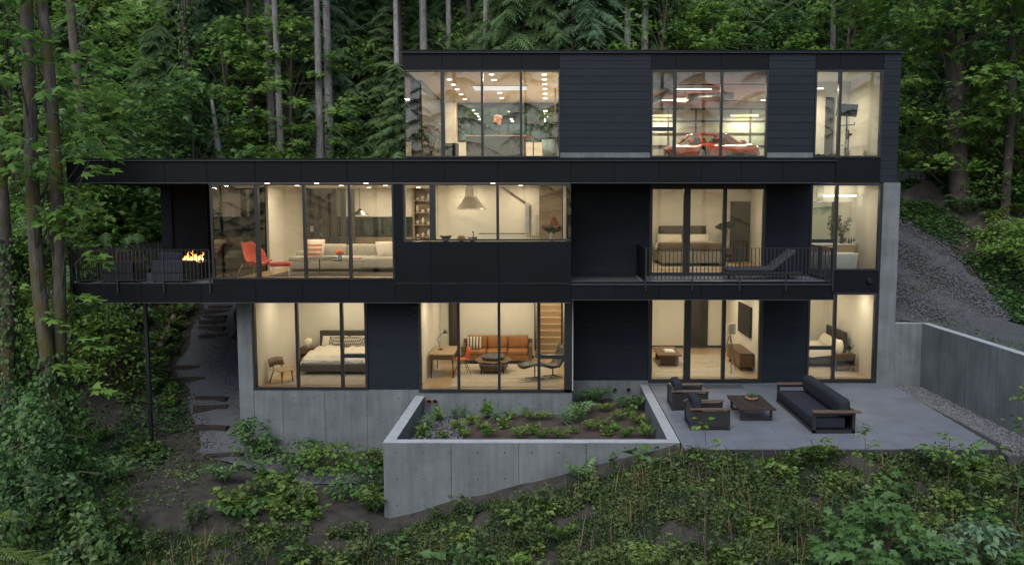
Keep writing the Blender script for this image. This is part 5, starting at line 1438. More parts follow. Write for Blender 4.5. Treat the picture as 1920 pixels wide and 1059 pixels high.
def leafy(label, loc, h, r_, n, pot, m='leaf_house', pr=.2, ph=.4, sz=.2):
    t = thing('potted_plant', label, 'plant', loc)
    MB().lathe([(0, 0), (pr * .85, 0), (pr, ph), (pr * .92, ph), (0, ph * .9)], n=18).build('pot', pot, t, smooth=True)
    lb = LB(); P_ = RNG.normal(0, 1, (n, 3)) * (r_ * .5, r_ * .5, h * .22) + (0, 0, ph + h * .5)
    lb.put(OVAL, P_, rdir(n, -.2, .9), rup(n, .7), sz); st_ = MB()
    for k in range(7): st_.tube([(0, 0, ph * .9), (random.uniform(-.4, .4) * r_, random.uniform(-.4, .4) * r_, ph + h * .6)], .012, 5)
    st_.build('stems', 'stem_brown', t); lb.build('leaves', m, t)
leafy('dark leafy plant in the corner of the top floor glass room', (Xp(808, 280, 1.6), 1.6, ZU), 1.0, .5, 70, 'stone_dark', pr=.18, ph=.25)
leafy('leafy plant in a tall teal planter near the top floor pivot door', (Xp(1035, 280, 1.9) - .06, 1.9, ZU), .95, .40, 60, 'ceramic_teal', pr=.27, ph=.74, sz=.24)
t = thing('low_cabinet', 'small black cabinet beside the top floor window', 'cabinet', (Xp(848, 290, 3.2), 3.2, ZU)); MB().rbox(-.2, -.2, 0, .2, .2, .72, .01).build('carcass', 'black_plastic', t); MB().box(-.18, -.212, .03, .18, -.201, .69).build('door', 'black_plastic', t)
t = thing('wooden_stool', 'walnut framed stool right of the stone island', 'stool', (Xp(991, 280, 3.0), 3.0, ZU))
for sx in (-1, 1):
    for sy in (-1, 1): MB().box(sx * .16 - .02, sy * .16 - .02, 0, sx * .16 + .02, sy * .16 + .02, .88).build('leg', 'walnut', t)
MB().rbox(-.2, -.2, .88, .2, .2, .93, .01).build('seat', 'walnut', t)

# garage: sectional glass door, lights, duct, car
gd = thing('garage_door', 'sectional garage door of frosted panes in brown metal frame', 'garage door', (0, 0, 0))
gz = [6.62, 7.08, 7.55, 8.02, 8.49, 8.96]; gx = [2.5, 3.5, 4.57, 5.63, 7.73, 9.4]
for r_ in range(5):
    for c_ in range(5): MB().box(gx[c_] + .03, 7.62, gz[r_] + .03, gx[c_ + 1] - .03, 7.64, gz[r_ + 1] - .03).build('pane', 'frosted', gd)
for zz in gz: MB().box(gx[0] - .03, 7.585, zz - .032, gx[-1] + .03, 7.66, zz + .032).build('rail', 'alu_dark', gd)
for r_ in range(5):
    for xx in gx: MB().box(xx - .032, 7.59, gz[r_] + .033, xx + .032, 7.655, gz[r_ + 1] - .033).build('stile', 'alu_dark', gd)
ga = thing('door_opener', 'ceiling mounted garage door opener with rail', 'door opener', (0, 0, 0))
MB().rbox(4.35, 4.3, 8.78, 4.75, 4.7, 8.98, .03).build('motor', 'galvanised', ga); MB().box(4.52, 4.7, 8.90, 4.58, 7.5, 8.96).build('rail', 'alu_dark', ga)
for xx in (4.4, 4.7): MB().box(xx - .01, 4.48, 8.98, xx + .01, 4.52, 9.24).build('hanger', 'alu_dark', ga)
for yy, zz in ((2.3, 9.10), (6.2, 9.08)): MB().box(2.4, yy, zz, 6.9, yy + .04, zz + .04).build('track', 'alu_dark', ga)
dt = thing('air_duct', 'round silver ventilation duct under the garage ceiling', 'duct', (0, 0, 0))
MB().tube([(2.2, 2.2, 9.05), (3.7, 2.2, 9.05), (3.95, 2.4, 8.95), (3.6, 5.0, 8.9)], .12, 14).build('duct_run', 'galvanised', dt, smooth=True)
MB().tube([(4.8, 4.4, 8.97), (6.3, 4.1, 9.0)], .13, 14).build('duct_run', 'galvanised', dt, smooth=True)
def strip(label, x0, x1, y, z, watt, parent_kind='garage strip lights'):
    t = thing('strip_light', label, 'light', (0, 0, 0), group=parent_kind)
    MB().box(x0, y - .04, z, x1, y + .04, z + .05).build('housing', 'white_paint', t); MB().box(x0 + .01, y - .036, z - .018, x1 - .01, y + .036, z - .001).build('tube', 'tube_light', t)
    L = bpy.data.lights.new('strip_glow', 'AREA'); L.shape = 'RECTANGLE'; L.size = x1 - x0; L.size_y = .07; L.energy = watt; L.color = (1, .82, .58)
    o = bpy.data.objects.new('strip_glow', L); link(o, t); o.location = ((x0 + x1) / 2, y, z - .022)
for px0, px1, py, lab in ((1268, 1334, 167, 'front garage strip light, brightest, near the ceiling middle'), (1240, 1300, 188, 'garage strip light behind the front one on the left'), (1427, 1480, 188, 'garage strip light at the right edge of the garage window'), (1222, 1260, 217, 'rearmost garage strip light on the left'), (1370, 1422, 217, 'rearmost garage strip light on the right')):
    # depth from the height of the lamp below the ceiling
    dd = {167: 9.14, 188: 9.12, 217: 8.98}[py]; Yq = PZ(px0, py, dd)[1]; Yq = min(Yq, 7.2); x0_, x1_ = PY(px0, py, Yq)[0], PY(px1, py, Yq)[0]
    strip(lab, x0_, x1_, Yq, PY(px0, py, Yq)[1], 34)
strip('short strip light on the gym ceiling', 7.9, Xp(1544, 166, 1.6), 1.6, PY(1530, 166, 1.6)[1], 36, 'gym light')


def sports_car(label, loc, rz):
    t = thing('sports_car', label, 'car', loc, rz)
    ys_ = [-2.25, -2.1, -1.8, -1.3, -.8, -.2, .5, 1.1, 1.6, 2.0, 2.2]
    hw = [.62, .80, .92, .96, .95, .93, .95, .98, .97, .90, .78]
    top = [.46, .56, .66, .74, .78, .84, .86, .88, .86, .82, .74]
    fen = [.50, .62, .76, .80, .76, .76, .82, .90, .90, .84, .74]
    bot = [.22, .18, .16, .15, .15, .15, .15, .15, .17, .22, .32]
    V = []; Fq = []; K = 13
    for y_, w_, tp, fe, b_ in zip(ys_, hw, top, fen, bot):
        prof = [(w_ * .86, b_), (w_ * .98, b_ + .10), (w_, (b_ + fe) * .52), (w_ * .97, fe - .07), (w_ * .84, fe), (w_ * .55, tp), (0, tp + .015)]
        row = [(-a, c) for a, c in prof[:-1]] + [prof[-1]] + [(a, c) for a, c in prof[:-1][::-1]]
        V += [(a, y_, c) for a, c in row]
    for i in range(len(ys_) - 1):
        for k in range(K - 1): a = i * K + k; Fq.append((a, a + 1, a + K + 1, a + K))
    Fq.append(tuple(range(K))); Fq.append(tuple(range(len(V) - K, len(V)))[::-1])
    o = MB().add(V, Fq).build('body', 'red_paint', t, smooth=True); o.modifiers.new('sub', 'SUBSURF').levels = 1; o.modifiers['sub'].render_levels = 2
    # cabin: roof, pillars, glazing
    cb = [(-.86, .74, .82), (-.25, .58, 1.16), (.15, .56, 1.20), (.55, .54, 1.16), (1.25, .60, .90)]
    MB().rbox(-.56, -.25, 1.14, .56, .58, 1.20, .03, 2).build('roof', 'red_paint', t, smooth=True)
    for sx in (-1, 1):
        MB().tube([(sx * .72, -.88, .80), (sx * .56, -.22, 1.17)], .028, 6).build('pillar', 'red_paint', t); MB().tube([(sx * .54, .52, 1.17), (sx * .66, 1.25, .86)], .05, 6).build('pillar', 'red_paint', t)
        MB().quad((sx * .72, -.86, .80), (sx * .56, -.22, 1.16), (sx * .55, .55, 1.16), (sx * .70, 1.1, .86)).build('side_window', 'glass_green', t)
        MB().rbox(sx * 1.02 - .10, -.62, .82, sx * 1.02 + .10, -.50, .95, .04, 3).build('mirror', 'red_paint', t, smooth=True)
        MB().ball((sx * .66, -1.72, .66), .17, 12, (.75, 1.5, .35)).build('headlight', 'headlamp', t, smooth=True)
        MB().rbox(sx * .35 - .22, -.1, .5, sx * .35 + .22, .5, 1.02, .08, 3).build('seat', 'leather_tan', t, smooth=True)
        for yy in (-1.38, 1.42):
            w_ = MB().tube([(sx * .80, yy, .33), (sx * .985, yy, .33)], .33, 24).build('wheel', 'tyre', t)
            MB().tube([(sx * .98, yy, .33), (sx * .992, yy, .33)], .22, 16).build('rim', 'steel', w_)
    MB().quad((-.72, -.88, .80), (.72, -.88, .80), (.56, -.23, 1.16), (-.56, -.23, 1.16)).build('windscreen', 'glass_green', t)
    MB().tube([(.35 + .17 * math.cos(k * .5236), -.42, .86 + .17 * math.sin(k * .5236)) for k in range(13)], .014, 6).build('steering_wheel', 'black_plastic', t)
    MB().rbox(-.55, -2.27, .22, .55, -2.18, .38, .03).build('grille', 'black_plastic', t)
    return t
sports_car('shiny red sports car parked in the lit top floor garage', (Xp(1330, 280, 5.0), 5.0, ZU), R(17))
# gym
t = thing('exercise_bike', 'black exercise bike with tilted screen at the gym window', 'exercise bike', (Xp(1588, 290, 1.0), 1.0, ZU), R(-25))
MB().box(-.28, -.52, 0, .28, -.44, .06).build('foot_bar', 'black_metal', t); MB().box(-.28, .44, 0, .28, .52, .06).build('foot_bar', 'black_metal', t)
MB().tube([(0, -.48, .05), (0, .1, .34), (0, .48, .05)], .035, 8).build('frame', 'black_metal', t)
MB().tube([(0, -.42, .12), (0, -.12, .56), (0, .12, .95)], .04, 8).build('frame', 'black_metal', t); MB().tube([(0, .06, .35), (0, .30, .82)], .035, 8).build('seat_post', 'black_metal', t)
MB().rbox(-.10, .18, .82, .10, .44, .88, .03, 3).build('saddle', 'black_plastic', t, smooth=True)
MB().tube([(-.03, -.36, .42), (.03, -.36, .42)], .23, 24).build('flywheel', 'galvanised', t); MB().tube([(0, -.38, .5), (0, -.34, 1.08)], .03, 8).build('handle_post', 'black_metal', t)
MB().tube([(-.24, -.52, 1.13), (-.22, -.34, 1.08), (.22, -.34, 1.08), (.24, -.52, 1.13)], .018, 8).build('handlebar', 'black_metal', t)
for sx in (-1, 1): MB().tube([(sx * .06, 0, .34), (sx * .08, -.05 * sx, .34 - .17 * sx), (sx * .2, -.05 * sx, .34 - .17 * sx)], .014, 6).build('pedal', 'black_metal', t)
MB().tube([(0, -.34, 1.08), (0, -.46, 1.25), (0, -.42, 1.42)], .022, 8).build('screen_arm', 'black_metal', t)
sc_ = MB().rbox(-.30, -.02, -.19, .30, .02, .19, .012).turn(Matrix.Translation((0, -.42, 1.42 + .10)) @ Matrix.Rotation(R(-12), 4, 'X') @ Matrix.Rotation(R(6), 4, 'Y')).build('display', 'black_plastic', t)
MB().box(-.28, .0205, -.17, .28, .022, .17).turn(Matrix.Translation((0, -.42, 1.42 + .10)) @ Matrix.Rotation(R(-12), 4, 'X') @ Matrix.Rotation(R(6), 4, 'Y')).build('screen', 'screen', t)
t = thing('dumbbell_rack', 'low rack of black dumbbells by the gym window', 'dumbbells', (Xp(1546, 292, .8), .8, ZU))
MB().box(-.32, -.12, .06, .32, .12, .10).box(-.30, -.1, 0, -.26, .1, .06).box(.26, -.1, 0, .30, .1, .06).build('rack', 'black_metal', t)
for k in range(4):
    o = MB().tube([(-.24 + k * .16, -.10, .16), (-.24 + k * .16, .10, .16)], .02, 8).build('dumbbell', 'chrome', t)
    for s_ in (-1, 1): MB().tube([(-.24 + k * .16, s_ * .10, .16), (-.24 + k * .16, s_ * .18, .16)], .06, 10).build('weight', 'black_plastic', o)

# ------------------------------------------------------------------ vegetation prototypes
def moss_bark():
    m = MATS['bark_moss']; n = m.node_tree.nodes; l = m.node_tree.links; b = n['Principled BSDF']
    old = b.inputs['Base Color'].links[0].from_socket
    tc = n.new('ShaderNodeTexCoord'); nz = n.new('ShaderNodeTexNoise'); nz.inputs['Scale'].default_value = 1.1; nz.inputs['Detail'].default_value = 7
    l.new(tc.outputs['Object'], nz.inputs['Vector'])
    rp = n.new('ShaderNodeValToRGB'); rp.color_ramp.elements[0].position = .47; rp.color_ramp.elements[1].position = .60
    l.new(nz.outputs['Fac'], rp.inputs[0])
    mx = n.new('ShaderNodeMix'); mx.data_type = 'RGBA'; mx.inputs['B'].default_value = (.062, .055, .012, 1)
    l.new(rp.outputs[0], mx.inputs['Factor']); l.new(old, mx.inputs['A']); l.new(mx.outputs['Result'], b.inputs['Base Color'])
moss_bark()

def trunk_path(H, lean=(0, 0), wob=.15, n=10, seed=0):
    rr = random.Random(seed); pts = []
    px_, py_ = rr.uniform(0, 6), rr.uniform(0, 6)
    for i in range(n + 1):
        k = i / n
        pts.append(Vector((lean[0] * k + wob * math.sin(px_ + 4 * k) * k, lean[1] * k + wob * math.sin(py_ + 3 * k) * k, -0.6 + (H + .6) * k)))
    return pts
def on_path(pts, k):
    f = k * (len(pts) - 1); i = min(int(f), len(pts) - 2); return pts[i].lerp(pts[i + 1], f - i)

def conifer(name, H, r0, base, nb, maxlen, droop, spray, lm='leaf_conifer', bark='bark_grey', seed=0, nspray=10, dead=0):
    rr = np.random.default_rng(seed)
    t = thing(name, 'conifer', 'tree')
    pts = trunk_path(H, wob=.12 * H / 12, seed=seed, n=12)
    rad = [r0 * (1.25 if i == 0 else 1.0) * (1 - .88 * i / 12) for i in range(13)]
    MB().tube(pts, rad, 10).build('trunk', bark, t, smooth=True)
    lb = LB(); wood = MB()
    for i in range(nb):
        k = (i + rr.random()) / nb; h = base + (H - base) * k
        c = on_path(pts, min(.999, (h + .6) / (H + .6)))
        az = i * 2.39996 + rr.normal(0, .25); L = maxlen * (1 - k) ** .75 * (.65 + .5 * rr.random()) + .25
        o = np.array([math.cos(az), math.sin(az), 0]); la = np.array([-math.sin(az), math.cos(az), 0])
        s = np.linspace(.12, 1, nspray); s = np.clip(s + rr.normal(0, .03, nspray), .05, 1)
        dz = .16 * s * L - droop * L * s ** 2
        P_ = np.array([c.x, c.y, c.z]) + o * (s * L)[:, None] + np.array([0, 0, 1]) * dz[:, None]
        wood.tube([tuple(c), tuple(P_[nspray // 2]), tuple(P_[-1])], [.035 * (1 - k) + .012, .02, .006], 4, caps=False)
        ct = rr.random()
        for sd in (1, -1):
            f = o * .55 + la * sd * .85 + np.array([0, 0, -.30 - droop * .5]) + rr.normal(0, .14, (nspray, 3))
            lb.put(SPRAY, P_, f, np.tile([(0, 0, 1.)], (nspray, 1)) + rr.normal(0, .25, (nspray, 3)), spray * (1.1 - .45 * s) * (.8 + .4 * rr.random(nspray)), .55 * ct + .45 * rr.random(nspray))
        lb.put(SPRAY, P_[-1:], o[None] + np.array([[0, 0, -droop]]), np.array([[0, 0, 1.]]), spray * .8, [ct])
    wood.build('limbs', 'bark_dark', t)
    lb.build('crown', lm, t)
    if dead:
        m = MB()
        for i in range(dead):
            h = base * (.2 + .8 * rr.random()); c = on_path(pts, (h + .6) / (H + .6)); a = rr.random() * 6.28; L = .4 + rr.random() * 1.0
            m.tube([tuple(c), (c.x + math.cos(a) * L, c.y + math.sin(a) * L, c.z - .1 * L)], [.018, .005], 4, caps=False)
        m.build('dead_branches', 'bark_dark', t, kind='stuff')
    return t

def broadleaf(name, H, spread, r0, nclump, nleaf, leaf, lm, bark='bark_moss', tmpl=None, seed=0, low=.25, flat=.30, lean=(0, 0), clump_r=.8, tpath=None):
    rr = np.random.default_rng(seed); t = thing(name, 'broadleaf', 'tree')
    pts = tpath or trunk_path(H * .9, lean, .25, 10, seed)
    n_ = len(pts) - 1
    MB().tube(pts, [r0 * (1.3 if i == 0 else 1.0) * (1 - (.35 if tpath else .8) * i / n_) for i in range(n_ + 1)], 10).build('trunk', bark, t, smooth=True)
    lb = LB(); wood = MB()
    for i in range(nclump):
        k = low + (1 - low) * rr.random(); az = rr.random() * 6.28
        rad_ = spread * math.sin(math.pi * min(1, .18 + .80 * (k - low) / (1 - low + 1e-6))) * (.35 + .65 * rr.random() ** .5)
        c = on_path(pts, max(.05, k * .9 - .1)); z_ = k * H * (.95 + .1 * rr.random())
        e = np.array([c.x + math.cos(az) * rad_, c.y + math.sin(az) * rad_, z_])
        mid = ((c.x + e[0]) / 2, (c.y + e[1]) / 2, c.z + (e[2] - c.z) * .65)
        if i % 3 == 0: wood.tube([tuple(c), mid, tuple(e)], [.022 * r0 / .2 + .012, .014, .005], 5, caps=False)
        n = max(3, int(nleaf * (.6 + .8 * rr.random()))); cr = clump_r * (.6 + .8 * rr.random())
        q = rr.normal(0, 1, (n, 3)); q = q / (np.linalg.norm(q, axis=1, keepdims=True) + 1e-6) * (rr.random((n, 1)) ** .4)
        P_ = e + q * np.array([cr, cr, cr * flat])
        P_[:, 2] -= .25 * cr * (q[:, 0] ** 2 + q[:, 1] ** 2)
        out = q * (1, 1, 0) + np.array([math.cos(az), math.sin(az), 0]) * .5 + rr.normal(0, .4, (n, 3)); out[:, 2] = -.25 + rr.normal(0, .25, n)
        ct = rr.random()
        lb.put(tmpl or MAPLE, P_, out, np.array([0, 0, 1.]) + rr.normal(0, .38, (n, 3)), leaf * (.65 + .6 * rr.random(n)), .5 * ct + .5 * rr.random(n))
    wood.build('limbs', 'bark_dark' if bark.startswith('bark') else bark, t); lb.build('crown', lm, t)
    return t

def ivy_on(parent, pts, rad, k0, k1, n, leaf=.13, thick=.16, name='ivy', m='leaf_ivy', seed=0):
    rr = np.random.default_rng(seed); lb = LB(); P_ = []; O = []
    for i in range(n):
        k = k0 + (k1 - k0) * rr.random(); c = on_path(pts, k); a = rr.random() * 6.28
        r_ = rad * (1 - .7 * k) + thick * rr.random() * (.5 + .5 * math.sin(9 * k + 2 * a) ** 2)
        o = np.array([math.cos(a), math.sin(a), 0]); P_.append(np.array([c.x, c.y, c.z]) + o * r_); O.append(o)
    O = np.array(O); f = np.tile([(0, 0, -1.)], (n, 1)) + O * .5 + rr.normal(0, .35, (n, 3))
    lb.put(OVAL, np.array(P_), f, O + rr.normal(0, .35, (n, 3)), leaf * (.6 + .7 * rr.random(n)))
    return lb.build(name, m, parent)

def fern(name, label, size, nf=13, m='leaf_fern', seed=0, cat='fern', group=None):
    rr = np.random.default_rng(seed); t = thing(name, label, cat, group=group); lb = LB(); st_ = MB()
    for i in range(nf):
        az = 6.283 * i / nf + rr.normal(0, .2); L = size * (.7 + .5 * rr.random()); rise = 1.3 + .9 * rr.random()
        o = np.array([math.cos(az), math.sin(az), 0]); la = np.array([-math.sin(az), math.cos(az), 0])
        s = np.linspace(.14, 1, 13); P_ = o * (s * L * .80)[:, None]; P_[:, 2] = L * (rise * s - rise * .72 * s ** 2.0) + .02
        st_.tube([(0, 0, 0), tuple(P_[6]), tuple(P_[-1])], [.006, .004, .002], 3, caps=False)
        for sd in (1, -1):
            f = la * sd + o * .35 + np.array([0, 0, -.18]); w_ = np.sin(np.pi * (.12 + .85 * s)) * .24 * L
            lb.put(OVALN, P_, np.tile(f, (13, 1)) + rr.normal(0, .16, (13, 3)), np.tile([(0, 0, 1.)], (13, 1)) - o * .5 + rr.normal(0, .35, (13, 3)), w_ + .015, np.clip(rr.random() * .6 + rr.random(13) * .4, 0, 1))
    st_.build('stems', 'stem_green', t); lb.build('fronds', m, t)
    return t
def herb(name, label, h, r_, n, leaf, m='leaf_bright', tmpl=None, seed=0, cat='plant', group=None, stems=6):
    rr = np.random.default_rng(seed); t = thing(name, label, cat, group=group); lb = LB(); st_ = MB()
    for i in range(stems):
        a = rr.random() * 6.28; q = r_ * rr.random() ** .5; tip = (math.cos(a) * q, math.sin(a) * q, h * (.55 + .5 * rr.random()))
        st_.tube([(0, 0, 0), (tip[0] * .4, tip[1] * .4, tip[2] * .5), tip], [.008, .006, .003], 4, caps=False)
        k = max(3, n // stems); s = rr.random((k, 1)) * .7 + .3
        P_ = np.array([tip]) * s + rr.normal(0, .25 * r_, (k, 3)) * (1, 1, .5)
        P_[:, 2] = np.maximum(P_[:, 2], .015)
        lb.put(tmpl or OVAL, P_, rdir(k, -.4, .8), rup(k, .75), leaf * (.6 + .7 * rr.random(k)), .5 * rr.random() + .5 * rr.random(k))
    st_.build('stems', 'stem_green', t); lb.build('leaves', m, t)
    return t
def place(o, x, y, rz=None, s=1.0, z=None, sz=None):
    o.location = (x, y, zt1(x, y) if z is None else z)
    o.rotation_euler = (0, 0, random.uniform(0, 6.28) if rz is None else rz)
    o.scale = (s, s, s * (sz or 1)); return o
class Proto:
    """hands out the first build, then copies with shared meshes"""
    def __init__(s, protos): s.p = protos; s.used = [False] * len(protos); s.i = 0
    def get(s, idx=None):
        i = s.i % len(s.p) if idx is None else idx; s.i += 1
        if not s.used[i]: s.used[i] = True; return s.p[i]
        return copy_tree(s.p[i])
ORD = ['first', 'second', 'third', 'fourth', 'fifth', 'sixth', 'seventh', 'eighth', 'ninth', 'tenth', 'eleventh', 'twelfth', 'thirteenth', 'fourteenth', 'fifteenth', 'sixteenth', 'seventeenth', 'eighteenth', 'nineteenth', 'twentieth']

# ------------------------------------------------------------------ forest behind
TALL = Proto([conifer('conifer_tree', 26, .24, 12.5, 30, 3.0, .42, .85, 'leaf_conifer', 'bark_grey', 1, 9, 40),
              conifer('conifer_tree', 28, .20, 13.5, 30, 2.7, .50, .80, 'leaf_conifer_blue', 'bark_grey', 2, 9, 50),
              conifer('conifer_tree', 24, .27, 11.5, 30, 3.2, .35, .9, 'leaf_conifer', 'bark_dark', 3, 9, 40)])
HEM = Proto([conifer('hemlock_tree', 8.5, .11, .5, 95, 2.3, .42, .72, 'leaf_conifer', 'bark_dark', 11, 9),
             conifer('hemlock_tree', 6.5, .09, .3, 85, 2.0, .36, .62, 'leaf_conifer', 'bark_dark', 12, 9),
             conifer('hemlock_tree', 11, .14, .8, 115, 2.7, .55, .80, 'leaf_conifer_blue', 'bark_dark', 13, 9),
             conifer('hemlock_tree', 9.5, .13, .6, 105, 2.9, .62, .85, 'leaf_conifer', 'bark_dark', 14, 10)])
MAP = Proto([broadleaf('maple_tree', 9, 3.2, .14, 78, 34, .24, 'leaf_maple', seed=21, low=.12),
             broadleaf('maple_tree', 11, 3.6, .16, 86, 34, .26, 'leaf_maple', seed=22, low=.18),
             broadleaf('maple_tree', 7, 2.8, .11, 64, 34, .22, 'leaf_maple_deep', seed=23, low=.10)])
SHR = Proto([broadleaf('understory_shrub', 2.2, 1.3, .04, 34, 30, .15, 'leaf_bright', 'stem_brown', OVAL, 31, .12, .5, clump_r=.5),
             broadleaf('understory_shrub', 1.6, 1.2, .03, 30, 30, .14, 'leaf_maple_deep', 'stem_brown', OVAL, 32, .10, .5, clump_r=.5),
             broadleaf('understory_shrub', 2.8, 1.5, .05, 38, 26, .17, 'leaf_maple', 'stem_brown', MAPLE, 33, .15, .4, clump_r=.6)])
FRN = Proto([fern('sword_fern', 'fern', .95, 15, 'leaf_conifer', 41), fern('sword_fern', 'fern', .8, 13, 'leaf_fern', 42), fern('sword_fern', 'fern', 1.1, 16, 'leaf_conifer', 43)])

# tall trunks that stand out, left to right: (pixel x at the roof line, depth Y, kind, scale)
tall = [(466, 12.5, 2, .8), (508, 12.5, 0, .9), (522, 10.8, 1, .9), (596, 10.6, 1, .95), (612, 12.2, 0, .95), (744, 12.2, 1, .8), (752, 13.4, 2, .7), (797, 12.6, 0, .9),
        (842, 14.4, 1, .8), (880, 15, 2, .7), (911, 12.4, 1, .9), (1000, 12.4, 1, .85), (1071, 12.2, 2, .8), (1176, 12.4, 1, .9), (1206, 12.8, 0, .85), (1318, 15, 2, .7), (1480, 15, 2, .7), (1560, 13.4, 0, .7), (255, 16, 2, .9), (90, 14, 2, .8)]
for i, (px, Y, k, s) in enumerate(sorted(tall)):
    o = TALL.get(k); x = PY(px, 120, Y)[0]
    place(o, x, Y, None, s)
    tag(o, 'tall bare conifer trunk, %s from the left of those standing in the forest behind' % ORD[i], 'tree', 'tall conifer trunks behind the house')
rr = random.Random(5)
def blocked(x, y):
    return (-14.0 < x < 11.2 and y < 10.2) or (10 < x < 14.6 and y < 9.5) or (10 < x < 13.4 and y < 11)
spots = []
def try_spot(x, y, d):
    if blocked(x, y) or any((x - a) ** 2 + (y - b) ** 2 < d * d for a, b in spots): return False
    spots.append((x, y)); return True
def scatter(proto, n, xr, yr, d, label, group, smin=.75, smax=1.25, cat='tree', pick=None):
    c = 0; tries = 0; made = []
    while c < n and tries < n * 30:
        tries += 1; x = rr.uniform(*xr); y = rr.uniform(*yr)
        if not try_spot(x, y, d): continue
        o = proto.get(None if pick is None else rr.choice(pick)); place(o, x, y, None, rr.uniform(smin, smax)); tag(o, label, cat, group); c += 1; made.append((x / (y + CAM_D), o))
    if len(made) <= 20:
        for i, (_, o) in enumerate(sorted(made, key=lambda q: q[0])): o['label'] = label + ', ' + ORD[i] + ' from the left'
scatter(HEM, 46, (-18, 2), (12.0, 26), 1.5, 'drooping green hemlock in the dense wood behind the low roof', 'hemlocks behind the low roof')
scatter(HEM, 34, (-4, 18), (14.5, 25), 1.7, 'drooping green hemlock in the wood behind the top storey', 'hemlocks behind the top storey')
scatter(HEM, 22, (-34, -15), (5, 26), 2.0, 'drooping green hemlock at the left of the wood', 'hemlocks at the left', pick=(0, 2, 3))
scatter(HEM, 36, (-30, 30), (24, 40), 2.4, 'dark hemlock far up the wooded hill', 'hemlocks far up the hill', 1.0, 1.7)
scatter(MAP, 22, (-30, -9), (6, 22), 2.0, 'leafy maple in the wood at upper left', 'maples at upper left')
scatter(MAP, 12, (-8, 14), (12.5, 20), 2.0, 'leafy young maple behind the flat roofs', 'maples behind the flat roofs', .6, .95)
scatter(MAP, 14, (13.5, 30), (5, 22), 2.2, 'leafy maple in the shady wood on the right', 'maples on the right', .8, 1.2)
scatter(SHR, 60, (-17, 12), (10.2, 17), .9, 'bright understory shrub at the foot of the forest', 'understory shrubs', .8, 1.5, 'shrub')
scatter(SHR, 30, (-24, -13.5), (1, 11), 1.1, 'leafy shrub on the slope beyond the deck', 'shrubs beyond the deck', .8, 1.5, 'shrub')
scatter(SHR, 24, (14.6, 21), (1.5, 11), 1.0, 'leafy shrub on the slope right of the gravel', 'shrubs right of the gravel', .5, .9, 'shrub')
scatter(FRN, 26, (14.4, 20), (-.5, 7.5), .8, 'arching sword fern on the slope right of the gravel', 'ferns right of the gravel', .7, 1.1, 'fern')
scatter(HEM, 16, (20, 40), (8, 30), 2.4, 'dark hemlock in the wood at far right', 'hemlocks at far right', .9, 1.4)
# opposite side of the valley, seen only as reflections in the upper windows
for i in range(22):
    o = TALL.get(i % 3); x = -46 + i * 4.3 + rr.uniform(-1.6, 1.6); y = rr.uniform(-58, -44)
    place(o, x, y, None, rr.uniform(1.25, 1.75)); tag(o, 'conifer across the clearing reflected in the upper windows', 'tree', 'conifers across the clearing')

# ------------------------------------------------------------------ single trees
def lean_path(pa, ya, pb, yb, Y, n=12, bend=.12, Ztop=None):
    """trunk from base pixel pa to a pixel pb higher up, both at depth Y; continued above"""
    xa, za = PY(*pa, Y); xb_, zb_ = PY(*pb, Y)
    return xa, za, xb_, zb_
def single_trunk(name, label, pxb, pyb, pxt, Y, r0, H=16, bark='bark_moss', leaves=None, ivy=None, seed=0, dy=0, cat='tree', bend=.18):
    xa, _ = PY(pxb, pyb, Y); xt, zt_ = PY(pxt, 0, Y); za = zt1(xa, Y)
    slope = (xt - xa) / (zt_ - za)
    pts = []
    for i in range(15):
        k = i / 14; pts.append(Vector((slope * H * k + bend * math.sin(3.3 * k * H / 10 + seed) * min(1, k * 3), dy * k, -.7 + (H + .7) * k)))
    if leaves:
        t = broadleaf(name, H, leaves['spread'], r0, leaves['n'], leaves['leafs'], leaves['leaf'], leaves['m'], bark, MAPLE, seed, leaves.get('low', .4), .32, tpath=pts, clump_r=leaves.get('cr', .7))
        tag(t, label, cat)
    else:
        t = thing(name, label, cat); MB().tube(pts, [r0 * (1.35 if i == 0 else 1) * (1 - .45 * i / 14) for i in range(15)], 12).build('trunk', bark, t, smooth=True)
    t.location = (xa, Y, za)
    if ivy: ivy_on(t, pts, r0, ivy[0], ivy[1], ivy[2], ivy[3], ivy[4], seed=seed)
    return t, pts
LFT = dict(spread=2.2, n=34, leafs=18, leaf=.28, m='leaf_maple', low=.40)
tw1, pt1 = single_trunk('maple_tree', 'mossy maple trunk, left one of the near pair at the left edge', 112, 830, 40, -2.9, .20, 17, leaves=LFT, ivy=(0.02, .22, 1300, .13, .30), seed=3)
tw2, pt2 = single_trunk('maple_tree', 'mossy maple trunk, right one of the near pair at the left edge', 122, 820, 74, -2.6, .19, 17, leaves=dict(LFT, n=20), ivy=(0.02, .18, 900, .13, .30), seed=5)
single_trunk('maple_tree', 'mossy maple with ivy on its foot behind the end of the low roof', 168, 480, 140, 6.0, .20, 16, leaves=dict(LFT, spread=3.0, n=34, leafs=24, low=.3, leaf=.26), ivy=(.02, .50, 1500, .15, .28), seed=7)
single_trunk('ivy_tree', 'broadleaf tree wrapped in ivy, upper left above the low roof', 362, 330, 352, 11.0, .24, 15, leaves=dict(LFT, spread=3.2, n=44, leafs=24, low=.35, leaf=.24), ivy=(.05, .62, 1800, .17, .34), seed=9)
single_trunk('maple_tree', 'ivy covered trunk cut by the left frame edge', 2, 700, -8, -1.2, .20, 16, leaves=dict(LFT, n=16), ivy=(.05, .4, 1200, .14, .35), seed=13)
xs_, ys_ = PY(425, 320, 9.0)[0], 9.0
sn = thing('broken_snag', 'short broken tree stump with ivy foot above the low roof', 'stump', (xs_, ys_, zt1(xs_, ys_)))
sp = [Vector((.15 - .65 * k, 0, -.4 + 7.0 * k)) for k in (0, .25, .5, .75, 1)]
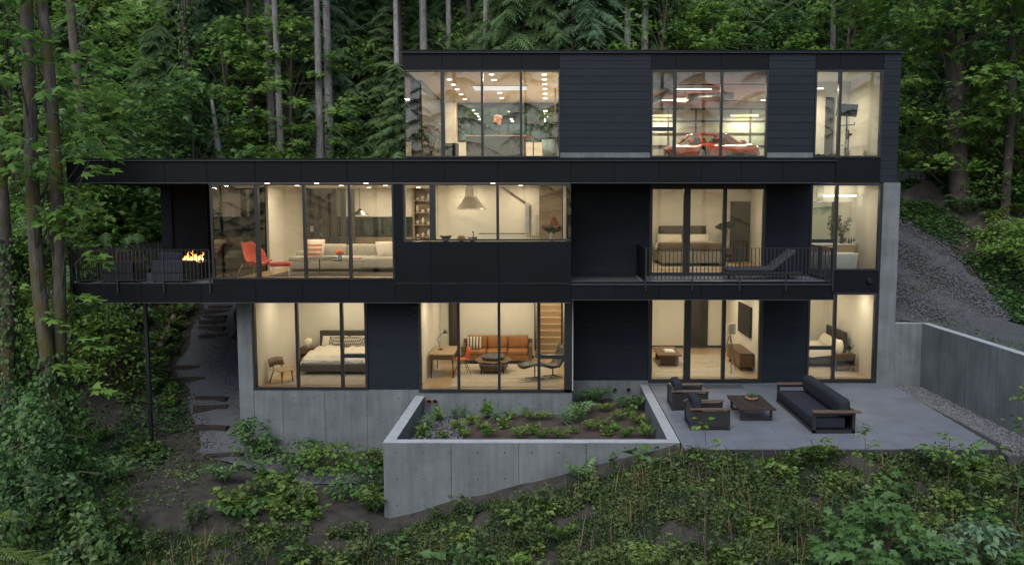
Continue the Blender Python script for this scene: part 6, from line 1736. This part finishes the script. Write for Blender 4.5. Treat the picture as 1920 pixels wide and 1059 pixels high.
MB().tube(sp, [.2, .17, .15, .13, .05], 9).build('trunk', 'bark_grey', sn, smooth=True); ivy_on(sn, sp, .2, .1, .72, 500, .15, .3, seed=4)
RM, RP = single_trunk('maple_tree', 'big dark trunked maple shading the slope on the right', 1806, 402, 1788, 5.6, .36, 14, 'bark_dark', leaves=dict(spread=4.8, n=140, leafs=46, leaf=.25, m='leaf_maple', low=.44, cr=.95), seed=17)
single_trunk('maple_tree', 'slim second maple right of the big dark maple', 1884, 410, 1892, 4.6, .16, 12, 'bark_dark', leaves=dict(spread=3.0, n=60, leafs=40, leaf=.23, m='leaf_maple_deep', low=.3, cr=.8), seed=19)

# leafy sprigs on the near trunks
for i, (px, py) in enumerate(((205, 225), (232, 480), (240, 320), (120, 430), (230, 640), (252, 730), (150, 690), (105, 600), (140, 360), (185, 110), (215, 560), (60, 330))):
    x, z = PY(px * .62 + 25, py, -3.1)
    t = thing('maple_sprig', 'pale green maple sprig %s from the top of those hanging by the near trunks' % ORD[[9, 1, 5, 4, 10, 11, 8, 7, 3, 0, 6, 2].index(i) if False else i], 'branch', (x, -3.1, z), group='maple sprigs on the near trunks')
    lb = LB(); st_ = MB()
    k = 13; s_ = np.linspace(0.2, 1, k); L = .75; dirx = 1 if px > 100 else -1
    P_ = np.stack([dirx * s_ * L - .3, RNG.normal(0, .14, k), .10 * np.sin(s_ * 3) - .16 * s_ ** 2 + RNG.normal(0, .08, k)], 1)
    st_.tube([(-.55, .2, -.25), (-.2, .05, .0), tuple(P_[-1])], [.014, .01, .004], 5)
    lb.put(MAPLE, P_, np.stack([dirx * np.ones(k), RNG.normal(0, .7, k), -.25 + RNG.normal(0, .2, k)], 1), rup(k, .35), .24 + .12 * RNG.random(k))
    st_.build('stem', 'stem_brown', t); lb.build('leaves', 'leaf_maple', t)

# ivy thicket at lower left
def ivy_mound(label, x, y, rx, rz_, n, seed, m='leaf_ivy', leaf=.13, zoff=0, tm=OVAL):
    t = thing('ivy_thicket', label, 'ivy', (x, y, zt1(x, y) + zoff)); rr2 = np.random.default_rng(seed); lb = LB()
    q = rr2.normal(0, 1, (n, 3)); q[:, 2] = np.abs(q[:, 2]); q /= np.linalg.norm(q, axis=1, keepdims=True)
    lump = .72 + .30 * np.sin(q[:, 0] * 5 + seed) * np.sin(q[:, 1] * 6 + 1) + .22 * np.sin(q[:, 2] * 9 + q[:, 0] * 7)
    P_ = q * np.array([rx, rx, rz_]) * (lump * (.75 + .3 * rr2.random(n)))[:, None]
    f = np.cross(q, rr2.normal(0, 1, (n, 3))); f[:, 2] -= .6
    lb.put(tm, P_, f, q + rr2.normal(0, .35, (n, 3)), leaf * (.6 + .8 * rr2.random(n)))
    lb.build('leaves', m, t); st_ = MB()
    for i in range(10):
        a = rr2.random() * 6.28; st_.tube([(0, 0, -.1), (math.cos(a) * rx * .4, math.sin(a) * rx * .4, rz_ * .45), (math.cos(a) * rx * .7, math.sin(a) * rx * .7, rz_ * .4)], [.03, .02, .008], 5)
    st_.build('stems', 'stem_brown', t); return t
ivy_mound('tall ivy thicket filling the lower left corner', -11.3, -6.4, 1.5, 2.6, 3800, 1)
ivy_mound('ivy thicket wrapped round the foot of the near trunks', -13.2, -3.2, 1.3, 2.3, 3000, 2)
ivy_mound('ivy thicket with brighter leaves at the left frame edge', -12.6, -4.6, 1.4, 2.9, 3200, 3, 'leaf_maple_deep', .15)
ivy_mound('low ivy thicket at the bottom left below the trunks', -9.6, -7.6, 1.2, 1.5, 2600, 4)
ivy_mound('ivy bank climbing behind the near trunks', -16.5, .5, 2.2, 3.2, 3600, 5)
ivy_mound('ivy bank at the left edge under the deck end', -15.0, -1.4, 1.6, 2.0, 2600, 6, 'leaf_maple_deep', .14)

# hemlock bough in the bottom left corner, its trunk stands outside the frame
hx_, hy_ = -7.6, -15.6
t = thing('hemlock_tree', 'feathery hemlock bough reaching in at the bottom left corner', 'tree', (hx_, hy_, zt1(hx_, hy_)))
Hh = 2.35 - zt1(hx_, hy_)
MB().tube([(0, 0, -.4), (0, 0, Hh * .6), (0, 0, Hh + 2.5)], [.11, .08, .02], 8).build('trunk', 'bark_dark', t, smooth=True)
lb = LB(); wd = MB()
for bi in range(26):
    zb_ = Hh - 2.9 + 2.3 * bi / 26 ; a_ = bi * 2.4 if bi != 19 else -.08; L = 1.6 + rr.uniform(-.2, .3) - .25 * bi / 26
    if bi == 22: a_ = .25
    s_ = np.linspace(.1, 1, 14); o = np.array([math.cos(a_), math.sin(a_), 0]); la = np.array([-math.sin(a_), math.cos(a_), 0])
    P_ = o * (s_ * L)[:, None]; P_[:, 2] = zb_ + .2 * s_ - .45 * s_ ** 2
    wd.tube([(0, 0, zb_), tuple(P_[7]), tuple(P_[-1])], [.02, .012, .004], 5)
    for sd in (1, -1): lb.put(SPRAY, P_, np.tile(o * .7 + la * sd * .7 + np.array([0, 0, -.2]), (14, 1)) + RNG.normal(0, .1, (14, 3)), np.tile([(0, 0, 1.)], (14, 1)), .42 * (1.15 - .6 * s_))
wd.build('limbs', 'stem_brown', t); lb.build('crown', 'leaf_fern', t)

# ------------------------------------------------------------------ steps, log, planter, slope plants
steps = [(418, 853, 1.02), (397, 806, 1.0), (395, 766, 1.0), (396, 746, 1.0), (357, 712, 1.0), (350, 688, 1.0), (400, 629, .95), (397, 617, .95), (399, 606, .9), (403, 596, .9), (407, 586, .85), (413, 577, .85)]
for i, (px, py, w) in enumerate(steps):
    # meet of the viewing line with the slope
    a, b, c = _ray(px, py); tq = 15.0
    for _ in range(400):
        if CAM_H + c * tq < float(zt(np.array([a * tq]), np.array([b * tq - CAM_D]), False)[0]) + .05: break
        tq += .05
    x, y = a * tq, b * tq - CAM_D
    o = thing('timber_step', 'dark timber step on the footpath, %s counting up from the lowest' % ORD[i], 'step', (x, y, zt1(x, y)), R(-6 if i % 2 else 9), 'timber steps of the footpath')
    MB().rbox(-w / 2, -.10, -.10, w / 2, .10, .13, .015).build('sleeper', 'dark_timber', o)
    MB().box(-w / 2, .10, -.12, w / 2, .42, .10).build('tread_fill', 'path_gravel', o)
xa, ya = -11.6, 4.6
lg = thing('fallen_log', 'pale fallen log lying on the slope beside the upper footpath', 'log', (0, 0, 0))
pa = PZ(335, 602, 1.0); pb = PZ(288, 676, .1)
P0 = Vector((pa[0], pa[1], zt1(*pa) + .12)); P1 = Vector((pb[0], pb[1], zt1(*pb) + .12))
MB().tube([P0, P0.lerp(P1, .35) + Vector((.08, 0, .05)), P0.lerp(P1, .7) + Vector((.1, 0, .05)), P1], [.07, .11, .13, .15], 10).build('trunk', 'log_wood', lg, smooth=True)

PLF = Proto([fern('planter_fern', 'f', .46, 8, 'leaf_fern', 51), fern('planter_fern', 'f', .40, 8, 'leaf_bright', 52), herb('planter_plant', 'h', .40, .22, 90, .13, 'leaf_bright', None, 53), herb('planter_plant', 'h', .34, .2, 70, .11, 'leaf_fern', None, 54)])
PLG = Proto([herb('grass_tuft', 'g', .45, .12, 90, .34, 'leaf_conifer_blue', BLADE, 55), fern('planter_fern', 'f', .70, 10, 'leaf_conifer', 56), herb('leafy_plant', 'g', .62, .28, 120, .16, 'leaf_maple', None, 57)])
pp = []
for (px, py, k) in [(782, 815, 2), (830, 818, 3), (820, 782, 6), (858, 800, 0), (868, 812, 1), (884, 788, 0), (905, 800, 0), (918, 812, 1), (945, 796, 2), (958, 780, 1), (975, 814, 0), (985, 775, 4), (995, 782, 0), (1000, 806, 2), (1018, 812, 1), (1022, 782, 0), (1050, 815, 0), (1078, 806, 3), (1090, 770, 5), (1100, 750, 5), (1118, 755, 5), (1135, 768, 0), (1112, 800, 0), (1140, 808, 2), (1160, 782, 0), (1165, 762, 4), (1182, 775, 2), (1195, 765, 5), (1175, 812, 1), (1198, 790, 0), (1210, 812, 0), (1205, 800, 3), (852, 778, 4), (870, 776, 4), (916, 768, 6), (1085, 785, 5), (1150, 800, 3), (800, 800, 4), (790, 790, 4), (1060, 790, 4), (930, 785, 4), (1130, 790, 1)]:
    x, y = PZ(px, py + 3, -.60); x = min(max(x, -3.25), 2.5); y = min(max(y, -5.6), (LO - .35 if x < .9 else -.35))
    pp.append((y, x, k))
pp.sort()
rows_ = [pp[0:14], pp[14:28], pp[28:]]
for ri, rw_ in enumerate(rows_):
    for ci, (y, x, k) in enumerate(sorted(rw_, key=lambda q: q[1])):
        o = PLF.get(k) if k < 4 else PLG.get(k - 4)
        place(o, x, y, None, rr.uniform(.68, 1.0), planter_z(x, y) - .01)
        nm = {0: 'small yellow green fern', 1: 'small bright fern', 2: 'bushy light green plant', 3: 'olive leafy plant', 4: 'thin grassy tuft', 5: 'large dark fern', 6: 'leafy upright plant'}[k]
        tag(o, '%s, %s from the left in the %s row of the planter' % (nm, ORD[ci], ['front', 'middle', 'back'][ri]), 'fern' if k in (0, 1, 5) else 'plant', 'plants in the concrete planter')

# slope in front
WD = Proto([herb('slope_plant', 'w', .34, .20, 60, .11, 'leaf_ground', None, 61), herb('slope_plant', 'w', .45, .22, 70, .12, 'leaf_fern', None, 62), herb('slope_plant', 'w', .26, .26, 60, .14, 'leaf_bright', None, 63), fern('slope_fern', 'w', .5, 12, 'leaf_fern', 64), herb('slope_plant', 'w', .7, .16, 80, .10, 'leaf_ground', None, 65, stems=9), herb('slope_plant', 'w', .4, .3, 26, .26, 'leaf_maple_deep', OVAL, 66)])
def weeds(n, fx_, label, group, smin=.7, smax=1.3, pick=None, pw=None):
    c = 0
    while c < n:
        x, y = fx_()
        if vnoise(np.array([x * .8]), np.array([y * .8]), 9)[0] < .30: continue
        if -4.7 < y < 7.4 and path_x(y)[0] - .45 < x < path_x(y)[1] + .3: continue
        o = WD.get(rr.choices(range(6), pw or (6, 5, 3, 1, 5, 2))[0]); place(o, x, y, None, rr.uniform(smin, smax)); tag(o, label, 'plant', group); c += 1
weeds(95, lambda: (rr.uniform(2.0, 10.8), -6.95 - 5.0 * rr.random() ** 1.1), 'small leafy weed on the slope below the patio', 'weeds below the patio')
weeds(60, lambda: (rr.uniform(-4.5, 2.4), -6.5 - 4.5 * rr.random()), 'small leafy weed on the slope below the planter wall', 'weeds below the planter')
weeds(46, lambda: (rr.uniform(-7.6, -4.0), rr.uniform(-6.5, -1.9)), 'small leafy weed between foundation and planter', 'weeds by the foundation', .8, 1.5, pw=(3, 5, 5, 2, 1, 2))
weeds(50, lambda: (rr.uniform(-10.5, -4.0), rr.uniform(-10.5, -5.2)), 'small leafy weed on the bank at lower left', 'weeds at lower left')
weeds(30, lambda: (rr.uniform(-14.5, -10.9), rr.uniform(-2.5, 5.5)), 'low leafy plant on the bank under the deck', 'plants under the deck', .8, 1.5, pw=(4, 2, 2, 4, 1, 3))
for i, (px, py, s) in enumerate(((215, 905, .8), (250, 690, 1.1), (300, 650, .9), (420, 905, .6), (490, 850, .8), (190, 1000, .7), (240, 620, 1.0), (1090, 905, .6), (1840, 930, .9), (1780, 890, .8))):
    a, b, c = _ray(px, py); tq = 12.0
    for _ in range(500):
        if CAM_H + c * tq < float(zt(np.array([a * tq]), np.array([b * tq - CAM_D]))[0]): break
        tq += .05
    o = FRN.get(); place(o, a * tq, b * tq - CAM_D, None, s); tag(o, 'arching sword fern, %s of the lone ferns on the open bank counted from lower left' % ORD[i], 'fern', 'lone ferns on the bank')

def foreground_bush(label, px, py, depth, H, spread, n, nl, leaf, m, seed, tm=MAPLE):
    a, b, c = _ray(px, py); k = depth / b; x, y = a * k, b * k - CAM_D
    t = broadleaf('maple_bush', H, spread, .03, n, nl, leaf, m, 'stem_brown', tm, seed, .22, .35, clump_r=.38); tag(t, label, 'shrub'); place(t, x, y); return t
foreground_bush('broad green maple bush in the right foreground', 1650, 1059, 13.6, 1.8, 1.25, 52, 24, .16, 'leaf_maple_deep', 71)
foreground_bush('bright maple bush at the bottom edge right of centre', 1310, 1100, 12.6, 1.5, 1.0, 34, 22, .18, 'leaf_maple', 72)
foreground_bush('bluish green bush beside the broad maple bush', 1830, 1080, 13.2, 1.6, 1.1, 36, 24, .14, 'leaf_conifer_blue', 73, OVAL)
foreground_bush('low dark bush at the bottom right corner', 1915, 1090, 12.8, 1.5, 1.0, 34, 24, .15, 'leaf_maple_deep', 74)
foreground_bush('dark leafy bush against the planter corner', 672, 905, 19.4, .8, .5, 16, 22, .15, 'leaf_maple_deep', 75, OVAL)
foreground_bush('leafy bush at the foot of the left foundation corner', 488, 868, 22.4, 1.2, .6, 24, 22, .14, 'leaf_maple_deep', 76, OVAL)
foreground_bush('leafy bush below the long concrete foundation', 620, 880, 21.0, .9, .8, 26, 22, .14, 'leaf_bright', 77, OVAL)
foreground_bush('wide leafy bush below the middle of the foundation', 570, 875, 21.8, .8, .7, 24, 22, .13, 'leaf_maple_deep', 78, OVAL)
def sapling(label, px, pyt, pyb, depth, seed):
    a, b, c = _ray(px, pyb); k = depth / b; x, y = a * k, b * k - CAM_D; z0 = zt1(x, y); _, zt_ = PY(px, pyt, y); H = zt_ - z0
    rr2 = np.random.default_rng(seed); t = thing('sapling', label, 'sapling', (x, y, z0)); pts = [Vector((.05 * math.sin(3 * q), .03 * math.sin(4 * q), H * q)) for q in np.linspace(0, 1, 8)]
    MB().tube(pts, [.016, .015, .014, .012, .010, .008, .006, .003], 6).build('stem', 'stem_brown', t); lb = LB(); st_ = MB()
    for q in range(8):
        k_ = .55 + .45 * q / 7; c_ = on_path(pts, min(.99, k_)); az = q * 2.4; L = .10 + .26 * (1 - k_) * 2
        e = np.array([c_.x + math.cos(az) * L, c_.y + math.sin(az) * L, c_.z + .1]); st_.tube([tuple(c_), tuple(e)], [.006, .003], 4, caps=False)
        lb.put(OVAL, e + rr2.normal(0, .05, (7, 3)), rdir(7, -.4, .3), rup(7, .5), .10 + .05 * rr2.random(7))
    st_.build('twigs', 'stem_brown', t); lb.build('leaves', 'leaf_bright', t)
sapling('thin leafy sapling standing in front of the near patio armchair', 1318, 795, 1000, 13.6, 81)
sapling('short thin sapling in front of the patio sofa', 1615, 808, 960, 14.5, 82)
sapling('taller thin sapling near the right frame edge', 1904, 740, 950, 14.8, 83)
sapling('tiny sapling at the patio edge on the right', 1776, 825, 880, 16.4, 84)

# ground cover too fine to count
lb = LB(); n = 270000
gx_ = RNG.uniform(-14, 12.5, n); gy_ = RNG.uniform(-14.5, 7.5, n)
# most of it on the front slope
k_ = RNG.random(n) < .72; gy_[k_] = -6.7 - 6.3 * RNG.random(k_.sum()) ** 1.15
cl = vnoise(gx_ * 1.3, gy_ * 1.3, 21) * .6 + vnoise(gx_ * 3.7, gy_ * 3.7, 22) * .4
ok = (cl > .31) & ~((gx_ > HX0 - .1) & (gx_ < 11.5) & (gy_ > -6.7)) & ~((gx_ > -3.95) & (gx_ < 3.1) & (gy_ > -6.2) ) 
pth = np.array([path_x(y) for y in gy_]); ok &= ~((gx_ > pth[:, 0] + .1) & (gx_ < pth[:, 1] + .4) & (gy_ > -4.7))
ok |= ((gx_ > -8.6) & (gx_ < -3.9) & (gy_ < -1.8) & (gy_ > -6.6) & (cl > .42) & ((gx_ > pth[:, 1] + .2)))
gx_, gy_ = gx_[ok], gy_[ok]; n = len(gx_)
hn = vnoise(gx_ * 1.9, gy_ * 1.9, 61); tn = vnoise(gx_ * 2.6 + 9, gy_ * 2.6, 62)
gz_ = zt(gx_, gy_) + .01 + (.05 + .34 * np.maximum(0, hn - .35)) * RNG.random(n) ** 1.3
gt_ = np.clip(1.5 * (tn - .5) + .35 + .45 * (RNG.random(n) - .3), 0, 1)
pos = np.stack([gx_, gy_, gz_], 1)
kind_ = RNG.random(n); A = kind_ < .90; B = ~A
lb.put(OVAL, pos[A], rdir(A.sum(), -.3, .8), rup(A.sum(), .7), (.03 + .05 * RNG.random(A.sum())) * (.7 + 1.2 * tn[A]), gt_[A])
lb.put(BLADE, pos[B], rdir(B.sum(), .8, 2.6), rup(B.sum(), .5), .12 + .20 * RNG.random(B.sum()), gt_[B])
o = lb.build('ground_cover', 'leaf_ground', None, 'stuff'); tag(o, 'low weeds and grass covering the slope', 'ground cover')
lb = LB(); n = 2600; sx_ = RNG.uniform(-9.5, 11, n); sy_ = -6.9 - 5.5 * RNG.random(n); ok = vnoise(sx_ * 1.1, sy_ * 1.1, 44) > .5; sx_, sy_ = sx_[ok], sy_[ok]; n = len(sx_)
lb.put(T_blade(.014), np.stack([sx_, sy_, zt(sx_, sy_)], 1), np.stack([RNG.normal(0, .14, n), RNG.normal(0, .14, n), np.ones(n)], 1), rdir(n), .35 + .45 * RNG.random(n))
o = lb.build('dry_stalks', 'leaf_straw', None, 'stuff'); tag(o, 'thin pale dry stalks standing on the slope', 'ground cover')
lb = LB(); n = 22000
gx_ = RNG.uniform(-20, -10.6, n); gy_ = RNG.uniform(-3, 14, n); m_ = vnoise(gx_ * .9, gy_ * .9, 31) > .36; pe = np.array([path_x(v) for v in gy_]); m_ &= ~((gy_ < 7.5) & (gx_ > pe[:, 0] - .25) & (gx_ < pe[:, 1] + .3)); gx_, gy_ = gx_[m_], gy_[m_]
g2x = RNG.uniform(10.6, 19, 2 * n); g2y = RNG.uniform(-2, 10, 2 * n); m_ = (vnoise(g2x * .9, g2y * .9, 33) > .20) & (g2x > 13.9 - np.maximum(0, g2y - 3.5) * .75); gx_ = np.concatenate([gx_, g2x[m_]]); gy_ = np.concatenate([gy_, g2y[m_]])
g3x = RNG.uniform(-18, 14, n); g3y = RNG.uniform(10, 18, n); gx_ = np.concatenate([gx_, g3x]); gy_ = np.concatenate([gy_, g3y]); n = len(gx_)
lb.put(OVAL, np.stack([gx_, gy_, zt(gx_, gy_) + .02 + .22 * RNG.random(n) ** 2], 1), rdir(n, -.1, .6), rup(n, .5), .09 + .11 * RNG.random(n))
o = lb.build('woodland_floor_plants', 'leaf_maple_deep', None, 'stuff'); tag(o, 'low woodland plants covering the forest slope', 'ground cover')

# foliage that fills the wood between the single trees
lb = LB(); nc = 7600
cx_ = RNG.uniform(-30, 27, nc); cy_ = 13.3 + 30 * RNG.random(nc) ** 1.7; side = RNG.random(nc) < .22
cx_[side] = RNG.uniform(-30, -15, side.sum()); cy_[side] = RNG.uniform(3, 16, side.sum())
ch = RNG.random(nc) ** 1.4 * (3.0 + 6.5 * vnoise(cx_ * .35, cy_ * .35, 71)); keep = ~((cx_ > 9) & (cx_ < 15) & (cy_ < 12)); cx_, cy_, ch = cx_[keep], cy_[keep], ch[keep]; nc = len(cx_)
cz_ = zt(cx_, cy_, False) + .2 + ch; ct_ = RNG.random(nc)
half = RNG.random(nc) < .62
def clumps(idx, k, tmpl, r_, s0, s1, fl):
    q = RNG.normal(0, 1, (len(idx) * k, 3)); q /= np.linalg.norm(q, axis=1, keepdims=True); q *= RNG.random((len(q), 1)) ** .4
    c_ = np.repeat(np.stack([cx_, cy_, cz_], 1)[idx], k, 0); P_ = c_ + q * np.array([r_, r_, r_ * fl])
    f = q * (1, 1, 0) + RNG.normal(0, .4, q.shape); f[:, 2] = -.3 + RNG.normal(0, .25, len(q))
    lb.put(tmpl, P_, f, rup(len(q), .4), s0 + (s1 - s0) * RNG.random(len(q)), np.clip(.6 * np.repeat(ct_[idx], k) + .4 * RNG.random(len(q)), 0, 1))
clumps(np.nonzero(half)[0], 40, OVAL, .95, .16, .30, .45); o = lb.build('wood_foliage', 'leaf_maple', None, 'stuff'); tag(o, 'mass of broad leaves filling the wood on the hillside', 'foliage')
lb = LB(); clumps(np.nonzero(~half)[0], 12, SPRAY, 1.0, .5, .85, .5); o = lb.build('wood_foliage', 'leaf_conifer', None, 'stuff'); tag(o, 'mass of conifer sprays filling the wood on the hillside', 'foliage')

# loose stones
def stones(name, label, pts, r0, r1, m):
    n = len(pts); base = np.array([(1, 0, 0), (-1, 0, 0), (0, 1, 0), (0, -1, 0), (0, 0, .7), (0, 0, -.7)], float)
    tf = np.array([(0, 2, 4), (2, 1, 4), (1, 3, 4), (3, 0, 4), (2, 0, 5), (1, 2, 5), (3, 1, 5), (0, 3, 5)])
    sc_ = (r0 + (r1 - r0) * RNG.random(n) ** 2)[:, None, None]; a = RNG.random(n) * 6.28; ca, sa = np.cos(a), np.sin(a)
    B_ = base[None] * (.7 + .6 * RNG.random((n, 6, 1))) * sc_
    V = np.stack([B_[..., 0] * ca[:, None] - B_[..., 1] * sa[:, None], B_[..., 0] * sa[:, None] + B_[..., 1] * ca[:, None], B_[..., 2]], 2) + pts[:, None, :]
    me = mesh_np(name, V.reshape(-1, 3), (tf[None] + (np.arange(n) * 6)[:, None, None]).reshape(-1, 3), m)
    o = link(bpy.data.objects.new(name, me)); tag(o, label, 'gravel', kind='stuff')
n = 17000; x = RNG.uniform(10.4, 14.2, n); y = RNG.uniform(.2, 7, n); lim = np.array([gravel_edge(v) for v in y]); ok = x < lim + RNG.normal(0, .2, n); x, y = x[ok], y[ok]
stones('gravel_stones', 'loose dark gravel on the slope', np.stack([x, y, zt(x, y) + .085], 1), .02, .06, 'stone_a')
n = 5000; x = RNG.uniform(10.05, 11.18, n); y = RNG.uniform(-6.9, -.05, n); ok = x > 10.37 - .33 * (y / -6.66); x, y = x[ok], y[ok]
stones('gravel_stones', 'loose pale gravel strip beside the patio', np.stack([x, y, np.full(len(x), -.165)], 1), .018, .045, 'stone_light')
n = 3600; y = RNG.uniform(-4.5, 7.2, n); pth = np.array([path_x(v) for v in y]); x = pth[:, 0] + (pth[:, 1] - pth[:, 0]) * RNG.random(n)
stones('gravel_stones', 'loose dark gravel on the footpath', np.stack([x, y, zt(x, y) + .06], 1), .012, .035, 'stone_a')
n = 1500; x = RNG.uniform(-3.5, -2.2, n); y = RNG.uniform(-5.2, -1.6, n); stones('gravel_stones', 'grey pebbles at the left end of the planter', np.stack([x, y, np.array([planter_z(a, b) for a, b in zip(x, y)]) + .02], 1), .02, .05, 'stone_light')
